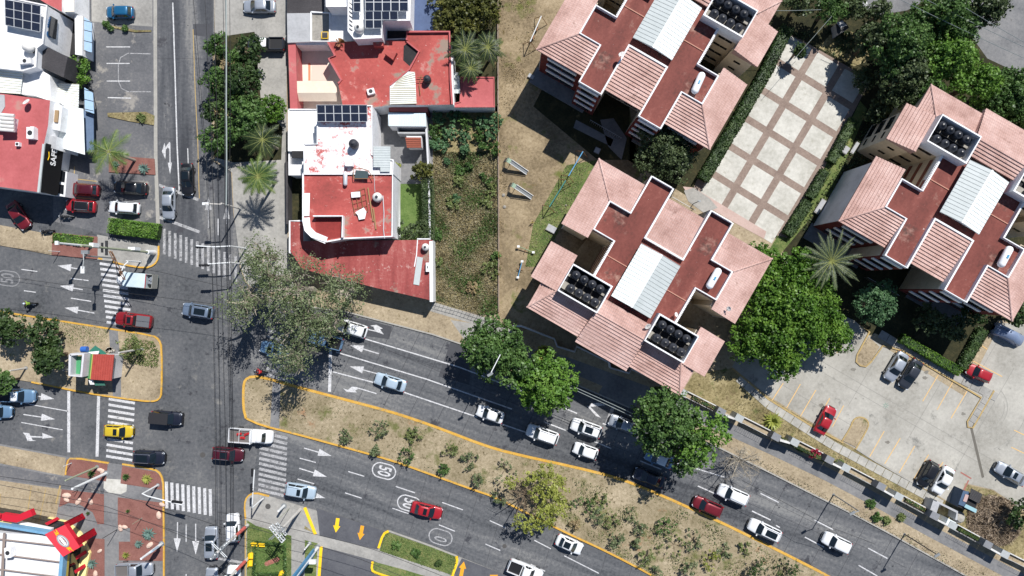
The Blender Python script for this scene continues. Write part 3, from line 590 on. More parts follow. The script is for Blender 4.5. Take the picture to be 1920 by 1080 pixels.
    m = MB(); tile_slope(m, (-3.55, -6.55, 10.6), (3.55, -6.55, 10.6), (-3.7, -11.05, 9.2), (3.7, -11.05, 9.2)); tile_slope(m, (3.4, -6.55, 10.6), (-3.4, -6.55, 10.6), (3.4, -4.55, 9.95), (-3.4, -4.55, 9.95)); ridge(m, (-3.6, -6.55, 10.65), (3.6, -6.55, 10.65), .09)
    for s in (-1, 1): m.add([(s * 3.65, -6.55, 10.55), (s * 3.7, -11.0, 9.2), (s * 3.7, -11.0, 8.7), (s * 3.65, -6.55, 8.7)], [(0, 1, 2, 3)])
    m.build('tiled_roof', TILE, root, local=True)
    m = MB(); tile_slope(m, (-2.6, 4.6, 10.0), (2.6, 4.6, 10.0), (-2.6, 10.45, 9.0), (2.6, 10.45, 9.0)); m.build('tiled_roof', TILE, root, local=True)
    # two water tank enclosures
    for s in (-1, 1):
        e = MB().box((s * 6.13, -4.72, 9.35), (5.5, 3.7, .7)).build('tank_enclosure', DARKF, root, local=True)
        m = MB(); strip(m, [(s * 3.4, -2.9), (s * 8.85, -2.9), (s * 8.85, -6.58), (s * 3.4, -6.58), (s * 3.4, -2.8)], .2, 8.96, 11.3); m.build('enclosure_wall', WHITE, e, local=True)
        for y in (-3.9, -5.6): MB().box((s * 6.13, y, 9.82), (5.2, .95, .2)).build('tank_plinth', SLABF, e, local=True)
    # cable runs and drain across the flat roof
    m = MB(); m.box((4.35, .3, 9.6), (3.1, .12, .08)); m.box((-4.35, .3, 9.6), (3.1, .12, .08)); m.build('roof_pipe', plain('terracotta pipe', C(176, 128, 110), .8), root, local=True)
    # garden entrance rails
    m = MB()
    for x in [-2.4 + .3 * i for i in range(17)]: m.tube((x, 12.6, .1), (x, 12.6, 1.3), .02, .02, 4)
    m.box((0, 12.6, 1.3), (5, .05, .05)); m.build('entrance_railing', STEEL, root, local=True)
    return root
oB = G(1212, 525, 10.5); oA = G(1250, 45, 10.5); oC = G(1834, 366, 10.5)
e1 = Vector((math.cos(R(30)), -.5, 0)); e2 = Vector((.5, math.cos(R(30)), 0))
bB = apartment('middle apartment block with pink tiled roofs and white metal gable, between plaza and avenue')
bA = copy_tree(bB); bC = copy_tree(bB)
bA['label'] = 'apartment block at the top edge beside the playground with maroon flat roof and tiled slopes'
bC['label'] = 'apartment block at the right edge above the parking lot with pale end wall'
bB.location = (oB.x, oB.y, .1); bB.rotation_euler.z = R(-30)
bA.location = (oA.x, oA.y, .1); bA.rotation_euler.z = R(150)
c = oC - e1 * .3 - e2 * .6; bC.location = (c.x, c.y, .1); bC.rotation_euler.z = R(150)
def on(b, x, y, z): return Matrix.Translation(b.location) @ Matrix.Rotation(b.rotation_euler.z, 4, 'Z') @ Vector((x, y, z - .1 + .1 * 0))
# black water tanks
m = MB(); m.lathe((0, 0, 0), [(.5, 0), (.54, .06), (.54, .3), (.52, .33), (.54, .36), (.54, .68), (.52, .71), (.54, .74), (.54, .98), (.42, 1.16), (.2, 1.25), (.2, 1.34), (.02, 1.36)], 20)
tk = m.build('body', TANKB, local=True, smooth=True); tkm = tk.data; bpy.data.objects.remove(tk)
m = MB(); m.lathe((0, 0, 0), [(.17, 0), (.17, .07), (.05, .1)], 12); lk = m.build('lid', plain('black lid', C(30, 31, 34), .35), local=True); lkm = lk.data; bpy.data.objects.remove(lk)
ORD = ['leftmost', 'second', 'third', 'rightmost']
for b, bn, sides in ((bB, 'middle apartment block', (-1, 1)), (bA, 'top apartment block', (-1,)), (bC, 'right apartment block', (1, -1))):
    for s in sides:
        for r, y in enumerate((-3.85, -5.6)):
            for k in range(4):
                if s < 0 and b is bC and k > 2: continue
                x = s * 6.13 + (-1.85 + k * 1.14) * 1 + (.35 if r else .1)
                w = on(b, x, y, 10.02)
                flip = b is not bB
                row = ('upper' if (r == 0) != flip else 'lower'); oo = ORD[k] if not flip else ORD[3 - k]
                if s < 0: enc = 'left' if not flip else 'right-hand'
                else: enc = 'right-hand' if not flip else 'left'
                t = thing('water_tank', f'{oo} black tank in the {row} row, {enc} enclosure of the {bn}', 'water tank', w, 0, 'black water tanks on the apartment roofs')
                for nme, me, z in (('body', tkm, 0), ('lid', lkm, 1.3)):
                    o = bpy.data.objects.new(nme, me); COL.objects.link(o); o.parent = t; o.location.z = z
# white gas tanks
def capsule(m, L, r, n=16):
    prof = [(.02, -L / 2)] + [(r * math.sin(a), -L / 2 + r - r * math.cos(a)) for a in (R(20), R(40), R(60), R(80))] + [(r * math.sin(a), L / 2 - r + r * math.cos(a)) for a in (R(80), R(60), R(40), R(20))] + [(.02, L / 2)]
    m.lathe((0, 0, 0), prof, n, M=Matrix.Rotation(R(90), 3, 'Y'))
def gas_tank(loc, rz, label, L=2.9, r=.48, cap=True):
    t = thing('gas_tank', label, 'gas tank', loc, rz, 'white gas tanks')
    m = MB(); capsule(m, L, r); o = m.build('body', plain('white enamel', C(232, 233, 234), .35), t, smooth=True, local=True); o.location.z = r + .3
    m = MB().box((0, 0, 2 * r + .3), (.45, .22, .12)); m.build('valve_cover', plain('blue cover', C(60, 140, 176), .5), t, local=True)
    for x in (-L * .3, L * .3): MB().box((x, 0, .2), (.12, r * 1.5, .4)).build('leg', DSTEEL, t, local=True)
gas_tank(on(bB, 7.15, 4.35, 9.65), R(60), 'white horizontal gas tank on the middle apartment block roof, by the tiled corner')
gas_tank(on(bA, -7.05, 4.35, 9.65), R(66), 'white horizontal gas tank with blue valve cover on the top apartment block roof')
gas_tank(on(bC, -7.05, 4.3, 9.65), R(62), 'white horizontal gas tank on the right apartment block roof by the photo edge')
def dish(loc, rz, label, r=.42):
    t = thing('satellite_dish', label, 'satellite dish', loc, rz)
    MB().tube((0, 0, 0), (0, 0, .7), .03, .03, 6).build('mast', STEEL, t, local=True)
    M = Matrix.Rotation(R(40), 3, 'Y'); m = MB(); m.lathe((0, 0, .8), [(.03, 0), (r * .5, .03), (r * .85, .08), (r, .12), (r * 1.0, .13), (r * .8, .1), (.03, .03)], 18, M=M); m.build('reflector', TANKW, t, smooth=True, local=True)
    MB().tube((0, 0, .8), (.45, 0, 1.15), .015, .015, 5).build('feed_arm', DSTEEL, t, local=True)
dish(on(bA, 2.2, 6.2, 9.8) + Vector((-.6, .3, .4)), R(120), 'white satellite dish on the flat roof of the top apartment block')
dish(on(bB, 2.9, -4.9, 10.0), R(-60), 'white satellite dish beside the lower end of the middle block metal gable')
dish(on(bB, 5.3, -1.9, 9.6), R(20), 'small white satellite dish by the right light well of the middle block', .3)
dish(on(bB, 10.7, 2.1, 9.5), R(200), 'grey and white satellite dish on the middle block east tiled slope', .3)

# ---------------------------------------------------------------- generic house volumes
def T(pts, z): return [(v.x, v.y) for v in P(pts, z)]
def vol(root, name, pts, z1, wall, roofm, z0=0, par=.0, parm=None, pw=.18, plates=True):
    """a volume whose top outline is given in the photograph at height z1; par = parapet height above the roof sheet"""
    q = T(pts, z1)
    o = MB().prism(q, z0, z1 - (par if par else 0), 0, 1).build(name, [roofm, wall], root)
    if par:
        m = MB(); strip(m, q + [q[0]], pw, z1 - par - .02, z1); m.build('parapet', parm or WHITE, root)
    return o
def plate(root, name, pts, z, mat, th=.06):
    return MB().prism(T(pts, z), z - th, z).build(name, mat, root)
def ribs(root, pts, z, mat, n, r=.03, name='rib'):
    """n raised ribs between edge p0-p1 and edge p3-p2"""
    q = P(pts, z); m = MB()
    for k in range(n + 1):
        t = k / n; m.tube(q[0].lerp(q[3], t), q[1].lerp(q[2], t), r, r, 4)
    return m.build(name, mat, root)
def solar(label, pts, z, nx, ny, tilt=.5, group='rooftop solar arrays'):
    q = P(pts, z); base = (q[0] + q[2]) / 2; t = thing('solar_array', label, 'solar panels', (base.x, base.y, z - .4), 0, group)
    q = [q[0] + Vector((0, 0, tilt)), q[1] + Vector((0, 0, tilt)), q[2], q[3]]
    def pt(u, v): return (q[0].lerp(q[1], u)).lerp(q[3].lerp(q[2], u), v)
    fm = MB(); 
    fr = [pt(0, 0), pt(1, 0), pt(1, 1), pt(0, 1)]; fm.add([p - Vector((0, 0, .03)) for p in fr], [(3, 2, 1, 0)]); fm.path(fr + fr[:1], .035, 4)
    fm.build('frame', FRAMEW, t)
    gx, gy = .05 / nx, .05 / ny
    for i in range(nx):
        for j in range(ny):
            u0, u1, v0, v1 = i / nx + gx, (i + 1) / nx - gx, j / ny + gy, (j + 1) / ny - gy
            mm = MB(); mm.add([pt(u0, v1), pt(u1, v1), pt(u1, v0), pt(u0, v0)], [(0, 1, 2, 3)]); mm.build('panel', SOLAR, t)
    m = MB()
    for u in (.1, .9):
        for v in (.05, .95):
            p = pt(u, v); m.tube((p.x, p.y, z - .9), p, .03, .03, 5)
    m.build('support', FRAMEW, t)
def ac_unit(px, py, z, rz, label, s=(1.1, .8, .8)):
    p = G(px, py, z + s[2]); t = thing('air_conditioner', label, 'air conditioner', (p.x, p.y, z), rz)
    MB().box((0, 0, s[2] / 2), s).build('casing', WHITE, t, local=True)
    MB().lathe((0, 0, s[2]), [(min(s[:2]) * .36, 0), (min(s[:2]) * .36, .03), (.02, .03)], 14).build('fan_grille', DSTEEL, t, local=True)
def ball_tank(px, py, z, label, mat, r=.62, h=1.1):
    p = G(px, py, z + h); t = thing('water_tank', label, 'water tank', (p.x, p.y, z))
    m = MB(); m.lathe((0, 0, 0), [(r * .9, 0), (r, .1), (r, h * .7), (r * .8, h * .9), (r * .35, h), (r * .3, h + .02)], 18); m.build('body', mat, t, smooth=True, local=True)
    MB().lathe((0, 0, h), [(r * .3, 0), (r * .3, .1), (.02, .12)], 12).build('lid', TANKB, t, local=True)

# --- M3: white house with the red upper roof
h = thing('house', 'two-storey white house with flaking red flat roof and curved balcony corner', 'house', G(640, 340))
vol(h, 'main_volume', [(568, 325), (568, 414), (572, 432), (584, 444), (612, 453), (645, 447), (735, 443), (736, 325)], 6.6, WHITE, HRED, 0, .25)
m = MB(); m.prism(T([(590, 407), (645, 407), (645, 446), (612, 451), (592, 440)], 6.38), 5.2, 6.37); 
plate(h, 'balcony_floor', [(591, 408), (643, 407), (643, 444), (612, 449), (592, 440)], 6.372, noisy('balcony red', [C(120, 44, 42), C(146, 56, 52)], .5, 4, .4, .8), .01)
m = MB(); strip(m, T([(590, 406), (645, 406), (644, 446)], 6.5), .15, 6.3, 7.3); strip(m, T([(574, 408), (576, 428), (588, 441), (612, 451)], 6.5), .9, 6.36, 6.5); m.build('balcony_wall', WHITE, h)
vol(h, 'upper_volume', [(568, 270), (568, 325), (700, 325), (732, 322), (697, 270), (697, 197), (597, 197), (597, 270)][::1] and [(570, 270), (570, 326), (737, 326), (737, 300), (697, 290), (697, 198), (595, 198), (595, 270)], 6.62, WHITE, noisy('white coating flaking to red', [C(222, 220, 220), C(228, 226, 226), C(226, 222, 222), C(176, 92, 88)], .16, 1.6, .35, .8, 0, (.35, .48, .57), world=False, spots=[(C(172, 84, 80), .3, .56, .03), (C(226, 224, 224), 2.2, .53, .05)]), 0, .2)
vol(h, 'front_volume', [(541, 205), (541, 283), (570, 283), (596, 275), (596, 205)], 3.6, WHITE, WROOF, 0, .15)
vol(h, 'front_terrace', [(542, 283), (542, 328), (567, 328), (568, 283)], 3.2, WHITE, WROOF, 0, .5)
plate(h, 'skylight', [(547, 283), (573, 283), (573, 296), (547, 296)], 3.75, DARKF, .3)
m = plate(h, 'metal_canopy', [(700, 275), (732, 275), (732, 322), (713, 322), (713, 313), (700, 313)], 6.9, METALG); ribs(h, [(700, 275), (732, 275), (732, 313), (700, 313)], 6.93, METALW, 12, .03, 'canopy_rib')
MB().prism(T([(736, 325), (743, 325), (743, 440), (736, 444)], 3), 0, 3).build('side_wall', WHITE, h)
plate(h, 'roof_patch', [(569, 362), (581, 362), (580, 405), (569, 405)], 6.5, METALW, .08)
plate(h, 'roof_hatch', [(647, 300), (661, 300), (661, 311), (647, 311)], 7.3, WHITE, .8)
solar('long row of twelve dark solar panels at the top edge of the white house roof', [(595, 198), (689, 198), (689, 228), (595, 228)], 7.2, 6, 2, .3)
ball_tank(661, 268, 6.6, 'black round water tank on the white painted part of the house roof', TANKB, .6, 1.3)
ball_tank(706, 369, 6.4, 'white water tank with black lid on the red house roof', TANKW, .62, 1.1)
def cyl_thing(name, label, cat, px, py, z, L, r, rz, mat):
    p = G(px, py, z + r); t = thing(name, label, cat, (p.x, p.y, z), rz)
    m = MB(); capsule(m, L, r); o = m.build('body', mat, t, smooth=True, local=True); o.location.z = r + .1
    for x in (-L * .3, L * .3): MB().box((x, 0, .1), (.08, r * 1.4, .2)).build('foot', DSTEEL, t, local=True)
cyl_thing('water_heater', 'silver upright solar water heater cylinder on the red house roof', 'water heater', 648, 335, 6.4, 1.9, .28, R(90), plain('polished steel', C(214, 216, 220), .35, .4))
def frame(label, cat, name, pts, z, nx, ny, mat, r=.05):
    q = P(pts, z); m = MB(); c = (q[0] + q[2]) / 2
    for k in range(nx + 1): m.tube(q[0].lerp(q[1], k / nx), q[3].lerp(q[2], k / nx), r, r, 5)
    for k in range(ny + 1): m.tube(q[0].lerp(q[3], k / ny), q[1].lerp(q[2], k / ny), r, r, 5)
    return one(m.build(name, mat), label, cat)
RUST = plain('rusty angle iron', C(138, 98, 66), .8); WOOD = plain('weathered timber', C(150, 118, 82), .9)
frame('rusty metal frame with wire grid lying on the red house roof', 'metal frame', 'metal_frame', [(658, 362), (684, 352), (690, 396), (665, 402)], 6.55, 3, 4, RUST, .035)
t = one(MB().box(G(667, 365, 6.75), (1.15, .7, .12), R(5)).build('board', WHITE), 'white board resting on the rusty frame on the red roof', 'board')
t = one(MB().prism(T([(666, 398), (682, 389), (687, 397), (684, 410), (673, 412), (671, 404)], 6.7), 6.62, 6.7).build('plastic_sheet', METALW), 'crumpled white plastic sheet on the red house roof', 'plastic sheet')
t = thing('solar_heater', 'cluttered dark solar heater frame near the metal canopy on the red roof', 'solar heater', G(683, 325, 6.4))
plate(t, 'collector', [(667, 319), (690, 321), (690, 335), (665, 334)], 6.95, plain('dark collector glass', C(70, 82, 84), .2), .1); m = MB(); m.path(P([(662, 317), (678, 316), (691, 320), (700, 335), (663, 335), (662, 317)], 7.0), .05, 4); m.build('frame', RUST, t)
for k, (a, b) in enumerate((((690, 352), (700, 415)), ((700, 390), (705, 430)))):
    m = MB(); A, B = G(*a, 6.5), G(*b, 6.5); m.box((A + B) / 2, ((B - A).length, .16, .08), math.atan2((B - A).y, (B - A).x)); one(m.build('timber_plank', WOOD), ('long' if k == 0 else 'short') + ' timber plank lying on the red house roof', 'plank')
m = MB(); m.path(P([(701, 320), (703, 360)], 6.5), .03); m.path(P([(718, 367), (720, 400), (719, 430), (721, 447)], 6.5), .06); one(m.build('roof_pipe', FRAMEW), 'white pipe running along the right side of the red house roof', 'pipe')
# --- M4: lower red shed roof by the avenue
h = thing('shed', 'low red-roofed building with chipped paint, beside the avenue under the big olive tree', 'building', G(690, 500))
vol(h, 'main_volume', [(544, 414), (568, 414), (569, 452), (782, 450), (811, 450), (812, 564), (706, 540), (566, 504), (544, 470)], 3.4, WHITE, CHIPRED, 0, .0)
for q_, w_ in (([(543, 475), (543, 414), (567, 414)], .2), ([(808, 452), (809, 566)], .45), ([(782, 448), (806, 448)], .15)): m = MB(); strip(m, T(q_, 3.5), w_, 0, 3.5); m.build('parapet', WHITE, h)
plate(h, 'metal_sheet', [(782, 481), (793, 483), (786, 535), (775, 533)], 3.5, METALG, .05)
m = MB(); strip(m, T([(783, 450), (781, 478), (777, 500)], 3.45), .12, 3.38, 3.5); m.build('ledge', WHITE, h)
ball_tank(797, 463, 3.4, 'white water tank with black lid on the low red roof corner', TANKW, .5, 1.)
t = thing('roof_heater', 'slim white gas heater on the right edge of the low red roof', 'heater', G(801, 502, 3.4)); MB().box(G(802, 501, 3.8), (.45, 1.2, .5)).build('casing', WHITE, t); MB().box(G(802, 501, 4.07), (.12, .3, .04)).build('cap', GLASS, t)
# --- M2: red roof house with courtyard
h = thing('house', 'single-storey red-roofed house with tiled courtyard and beige awning', 'house', G(700, 140))
vol(h, 'main_volume', [(615, 79), (720, 76), (763, 76), (763, 60), (843, 60), (846, 150), (848, 196), (780, 197), (732, 197), (698, 202), (643, 200), (634, 156), (640, 150), (616, 109), (628, 104)], 4.2, WHITE, HRED, 0, .0)
for q_, w_, zb_ in (([(634, 156), (640, 150), (616, 109), (628, 104), (615, 79)], .25, 4.42), ([(763, 76), (763, 60), (843, 60), (845, 150), (848, 196)], .25, 4.6), ([(763, 78), (786, 97), (768, 130), (732, 160)], .2, 4.55)): m = MB(); strip(m, T(q_, 4.4), w_, 4.1, zb_); m.build('parapet', HREDB, h)
for q_, w_, za, zb_ in (([(732, 160), (732, 196)], .15, 4.1, 4.4), ([(847, 100), (849, 197)], .3, 0, 4.4), ([(697, 203), (643, 202)], .2, 4.1, 4.3)): m = MB(); strip(m, T(q_, zb_), w_, za, zb_); m.build('white_edge', WHITE, h)
plate(h, 'light_well_shade', [(757, 86), (765, 80), (785, 97), (768, 124), (756, 113)], 4.21, DARKF, .006)  # flat dark sheet painted as the shade inside the well
plate(h, 'corrugated_roof', [(732, 160), (762, 134), (778, 135), (781, 195), (732, 196)], 4.45, METALW); ribs(h, [(732, 166), (779, 166), (781, 194), (732, 195)], 4.48, plain('cream rib', C(206, 196, 168), .6), 8, .05, 'roof_rib'); ribs(h, [(748, 147), (778, 136), (779, 163), (736, 163)], 4.48, plain('cream rib', C(206, 196, 168), .6), 6, .05, 'roof_rib')
t = plate(h, 'skylight_box', [(727, 88), (744, 98), (737, 112), (721, 100)], 5.0, HRED, .9)
vol(h, 'garden_room', [(865, 145), (926, 145), (927, 200), (851, 200), (851, 194), (863, 191)], 3.2, WHITE, HREDB, 0, .12, HREDB)
plate(h, 'metal_awning', [(848, 137), (861, 136), (863, 175), (849, 175)], 3.4, METALW); ribs(h, [(849, 137), (849, 175), (862, 175), (860, 137)], 3.42, STEEL, 5, .04, 'awning_rib')
m = MB(); strip(m, T([(547, 80), (551, 204)], 3.0), 1.0, 0, 3.0); m.build('courtyard_wall', [HREDB], h)
m = MB(); strip(m, T([(552, 82), (612, 82)], 2.8), .3, 0, 2.8); m.build('courtyard_wall', [WHITE], h)
zf = .2
PATIO = noisy('pale patio tiles', [C(206, 196, 182), C(222, 212, 198)], 1, 6, .5, .7, world=False)
plate(h, 'patio_floor', [(555, 88), (640, 88), (652, 200), (560, 205)], zf, PATIO, .06)
plate(h, 'patio_tiles', [(585, 119), (612, 118), (620, 137), (612, 151), (583, 151)], zf + .02, plain('pink tile', C(214, 186, 172), .6), .02); plate(h, 'patio_band', [(578, 118), (582, 118), (582, 151), (578, 151)], zf + .02, plain('orange tile', C(214, 128, 92), .6), .02)
t = thing('awning', 'beige fabric awning over the courtyard of the red-roofed house', 'awning', G(595, 178))
AWN = noisy('beige canvas', [C(214, 196, 176), C(226, 210, 192)], .6, 5, .4, .9, world=False)
q = P([(554, 152), (630, 152), (632, 174), (555, 174)], 2.9); m = MB(); m.add([q[3], q[2], q[1], q[0]], [(0, 1, 2, 3)]); 
q2 = [G(556, 190, 2.2), G(632, 190, 2.2)]; m.add([q2[0], q2[1], q[2] - Vector((0, 0, 0)), q[3]], [(0, 1, 2, 3)]); m.build('canopy', AWN, t); m = MB()
for x in (556, 580, 606, 630): m.tube(G(x, 190, 2.2), G(x, 190, .2), .04, .04, 5)
m.build('post', STEEL, t)
ball_tank(800, 146, 4.2, 'black round water tank on the red-roofed courtyard house', TANKB, .5, 1.2)
ac_unit(695, 171, 4.2, R(15), 'small white vent box on the red-roofed courtyard house', (.95, .75, .5))
m = MB(); m.path(P([(790, 140), (786, 160), (788, 178)], 4.4), .05); m.path(P([(782, 145), (800, 145)], 4.5), .05); m.path(P([(782, 152), (800, 152)], 4.5), .05); one(m.build('pipe_frame', RUST), 'rusty pipe stand beside the black tank on the red roof', 'pipe stand')
t = thing('dry_potted_plant', 'dry brown palm pot on the red roof beside the white house', 'plant', G(636, 86, 4.2)); MB().lathe(G(636, 86, 4.2), [(.25, 0), (.3, .5), (.25, .5)], 12).build('pot', plain('clay pot', C(150, 96, 70), .8), t)
m = MB()
for k in range(26):
    a = random.random() * 6.28; c = G(636, 80, 4.9); m.add([c, c + Vector((math.cos(a) * .7, math.sin(a) * .7, -.25)), c + Vector((math.cos(a + .2) * .6, math.sin(a + .2) * .6, .05))], [(0, 1, 2)])
m.build('leaves', plain('dry leaf', C(140, 100, 60), .9), t)
# --- M1: top white building with solar arrays
h = thing('house', 'tall white house with stepped terraces and solar arrays at the top edge', 'house', G(690, 0))
vol(h, 'main_volume', [(653, -60), (653, 58), (664, 72), (715, 70), (717, 38), (768, 38), (770, -60)], 6.8, WHITE, WROOF, 0, .25)
vol(h, 'stair_tower', [(610, -60), (612, 12), (654, 12), (654, -60)], 6.2, WHITE, WROOF, 0, .2)
vol(h, 'side_wing', [(538, 25), (583, 25), (582, 78), (539, 80)], 3.3, WHITE, GROOF, 0, .0)
vol(h, 'side_wing', [(583, 22), (618, 24), (618, 77), (583, 77)], 3.4, WHITE, SLABF, 0, .3)
vol(h, 'side_wing', [(618, 24), (655, 24), (662, 76), (618, 76)], 3.2, WHITE, WROOF, 0, .0)
vol(h, 'carport', [(538, -60), (608, -60), (608, 24), (538, 25)], 3.0, WHITE, CHAR, 0, .0)
vol(h, 'rear_terrace', [(718, 40), (771, 40), (771, 72), (718, 74)], 3.2, WHITE, DARKF, 0, .1)
plate(h, 'shade_canopy', [(770, -60), (830, -60), (830, 56), (770, 58)], 2.8, noisy('blue shade sheet', [C(60, 76, 108), C(76, 94, 128)], .6, 3, .4, .5, world=False), .05)
vol(h, 'pipe_housing', [(698, 72), (718, 72), (718, 86), (700, 86)], 5.2, HRED, HRED, 0, .0)
m = MB()
for k in range(7): m.tube(G(655, 5 + k * 8, 7.1), G(661, 10 + k * 8, 7.1), .06, .06, 5)
m.build('roof_ladder', DSTEEL, h)
solar('large field of solar panels on the tall white house at the top edge', [(685, -30), (765, -30), (765, 21), (685, 21)], 7.5, 5, 3, .2)
solar('lower two by two solar panels beside the white tank on the tall white house', [(685, 22), (716, 22), (716, 53), (685, 53)], 7.4, 2, 2, .2)
solar('small solar panel pair right of the ladder-like row on the tall white house', [(716, 22), (746, 22), (746, 37), (716, 37)], 7.4, 2, 1, .2)
solar('narrow solar panel column left of the large field', [(663, -30), (676, -30), (676, 22), (663, 22)], 7.5, 1, 3, .2)
ball_tank(671, 50, 6.6, 'white water tank by the ladder on the tall white house', TANKW, .6, 1.2)
ball_tank(741, 51, 3.2, 'small grey tank on the dark rear terrace of the tall white house', STEEL, .22, .6)
t = thing('stool', 'yellow and black stool on the grey terrace of the tall white house', 'stool', G(609, 66, 3.1)); MB().box(G(609, 66, 3.6), (.7, .6, .08)).build('seat', DSTEEL, t); MB().path(P([(603, 60), (615, 60), (615, 72), (603, 72), (603, 60)], 3.62), .05).build('frame', YELB, t)
# rear yard structures
t = thing('carport_roof', 'pale blue corrugated lean-to roof behind the white house', 'shed', G(764, 223))
vol(t, 'roof', [(728, 211), (798, 212), (799, 237), (729, 236)], 3.0, WHITE, noisy('pale blue metal', [C(188, 204, 216), C(204, 218, 228)], .6, 4, .4, .5, world=False)); ribs(t, [(728, 211), (728, 236), (799, 237), (798, 212)], 3.02, METALW, 22, .02)
t = thing('shed', 'small shed roofed with faded red sheets between the houses', 'shed', G(765, 203)); vol(t, 'roof', [(729, 198), (802, 198), (802, 210), (729, 209)], 3.1, BRICK, noisy('faded red sheet', [C(150, 84, 80), C(172, 96, 90)], .6, 4, .4, .8, world=False))
t = thing('tiled_canopy', 'little orange clay tile canopy in the back yard', 'canopy', G(777, 268)); m = MB(); q = P([(761, 259), (790, 259), (790, 277), (763, 277)], 2.6); tile_slope(m, q[0] + Vector((0, 0, .5)), q[1] + Vector((0, 0, .5)), q[3], q[2], .3, .06)
m.build('tiles', noisy('orange tiles', [C(136, 74, 58), C(156, 90, 72)], 2, 6, .5, .8, world=False), t); MB().prism(T([(762, 255), (790, 255), (790, 275), (764, 275)], 2.4), .1, 2.4).build('support', WHITE, t)
t = thing('garden_wall', 'white wall between the back yards and the dry lot', 'wall', G(803, 330)); m = MB(); strip(m, T([(799, 240), (804, 330), (806, 450)], 2.4), .25, 0, 2.4); m.build('wall', PALEW, t)
t = thing('garden_wall', 'grey stepped low wall in the back yard', 'wall', G(760, 248)); m = MB(); strip(m, T([(746, 238), (746, 249), (798, 249)], 2.2), .2, 0, 2.2); m.build('wall', GROOF, t)
t = thing('garden_wall', 'low white wall beside the green back lawn', 'wall', G(745, 390)); m = MB(); strip(m, T([(746, 332), (747, 446)], 1.2), .3, 0, 1.2); m.build('wall', WHITE, t)
t = thing('garden_wall', 'white front wall with dark railing facing the palm trees', 'wall', G(540, 370)); m = MB(); strip(m, T([(537, 285), (538, 420)], 2.0), .3, 0, 2.0); m.build('wall', CHAR, t); 
t = thing('boundary_fence', 'long thin fence between the dry lot and the playground', 'fence', G(935, 300)); m = MB(); m.path(P([(933, -40), (934, 200), (935, 400), (935, 585)], 2), .03, 4)
for y in range(-30, 590, 28): m.tube(G(934, y, .1), G(934, y, 2), .04, .04, 4)
m.build('post', RUST, t); m = MB(); strip(m, T([(933, -40), (934, 200), (935, 400), (935, 585)], .5), .15, 0, .5); m.build('base', SLABF, t)
t = thing('boundary_fence', 'low railing along the concrete path below the dry lot', 'fence', G(870, 590)); m = MB(); m.path(P([(812, 565), (860, 578), (925, 600)], 1.6), .03, 4); m.path(P([(812, 565), (860, 578), (925, 600)], .9), .03, 4)
for x in range(812, 926, 7): m.tube(G(x, 565 + (x - 812) * .31, .1), G(x, 565 + (x - 812) * .31, 1.6), .025, .025, 4)
m.build('railing', DSTEEL, t)
# --- left edge: white house H1
h = thing('house', 'white two-storey house at the top left corner with blue lettered wall and ribbed canopies', 'house', G(60, 80))
vol(h, 'main_volume', [(-60, -30), (10, -6), (87, 10), (79, 82), (68, 90), (66, 125), (42, 132), (-60, 120)], 6.2, WHITE, WROOF, 0, .15)
vol(h, 'dark_roof_volume', [(70, 81), (127, 106), (119, 145), (67, 122)], 5.0, CHAR, CHAR, 0, .0)
vol(h, 'main_volume', [(42, 134), (72, 128), (93, 141), (96, 190), (64, 179), (38, 176)], 4.6, WHITE, WROOF, 0, .0)
vol(h, 'red_roof_part', [(-60, -120), (116, -120), (116, 22), (84, 5), (60, -10)], 4.0, WHITE, HREDB, 0, .0)
vol(h, 'terrace', [(116, -120), (139, -120), (139, 22), (116, 22)], 3.4, WHITE, noisy('cream terrace', [C(214, 204, 186), C(226, 218, 202)], 1, 4, .4, .8), 0, .0)
vol(h, 'front_parapet', [(140, 28), (155, 30), (154, 104), (141, 102)], 2.6, WHITE, WROOF, 0, .0)
vol(h, 'entrance_court', [(116, 25), (140, 25), (141, 102), (118, 106)], .6, DARKF, DARKF, 0)  # dark colour stands in for the shade lying over the court
plate(h, 'ribbed_canopy', [(-20, 127), (43, 135), (38, 176), (-20, 172)], 5.0, METALW); ribs(h, [(-20, 127), (43, 135), (38, 176), (-20, 172)], 5.03, plain('cream rib', C(206, 196, 168), .6), 9, .03)
plate(h, 'ribbed_canopy', [(108, 155), (148, 158), (147, 202), (120, 198), (105, 188)], 3.0, METALW); ribs(h, [(108, 157), (148, 158), (147, 200), (108, 188)], 3.03, plain('cream rib', C(206, 196, 168), .6), 9, .03)
plate(h, 'ribbed_canopy', [(120, 198), (156, 204), (159, 290), (103, 274), (112, 240)], 3.2, METALW)
for k, (dx, w) in enumerate(((0, 0),)):
    zc = 4.6; A = G(91, 22, zc); m = MB(); m.box(G(99, 52, 4.7), (.25, 2.6, 1.3), R(-5)); m.build('window', GLASS, h)
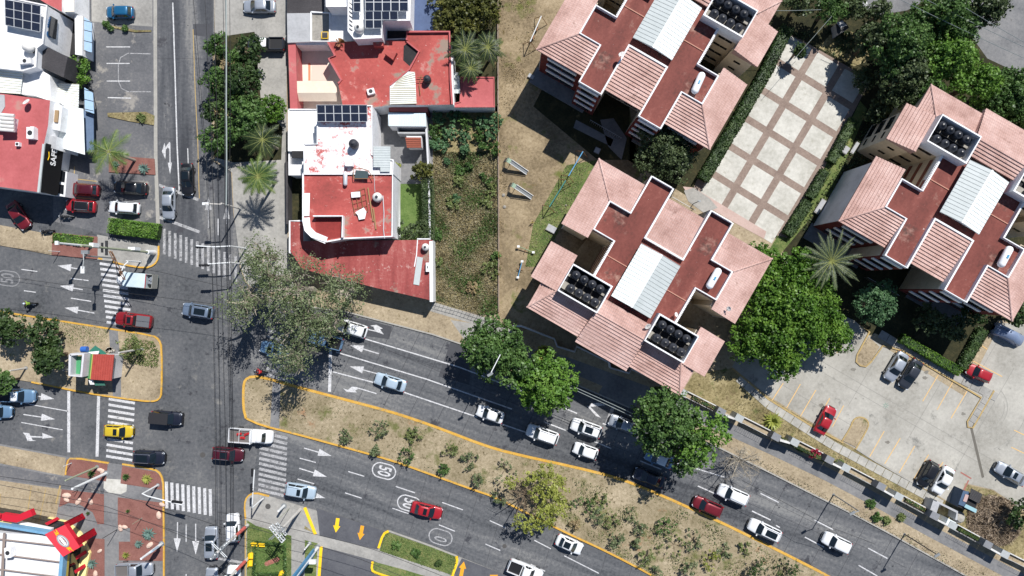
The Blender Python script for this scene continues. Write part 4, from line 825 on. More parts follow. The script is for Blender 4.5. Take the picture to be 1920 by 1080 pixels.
# upper house sign face (lettering runs up the wall facing the street)
m = MB()
for k in range(7): p = G(91.5 - k * .9, 34 + k * 4.0, 5.5); m.box((p.x + .12, p.y, 5.4), (.06, .2, .34 + .1 * (k % 2)), R(-8))
p = G(88, 64, 5.3); m.tube((p.x, p.y, 5.2), (p.x + .2, p.y, 5.2), .42, .42, 14); m.build('sign_emblem', plain('blue letters', C(40, 92, 140), .6), h)
solar('six by three solar array on the white house at the top left', [(14, 2), (81, 14), (75, 60), (10, 47)], 6.9, 4, 3, .5)
cyl_thing('water_tank', 'white horizontal water tank between the solar array and the charcoal roof', 'water tank', 54, 90, 6.1, 1.5, .55, R(-20), TANKW)
ac_unit(46, 114, 6.1, R(5), 'white air conditioner below the horizontal water tank, top left', (1.5, .7, .7))
m = MB(); q = [G(158, 32, 2.6), G(172, 42, 2.6), G(172, 100, 2.6), G(158, 93, 2.6)]; t = thing('entrance_canopy', 'pale blue glazed gate canopy by the upper left pavement', 'canopy', G(165, 70)); m.prism([(v.x, v.y) for v in q], 2.5, 2.6); BLUEP = noisy('pale blue sheet', [C(150, 178, 204), C(170, 196, 218)], .6, 4, .4, .4, world=False); m.build('roof', BLUEP, t); m = MB()
for y in (42, 60, 80, 99): m.tube(G(157, y - 4, 2.62), G(173, y, 2.62), .04, .04, 4); m.tube(G(172, y, 0), G(172, y, 2.55), .05, .05, 5)
m.build('frame', DSTEEL, t)
t = thing('entrance_canopy', 'pale blue gate canopy with dark ties below the bright green shrub', 'canopy', G(166, 188)); MB().prism(T([(158, 164), (174, 174), (176, 213), (159, 207)], 2.6), 2.5, 2.6).build('roof', BLUEP, t); m = MB()
for y in (172, 190, 208): m.tube(G(158, y - 4, 2.62), G(175, y, 2.62), .04, .04, 4); m.tube(G(174, y, 0), G(174, y, 2.55), .05, .05, 5)
m.build('frame', DSTEEL, t)
t = thing('entrance_canopy', 'darker slate blue sheet fence panel by the palm on the left', 'canopy', G(166, 240)); MB().prism(T([(157, 207), (175, 216), (176, 285), (160, 285)], 1.8), 1.7, 1.8).build('roof', noisy('slate blue sheet', [C(86, 104, 130), C(104, 122, 148)], .6, 4, .4, .5, world=False), t); m = MB()
for y in (220, 250, 280): m.tube(G(174, y, 0), G(174, y, 1.75), .05, .05, 5)
m.build('post', DSTEEL, t)
# red roofed shop H2
h = thing('shop_building', 'shop with red flat roof and black fascia sign facing the parking bays', 'shop', G(50, 280))
vol(h, 'main_volume', [(-60, 172), (6, 176), (94, 188), (90, 236), (82, 272), (71, 360), (-60, 342)], 5.6, WHITE, HREDB, 0, .0)
vol(h, 'upper_wall_block', [(94, 190), (117, 200), (112, 245), (88, 240)], 4.6, WHITE, WROOF, 0, .0)
vol(h, 'upper_wall_block', [(75, 250), (106, 256), (104, 280), (76, 272)], 4.8, WHITE, GROOF, 0, .0)
plate(h, 'shade_plate', [(-20, 175), (8, 178), (9, 200), (0, 215), (-20, 210)], 5.7, GROOF, .3)
MB().box(G(106, 218, 4.75), (.5, 1.6, .15), R(-5)).build('roof_hatch', plain('brown board', C(150, 124, 92), .8), h)
m = MB(); strip(m, T([(82, 270), (72, 361)], 5.7), .3, 5.2, 5.75); m.build('roof_edge', METALG, h)
fm = MB(); a, b = G(83, 268, 5.6), G(72, 360, 5.6); d = (b - a).normalized(); n_ = Vector((-d.y, d.x, 0)) ; n_ = n_ if n_.x > 0 else -n_
fm.add([a + n_ * .2, b + n_ * .2, b + n_ * .9 + Vector((0, 0, -2.6)), a + n_ * .9 + Vector((0, 0, -2.6))], [(0, 1, 2, 3), (3, 2, 1, 0)]); fas = fm.build('black_fascia', plain('black panel', C(34, 34, 36), .5), h)
me = textmesh('SAFE', 1.05, .01, .02); me.materials.append(plain('white letters', C(228, 228, 228), .6)); o = bpy.data.objects.new('sign_lettering', me); COL.objects.link(o); o.parent = h
xa = -d; up = (n_ * -.7 + Vector((0, 0, 2.6))).normalized(); nz = xa.cross(up)
M = Matrix((xa, up, nz)).transposed().to_4x4(); pos = a.lerp(b, .25) + n_ * .62 + Vector((0, 0, -1.25))
if nz.z < 0: M = Matrix((-xa, up, (-xa).cross(up))).transposed().to_4x4()
o.matrix_local = Matrix.Translation(pos + Vector((.05, 0, .03)) - Vector(h.location)) @ M
m = MB(); c0 = pos + up * .8; m.tube(c0 + xa * .6, c0 + xa * .0 - up * .12, .05, .05, 5); m.tube(c0 - up * .12, c0 - xa * .5, .05, .05, 5); m.build('sign_swoosh', YELB, fas)
vol(h, 'entrance_frame', [(104, 318), (126, 322), (122, 369), (100, 366)], 2.4, PALEW, WHITE, 0, .0)
plate(h, 'shop_window', [(108, 318), (123, 322), (121, 342), (108, 340)], 2.42, GLASS, .01); plate(h, 'shop_window', [(108, 345), (120, 347), (119, 365), (108, 362)], 2.42, GLASS, .01)
vol(h, 'shop_window_block', [(86, 310), (104, 316), (100, 366), (84, 362)], 3.0, plain('shop glass', C(96, 100, 84), .15), plain('shop glass', C(96, 100, 84), .15), 0)
vol(h, 'step_block', [(-60, 208), (6, 214), (28, 222), (24, 246), (-60, 240)], 6.3, WHITE, WROOF, 5.5)
t = thing('water_heater_bank', 'ribbed white tank unit at the left edge on the red shop roof', 'tank', G(14, 229, 6.3)); m = MB()
for k in range(5): m.tube(G(0, 215 + k * 7, 6.9), G(27, 217 + k * 7, 6.7), .22, .22, 8)
m.build('body', TANKW, t)
ac_unit(56, 249, 5.6, R(0), 'white upright air conditioner unit on the red shop roof', (.9, 1.5, .9)); ac_unit(60, 228 + 12, 5.6, 0, 'grey vent unit beside the upright air conditioner', (.5, .4, .5)); ac_unit(32, 270, 5.6, 0, 'small white vent box near the bottom of the red shop roof', (.5, .5, .5))
dish(G(58, 195, 5.6), 2, 'round satellite dish lying at the top of the red shop roof', .5)
# --- restaurant bottom left
RR = plain('glossy red panel', C(190, 34, 52), .6, 0, 0, .2); YY = noisy('cream yellow band', [C(232, 216, 140), C(240, 226, 160)], .6, 4, .4, .7, world=False)
h = thing('restaurant', 'restaurant with white roof, red corner portal, blue and yellow fascias at the bottom left', 'restaurant', G(60, 1040))
vol(h, 'main_volume', [(-80, 986), (0, 999), (86, 1004), (116, 1036), (106, 1120), (-80, 1120)], 4.6, PALEW, WROOF, 0, .0)
def band(pts, w, z0, z1, mat, name): m = MB(); strip(m, T(pts, z1), w, z0, z1); m.build(name, mat, h)
band([(-80, 975), (0, 986), (90, 1001)], .34, 4.3, 5.3, noisy('sky blue fascia', [C(96, 144, 178), C(124, 166, 192)], .6, 4, .4, .6, world=False), 'blue_fascia'); band([(116, 1038), (108, 1130)], .45, 4.3, 5.2, bpy.data.materials['sky blue fascia'], 'blue_fascia')
band([(-80, 964), (0, 976), (95, 996)], .55, 3.6, 4.2, WHITE, 'white_fascia'); band([(121, 1040), (112, 1130)], .5, 3.6, 4.2, WHITE, 'white_fascia')
band([(-80, 969), (0, 980), (90, 997)], .3, 4.0, 4.5, YY, 'yellow_band'); band([(124, 1040), (117, 1130)], .35, 3.8, 4.3, noisy('mustard band', [C(176, 158, 70), C(190, 172, 84)], .6, 4, .4, .7, world=False), 'yellow_band')
vol(h, 'window_wall', [(-80, 957), (0, 970), (100, 991), (130, 1040), (118, 1130), (-80, 1130)], 3.2, GLASS, PALEW, 0)
vol(h, 'base_band', [(-80, 950), (0, 962), (60, 966), (122, 978), (150, 1000), (168, 1038), (150, 1130), (-80, 1130)], .6, YY, YY, 0)
m = MB(); strip(m, T([(0, 970), (-80, 958)], 5.1), .6, 4.5, 5.1); strip(m, T([(2, 970), (30, 974), (48, 966), (58, 962)], 5), .9, 4.2, 4.9); m.build('red_fin', RR, h)
for a, b in (((86, 983), (108, 973)), ((142, 1047), (161, 1034)), ((140, 1073), (157, 1061))): m = MB(); A, B = G(*a, 3.0), G(*b, .4); nn = Vector((-(B - A).y, (B - A).x, 0)).normalized() * .22; m.add([A + nn, A - nn, B - nn, B + nn, A + nn - Vector((0, 0, 2.6)), A - nn - Vector((0, 0, 2.6)), B - nn - Vector((0, 0, .3)), B + nn - Vector((0, 0, .3))], [(0, 1, 2, 3), (3, 2, 1, 0), (0, 4, 5, 1), (1, 5, 6, 2), (2, 6, 7, 3), (3, 7, 4, 0)]); m.build('red_fin', RR, h)
# corner portal: sloping red panel with two legs
pz = 6.4; A, B, Cq, D = G(84, 1002, pz), G(118, 1044, pz), G(150, 1026, 5.0), G(122, 984, 5.0)
m = MB(); m.add([A, B, Cq, D], [(0, 1, 2, 3)]); lo = [v - Vector((0, 0, .7)) for v in (A, B, Cq, D)]; m.add([A, B, Cq, D] + lo, [(0, 4, 5, 1), (1, 5, 6, 2), (2, 6, 7, 3), (3, 7, 4, 0), (7, 6, 5, 4)])
for p0, p1 in (((122, 985), (151, 970)), ((145, 1016), (173, 999))):
    P0, P1 = G(*p0, 5.0), G(*p1, .9); dd = (P1 - P0); nn = Vector((-dd.y, dd.x, 0)).normalized() * .42
    if p0[0] == 145: nn = nn * 1.15
    vs = [P0 + nn, P0 - nn, P1 - nn, P1 + nn]; lo = [vs[0] - Vector((0, 0, 1)), vs[1] - Vector((0, 0, 1)), Vector((vs[2].x, vs[2].y, 0)), Vector((vs[3].x, vs[3].y, 0))]
    m.add(vs + lo, [(0, 1, 2, 3), (0, 4, 5, 1), (1, 5, 6, 2), (2, 6, 7, 3), (3, 7, 4, 0)]); m.add(vs + lo, [(3, 2, 1, 0), (1, 5, 4, 0), (2, 6, 5, 1), (3, 7, 6, 2), (0, 4, 7, 3)])
portal = m.build('corner_portal', RR, h)
# emblem on the portal
ctr = (A + B + Cq + D) / 4 + Vector((0, 0, .06)); ux = (B - A).normalized(); uy = (D - A).normalized(); 
def onp(u, v, k=.0): return ctr + ux * u + uy * v + Vector((0, 0, k))
def disc(rx, ry, mat, k, name, n=24): MB().add([onp(rx * math.cos(a), ry * math.sin(a), k) for a in [2 * math.pi * i / n for i in range(n)]], [tuple(range(n))]).build(name, mat, portal)
disc(1.0, .5, plain('grey logo oval', C(84, 90, 98), .5), .02, 'emblem'); disc(.82, .38, plain('white logo oval', C(160, 164, 170), .5), .03, 'emblem'); disc(.72, .3, plain('dark logo oval', C(84, 50, 60), .5), .04, 'emblem')
for k in range(7): MB().add([onp(-.6 + k * .18, -.12 - .05 * (k % 2), .06), onp(-.48 + k * .18, -.12, .06), onp(-.46 + k * .18, .13, .06), onp(-.58 + k * .18, .1 + .05 * (k % 2), .06)], [(0, 1, 2, 3)]).build('emblem_stroke', plain('white letters', C(228, 228, 228), .6), portal)
for s in (-1, 1):
    MB().add([onp(s * 1.0, -.22, .02), onp(s * 1.75, -.1, .02), onp(s * 1.35, .02, .02), onp(s * 1.95, .2, .02), onp(s * 1.1, .2, .02)], [(0, 1, 2, 3, 4), (4, 3, 2, 1, 0)]).build('emblem_wing', YELB, portal)
m = MB()
for y in (1016, 1044, 1072): m.tube(G(-60, y - 12, 5.0), G(114, y + 8 if y < 1040 else y + 10, 5.0), .1, .1, 6)
m.tube(G(8, 1000, 5.1), G(2, 1120, 5.1), .18, .18, 6); m.build('roof_beam', plain('taupe beam', C(136, 122, 114), .7), h)
ac_unit(14, 1037, 4.7, R(5), 'white rooftop unit on the bottom left restaurant', (.8, 1.3, .9))
# ---------------------------------------------------------------- foliage
def leafmat(name, cols, tr=.28):
    cols = [tuple(x * .9 + .1 * (.3 * q[0] + .6 * q[1] + .1 * q[2]) * 1.3 for x in q) for q in cols]
    m, t, b = newmat(name); N = t.nodes; L = t.links.new; N.remove(b)
    g = N.new('ShaderNodeNewGeometry'); n1 = N.new('ShaderNodeTexNoise'); n1.inputs['Scale'].default_value = .55; n1.inputs['Detail'].default_value = 6; n1.inputs['Roughness'].default_value = .75; L(g.outputs['Position'], n1.inputs['Vector'])
    r = N.new('ShaderNodeValToRGB'); e = r.color_ramp.elements; k = len(cols)
    while len(e) < k: e.new(.5)
    for i in range(k): e[i].position = .32 + .36 * i / (k - 1); e[i].color = (*cols[i], 1)
    L(n1.outputs[0], r.inputs[0])
    d = N.new('ShaderNodeBsdfDiffuse'); tl = N.new('ShaderNodeBsdfTranslucent'); mx = N.new('ShaderNodeMixShader'); mx.inputs[0].default_value = tr
    gl = N.new('ShaderNodeBsdfGlossy'); gl.inputs['Roughness'].default_value = .45; gl.inputs['Color'].default_value = (.5, .5, .5, 1); m2 = N.new('ShaderNodeMixShader'); m2.inputs[0].default_value = .035
    L(r.outputs[0], d.inputs[0]); L(r.outputs[0], tl.inputs[0]); L(d.outputs[0], mx.inputs[1]); L(tl.outputs[0], mx.inputs[2]); L(mx.outputs[0], m2.inputs[1]); L(gl.outputs[0], m2.inputs[2]); L(m2.outputs[0], N['Material Output'].inputs[0])
    return m
LM = {
 'dark': leafmat('dark green leaves', [C(34, 54, 28), C(50, 74, 36), C(68, 92, 44), C(92, 114, 60)]),
 'mid': leafmat('green leaves', [C(48, 74, 34), C(66, 98, 42), C(88, 122, 54), C(112, 142, 70)]),
 'bright': leafmat('bright green leaves', [C(52, 86, 24), C(80, 122, 30), C(104, 144, 42), C(124, 158, 56)]),
 'vivid': leafmat('vivid green leaves', [C(44, 76, 16), C(72, 112, 22), C(96, 136, 30), C(124, 156, 44)]),
 'olive': leafmat('grey olive leaves', [C(78, 94, 58), C(98, 114, 72), C(116, 130, 88), C(136, 148, 106)]),
 'deep': leafmat('deep olive leaves', [C(50, 64, 38), C(66, 82, 48), C(86, 102, 62), C(106, 120, 78)]),
 'yellow': leafmat('yellow green leaves', [C(106, 116, 38), C(134, 142, 48), C(152, 160, 60), C(176, 178, 78)]),
 'blue': leafmat('blue green leaves', [C(54, 84, 52), C(70, 106, 66), C(90, 130, 84), C(110, 148, 98)]),
 'golden': leafmat('dark golden leaves', [C(52, 60, 24), C(76, 82, 32), C(102, 104, 40), C(136, 130, 50)]),
 'dry': leafmat('dry leaves', [C(112, 98, 66), C(140, 122, 86), C(164, 144, 104), C(150, 140, 84)], .15),
 'straw': leafmat('straw', [C(92, 84, 60), C(128, 118, 86), C(152, 142, 110), C(130, 128, 82)], .15),
 'agave': leafmat('agave leaves', [C(84, 112, 104), C(104, 134, 124), C(124, 152, 140)], .1),
 'palm': leafmat('palm fronds', [C(50, 76, 30), C(70, 98, 38), C(96, 122, 50), C(126, 140, 66)]),
 'datepalm': leafmat('grey palm fronds', [C(48, 62, 42), C(68, 84, 58), C(96, 110, 80), C(122, 134, 102)]),
 'shrub': leafmat('shrub leaves', [C(84, 98, 50), C(104, 120, 62), C(126, 140, 76), C(144, 152, 92)]),
 'darkpalm': leafmat('dark palm fronds', [C(30, 46, 26), C(44, 62, 34), C(62, 80, 42), C(92, 104, 56)]),
 'red': leafmat('bougainvillea bracts', [C(150, 30, 60), C(186, 44, 76)]),
}
BARK = noisy('bark', [C(86, 74, 60), C(112, 98, 82), C(134, 120, 102)], 1, 6, .5, .95, world=False)
BARKG = noisy('pale bark', [C(140, 132, 118), C(166, 158, 144)], 1, 6, .5, .95, world=False)
def leaves(name, cen, nor, size, mat, parent, jit=.7, aspect=1.5):
    n = len(cen); nor = nor + rng.normal(0, jit, (n, 3)); nor /= np.linalg.norm(nor, axis=1)[:, None] + 1e-9
    a = rng.normal(0, 1, (n, 3)); u = np.cross(nor, a); u /= np.linalg.norm(u, axis=1)[:, None] + 1e-9; v = np.cross(nor, u)
    s = (size * rng.uniform(.6, 1.25, n))[:, None]
    P4 = np.stack([cen - u * s * aspect * .5, cen - v * s * .5, cen + u * s * aspect * .5, cen + v * s * .5], 1).reshape(-1, 3)
    me = bpy.data.meshes.new(name); me.vertices.add(4 * n); me.vertices.foreach_set('co', P4.ravel()); me.loops.add(4 * n); me.loops.foreach_set('vertex_index', np.arange(4 * n, dtype=np.int32))
    me.polygons.add(n); me.polygons.foreach_set('loop_start', np.arange(0, 4 * n, 4, dtype=np.int32)); me.polygons.foreach_set('loop_total', np.full(n, 4, dtype=np.int32))
    me.materials.append(mat); me.update(calc_edges=True); me.validate()
    o = bpy.data.objects.new(name, me); COL.objects.link(o)
    if parent is not None: o.parent = parent
    return o
def crown_points(blobs, dens, per=15, cr=.42, flat=.75, fill=.25):
    cs, ns = [], []
    for (x, y, z, r, rz) in blobs:
        n = max(6, int(dens * 2 * math.pi * r * r * .8))
        d = rng.normal(0, 1, (n, 3)); d[:, 2] = np.abs(d[:, 2]) * 1.0 - .35 * rng.random(n); d /= np.linalg.norm(d, axis=1)[:, None]
        rr = np.where(rng.random(n) < fill, rng.uniform(.45, .9, n), rng.uniform(.88, 1.1, n))[:, None]
        c = np.array([x, y, z]) + d * rr * np.array([r, r, rz])
        off = rng.normal(0, 1, (n, per, 3)); off /= np.linalg.norm(off, axis=2)[..., None]; off *= (rng.random((n, per, 1)) ** .4) * cr * rng.uniform(.6, 1.3, (n, 1, 1)); off[..., 2] *= flat
        p = (c[:, None, :] + off).reshape(-1, 3); nn = (off * 1.2 + d[:, None, :] * .35 + np.array([0, 0, .25])).reshape(-1, 3)
        nn /= np.linalg.norm(nn, axis=1)[:, None] + 1e-9; cs.append(p); ns.append(nn)
    return np.concatenate(cs), np.concatenate(ns)
def tree(px, py, rp, h, key, label, dens=2.2, leaf=.26, sy=1., nb=9, name='tree', cat='tree', group=None, gap=0, bark=None, cr=.42, limbs=6, rot=0., full=False):
    zc = h * .62; c = G(px, py, zc); Rm = rp / S * (H - zc) / H
    t = thing(name, label, cat, (c.x, c.y, 0.1), 0, group); bl = []
    Rz = max(h - zc, .4) * .8
    bl.append((0, 0, zc, Rm * .5, Rz))
    for k in range(nb):
        a = 2 * math.pi * (k + random.uniform(-.3, .3)) / nb; q = random.uniform(.5, .7); r = Rm * random.uniform(.28, .42)
        x, y = math.cos(a) * Rm * q, math.sin(a) * Rm * q * sy
        if rot: x, y = x * math.cos(rot) - y * math.sin(rot), x * math.sin(rot) + y * math.cos(rot)
        bl.append((x, y, zc - random.uniform(-.1, .5) * Rz, r, min(r * .8, Rz)))
    if Rm > 2.5:
        for k in range(nb // 2):
            a = random.random() * 6.28; q = random.uniform(.1, .45); r = Rm * random.uniform(.25, .36); bl.append((math.cos(a) * Rm * q, math.sin(a) * Rm * q * sy, zc + Rz * random.uniform(.1, .45), r, r * .8))
    if full: bl = [(0, 0, zc, Rm * .93, Rz)] + [(b[0] * .8, b[1] * .8, b[2] - .5, b[3], b[4]) for b in bl[1:]]
    if gap: bl = [b for b in bl[1:] if random.random() > gap] or bl[1:]
    cs, ns = crown_points(bl, dens, cr=cr)
    leaves('crown', cs, ns, leaf, LM[key], t)
    m = MB(); r0 = max(.07, .028 * h); top = Vector((random.uniform(-.2, .2), random.uniform(-.2, .2), zc * .7)); m.tube((0, 0, -.1), top, r0 * 1.4, r0 * .9, 8)
    for b in bl[1:1 + limbs]:
        e = Vector((b[0], b[1], b[2])); mid = top.lerp(e, .5) + Vector((random.uniform(-.2, .2), random.uniform(-.2, .2), .15)); m.tube(top, mid, r0 * .7, r0 * .45, 6); m.tube(mid, e, r0 * .45, r0 * .15, 5)
        for q in range(3):
            f_ = e + Vector((random.uniform(-.6, .6), random.uniform(-.6, .6), random.uniform(0, .4))) * b[3] * 1.1; m.tube(mid.lerp(e, .6), f_, r0 * .22, r0 * .06, 4)
    m.build('trunk', bark or BARK, t, local=True)
    return t
def palm(px, py, rp, h, key, label, n=22, leaflet=1., droop=.5, name='palm_tree', bx=None, w=.5):
    c = G(px, py, h); Rm = rp / S * (H - h) / H; b = Vector((c.x, c.y, .1)); t = thing(name, label, 'palm tree', b)
    m = MB(); m.tube((0, 0, -.1), (0, 0, h * .5), .2, .16, 10); m.tube((0, 0, h * .5), (0, 0, h * .97), .16, .15, 10); m.build('trunk', BARKG, t, local=True)
    lf = MB(); rc = MB()
    for k in range(n):
        a = 2 * math.pi * k / n + random.uniform(-.12, .12); up = random.uniform(.1, .9); L = Rm * random.uniform(.85, 1.12) * (1 if k % 3 else .75)
        p = Vector((0, 0, h * .97)); pts = []; d = Vector((math.cos(a), math.sin(a), 0)); nrm = Vector((-d.y, d.x, 0)); side = random.uniform(-.15, .15)
        for i in range(13):
            s_ = i / 12; pts.append(p + d * L * s_ * (1 - .06 * s_) + nrm * side * L * s_ * s_ + Vector((0, 0, up * L * .5 * s_ - droop * L * (s_ ** 2) * (.5 + up * .6))))
        for i in range(12): rc.tube(pts[i], pts[i + 1], .045 * (1 - i / 14), .045 * (1 - (i + 1) / 14), 4, cap=False)
        K = 30
        for j in range(3, K):
            s_ = j / K; i = min(11, int(s_ * 12)); q = pts[i].lerp(pts[i + 1], s_ * 12 - i); tg = (pts[i + 1] - pts[i]).normalized(); sd_ = tg.cross(Vector((0, 0, 1))).normalized()
            ll = leaflet * w * Rm * .42 * math.sin(math.pi * min(1, s_ * .9 + .12)) ** .7
            for sg in (-1, 1):
                tip = q + sd_ * sg * ll * .75 + tg * ll * .6 + Vector((0, 0, random.uniform(-.45, .12) * ll)); wv = tg * .038 * (1 + Rm * .1)
                lf.add([q - wv, q + wv, tip], [(0, 1, 2)])
    fr = lf.build('fronds', LM[key], t, local=True); rc.build('frond_stems', plain('frond stem', C(128, 132, 72), .8), t, local=True)
    return t
def rosette(px, py, rp, key, label, n=26, name='agave', h=.6, z=.14):
    c = G(px, py, .4); Rm = rp / S; t = thing(name, label, 'plant', (c.x, c.y, z)); m = MB()
    for k in range(n):
        a = 2 * math.pi * k * .381966 ; e = .15 + .85 * (k / n); L = Rm * (1.1 - .5 * (k / n)); d = Vector((math.cos(a), math.sin(a), 0)); s_ = Vector((-d.y, d.x, 0)) * Rm * .11
        p1 = d * L * .5 + Vector((0, 0, h * e * .8 + .1)); p2 = d * L + Vector((0, 0, h * e * 1.1 + .05))
        m.add([-s_ * .6 + Vector((0, 0, .05)), s_ * .6 + Vector((0, 0, .05)), p1 + s_, p1 - s_, p2], [(0, 1, 2, 3), (3, 2, 4)])
    m.build('leaves', LM[key], t, local=True)
def hedge(pts, w, h, key, label, px=True, leaf=.17, dens=70, group=None):
    """box-shaped clipped hedge: many leaf faces spread over and just inside the box"""
    q = P(pts, h) if px else pts; cen = sum(q, Vector()) / len(q); cs = []; ns = []
    for a, b in zip(q[:-1], q[1:]):
        d = b - a; L = d.length; d.normalize(); nn = Vector((-d.y, d.x, 0)); n = int(dens * L * (w + 2 * h)); u = rng.uniform(-.02, 1.02, n) * L; face = rng.random(n)
        s = rng.uniform(-.5, .5, n) * w; z = rng.uniform(.9, 1.05, n) * h; f2 = face > w / (w + 2 * h); s[f2] = np.sign(rng.uniform(-1, 1, f2.sum())) * w * rng.uniform(.42, .54, f2.sum()); z[f2] = rng.uniform(.1, 1, f2.sum()) * h
        z = z + .08 * np.sin(u * 2.1) + .06 * np.sin(u * 5.3 + s * 4)
        p = np.array(a)[None, :2] + np.outer(u, np.array(d)[:2]) + np.outer(s, np.array(nn)[:2]); cs.append(np.column_stack([p, z + .1])); N_ = np.zeros((n, 3)); N_[:, 2] = .6; N_[f2, :2] = np.outer(np.sign(s[f2]), np.array(nn)[:2]); ns.append(N_)
    c = np.concatenate(cs); base = np.array([cen.x, cen.y, .1]); t = thing('hedge', label, 'hedge', base, 0, group)
    leaves('foliage', c - base, np.concatenate(ns), leaf, LM[key], t, .6, 1.3)
    m = MB()
    for a, b in zip(q[:-1], q[1:]):
        L = (b - a).length; 
        for k in range(max(2, int(L / 1.2))):
            p = a.lerp(b, (k + .5) / max(2, int(L / 1.2))) - Vector(base); m.tube((p.x, p.y, 0), (p.x, p.y, h * .8), .05, .03, 5)
    m.build('stem', BARK, t, local=True); mm = MB(); strip(mm, [(v.x - base[0], v.y - base[1]) for v in q], w * .8, 0, h * .86); mm.build('inner_foliage', LM['dark'], t, local=True)
def shrub(px, py, rp, key, label, h=None, dens=3.0, group=None, name='shrub', gap=0, leaf=.16, z0=.1):
    h = h or rp / S * 1.1; c = G(px, py, h * .6); Rm = rp / S; t = thing(name, label, 'shrub', (c.x, c.y, z0), 0, group); bl = [(0, 0, h * .5, Rm * .5, h * .42)]
    for k in range(6):
        a = 6.28 * k / 6 + random.uniform(-.4, .4); q = random.uniform(.45, .75); bl.append((math.cos(a) * Rm * q, math.sin(a) * Rm * q, h * random.uniform(.3, .6), Rm * random.uniform(.22, .4), h * .35))
    if gap: bl = [b for b in bl if random.random() > gap] or bl[:2]
    cs, ns = crown_points(bl, dens, per=12, cr=.22, fill=.4); cs[:, 2] = np.maximum(cs[:, 2], .02); leaves('foliage', cs, ns, leaf, LM[key], t)
    m = MB()
    for b in bl: m.tube((0, 0, 0), (b[0], b[1], b[2]), .03, .012, 4)
    m.build('stem', BARK, t, local=True)
    return t
g1 = 'trees in the strip beside the north street'
tree(405, 84, 25, 6, 'mid', 'slim green tree at the top of the street strip, closest to the top edge', group=g1); tree(468, 92, 32, 6, 'dark', 'dark green tree beside the parked grey pickup truck', group=g1)
tree(402, 150, 28, 6, 'mid', 'green tree hanging over the street just below the slim one', group=g1); tree(454, 152, 41, 7, 'dark', 'dense dark tree in the middle of the street strip, right of the cables', group=g1)
tree(402, 208, 30, 6.5, 'dark', 'broad tree over the street edge with brown twigs on its right', group=g1); tree(460, 212, 44, 7, 'mid', 'large green tree left of the round clipped tree', group=g1)
tree(402, 262, 31, 6.5, 'mid', 'lowest green tree of the street strip, hanging over the road', group=g1); tree(432, 178, 26, 6, 'dark', 'dark green crown under the cables, level with the round tree top', group=g1); tree(434, 246, 28, 6.2, 'mid', 'green crown under the cables left of the feathery palm', group=g1); tree(440, 112, 20, 5.5, 'mid', 'green crown right of the cables near the grey pickup', group=g1); tree(428, 120, 14, 5, 'dry', 'thin brown tree between the cables at the top of the strip', dens=1, group=g1); tree(424, 215, 17, 5.5, 'dry', 'thin brown dying tree under the cables in the middle of the strip', dens=1.2, group=g1)
tree(511, 204, 26, 4.5, 'vivid', 'round clipped bright green tree by the red courtyard wall', dens=9, leaf=.15, name='round_tree', full=True, cr=.2)
palm(492, 262, 42, 6, 'darkpalm', 'feathery palm just above the larger bright palm on the street strip', n=17, w=.6); palm(483, 331, 47, 6.5, 'palm', 'bright yellow-green palm below the feathery one near the concrete pavement', n=16, w=.55)
palm(203, 284, 50, 6.5, 'palm', 'palm growing from the brick planting bed on the left parking lot', n=10, w=.7)
tree(147, 125, 19, 3.2, 'bright', 'bright green bushy tree behind the pale blue gates, upper half', dens=4, leaf=.2); tree(150, 148, 18, 3.0, 'bright', 'bright green bushy tree behind the pale blue gates, lower half', dens=4, leaf=.2)
g2 = 'olive trees at the avenue corner'
for a in ((500, 520, 44, 15, 'olive tree between the corner pavement and the big central one'), (482, 478, 42, 11, 'smaller olive tree over the pavement corner, above the big one'), (450, 566, 54, 15, 'leftmost spreading olive tree, reaching over the crossing'), (545, 545, 72, 16, 'big central olive tree with grey-green foliage over the avenue'), (640, 545, 54, 13, 'olive tree overlapping the low red roof'), (560, 600, 64, 16, 'olive tree covering the crosswalk north of the median'), (610, 612, 47, 15, 'sparse olive tree hanging over the white pickup truck'), (548, 670, 50, 15, 'lowest olive tree reaching over the yellow kerb of the median')):
    tree(a[0], a[1], a[2], a[3], 'olive', a[4], dens=.85, leaf=.17, gap=.08, nb=14, group=g2, bark=BARKG, cr=.8, limbs=12)
tree(775, 440, 32, 3.5, 'deep', 'dark sprawling shrub-like tree overlapping the corner of the low red roof', dens=1.8, nb=8)
tree(792, 322, 22, 4, 'golden', 'dark tree in the back yard left of the white wall', dens=2.8); hedge([(800, 335), (803, 448)], 1.4, 2.6, 'deep', 'tall dark ivy hedge between the green lawn and the dry lot', dens=50)
tree(862, 20, 58, 6, 'golden', 'large dark golden-green tree at the top edge beside the blue canopy', dens=2.6); tree(915, 20, 34, 6, 'golden', 'dark golden-green tree at the top edge touching the playground', dens=2.4)
for a in ((872, 92, 42), (915, 88, 38), (882, 128, 30)): palm(a[0], a[1], a[2], 5.5, 'darkpalm', {872: 'dark feathery palm behind the red-roofed house, left one', 915: 'feathery palm leaning over the playground fence', 882: 'lowest small palm above the red garden room roof'}[a[0]], n=24, w=.45)
g3 = 'leafy bushes in the dry lot'
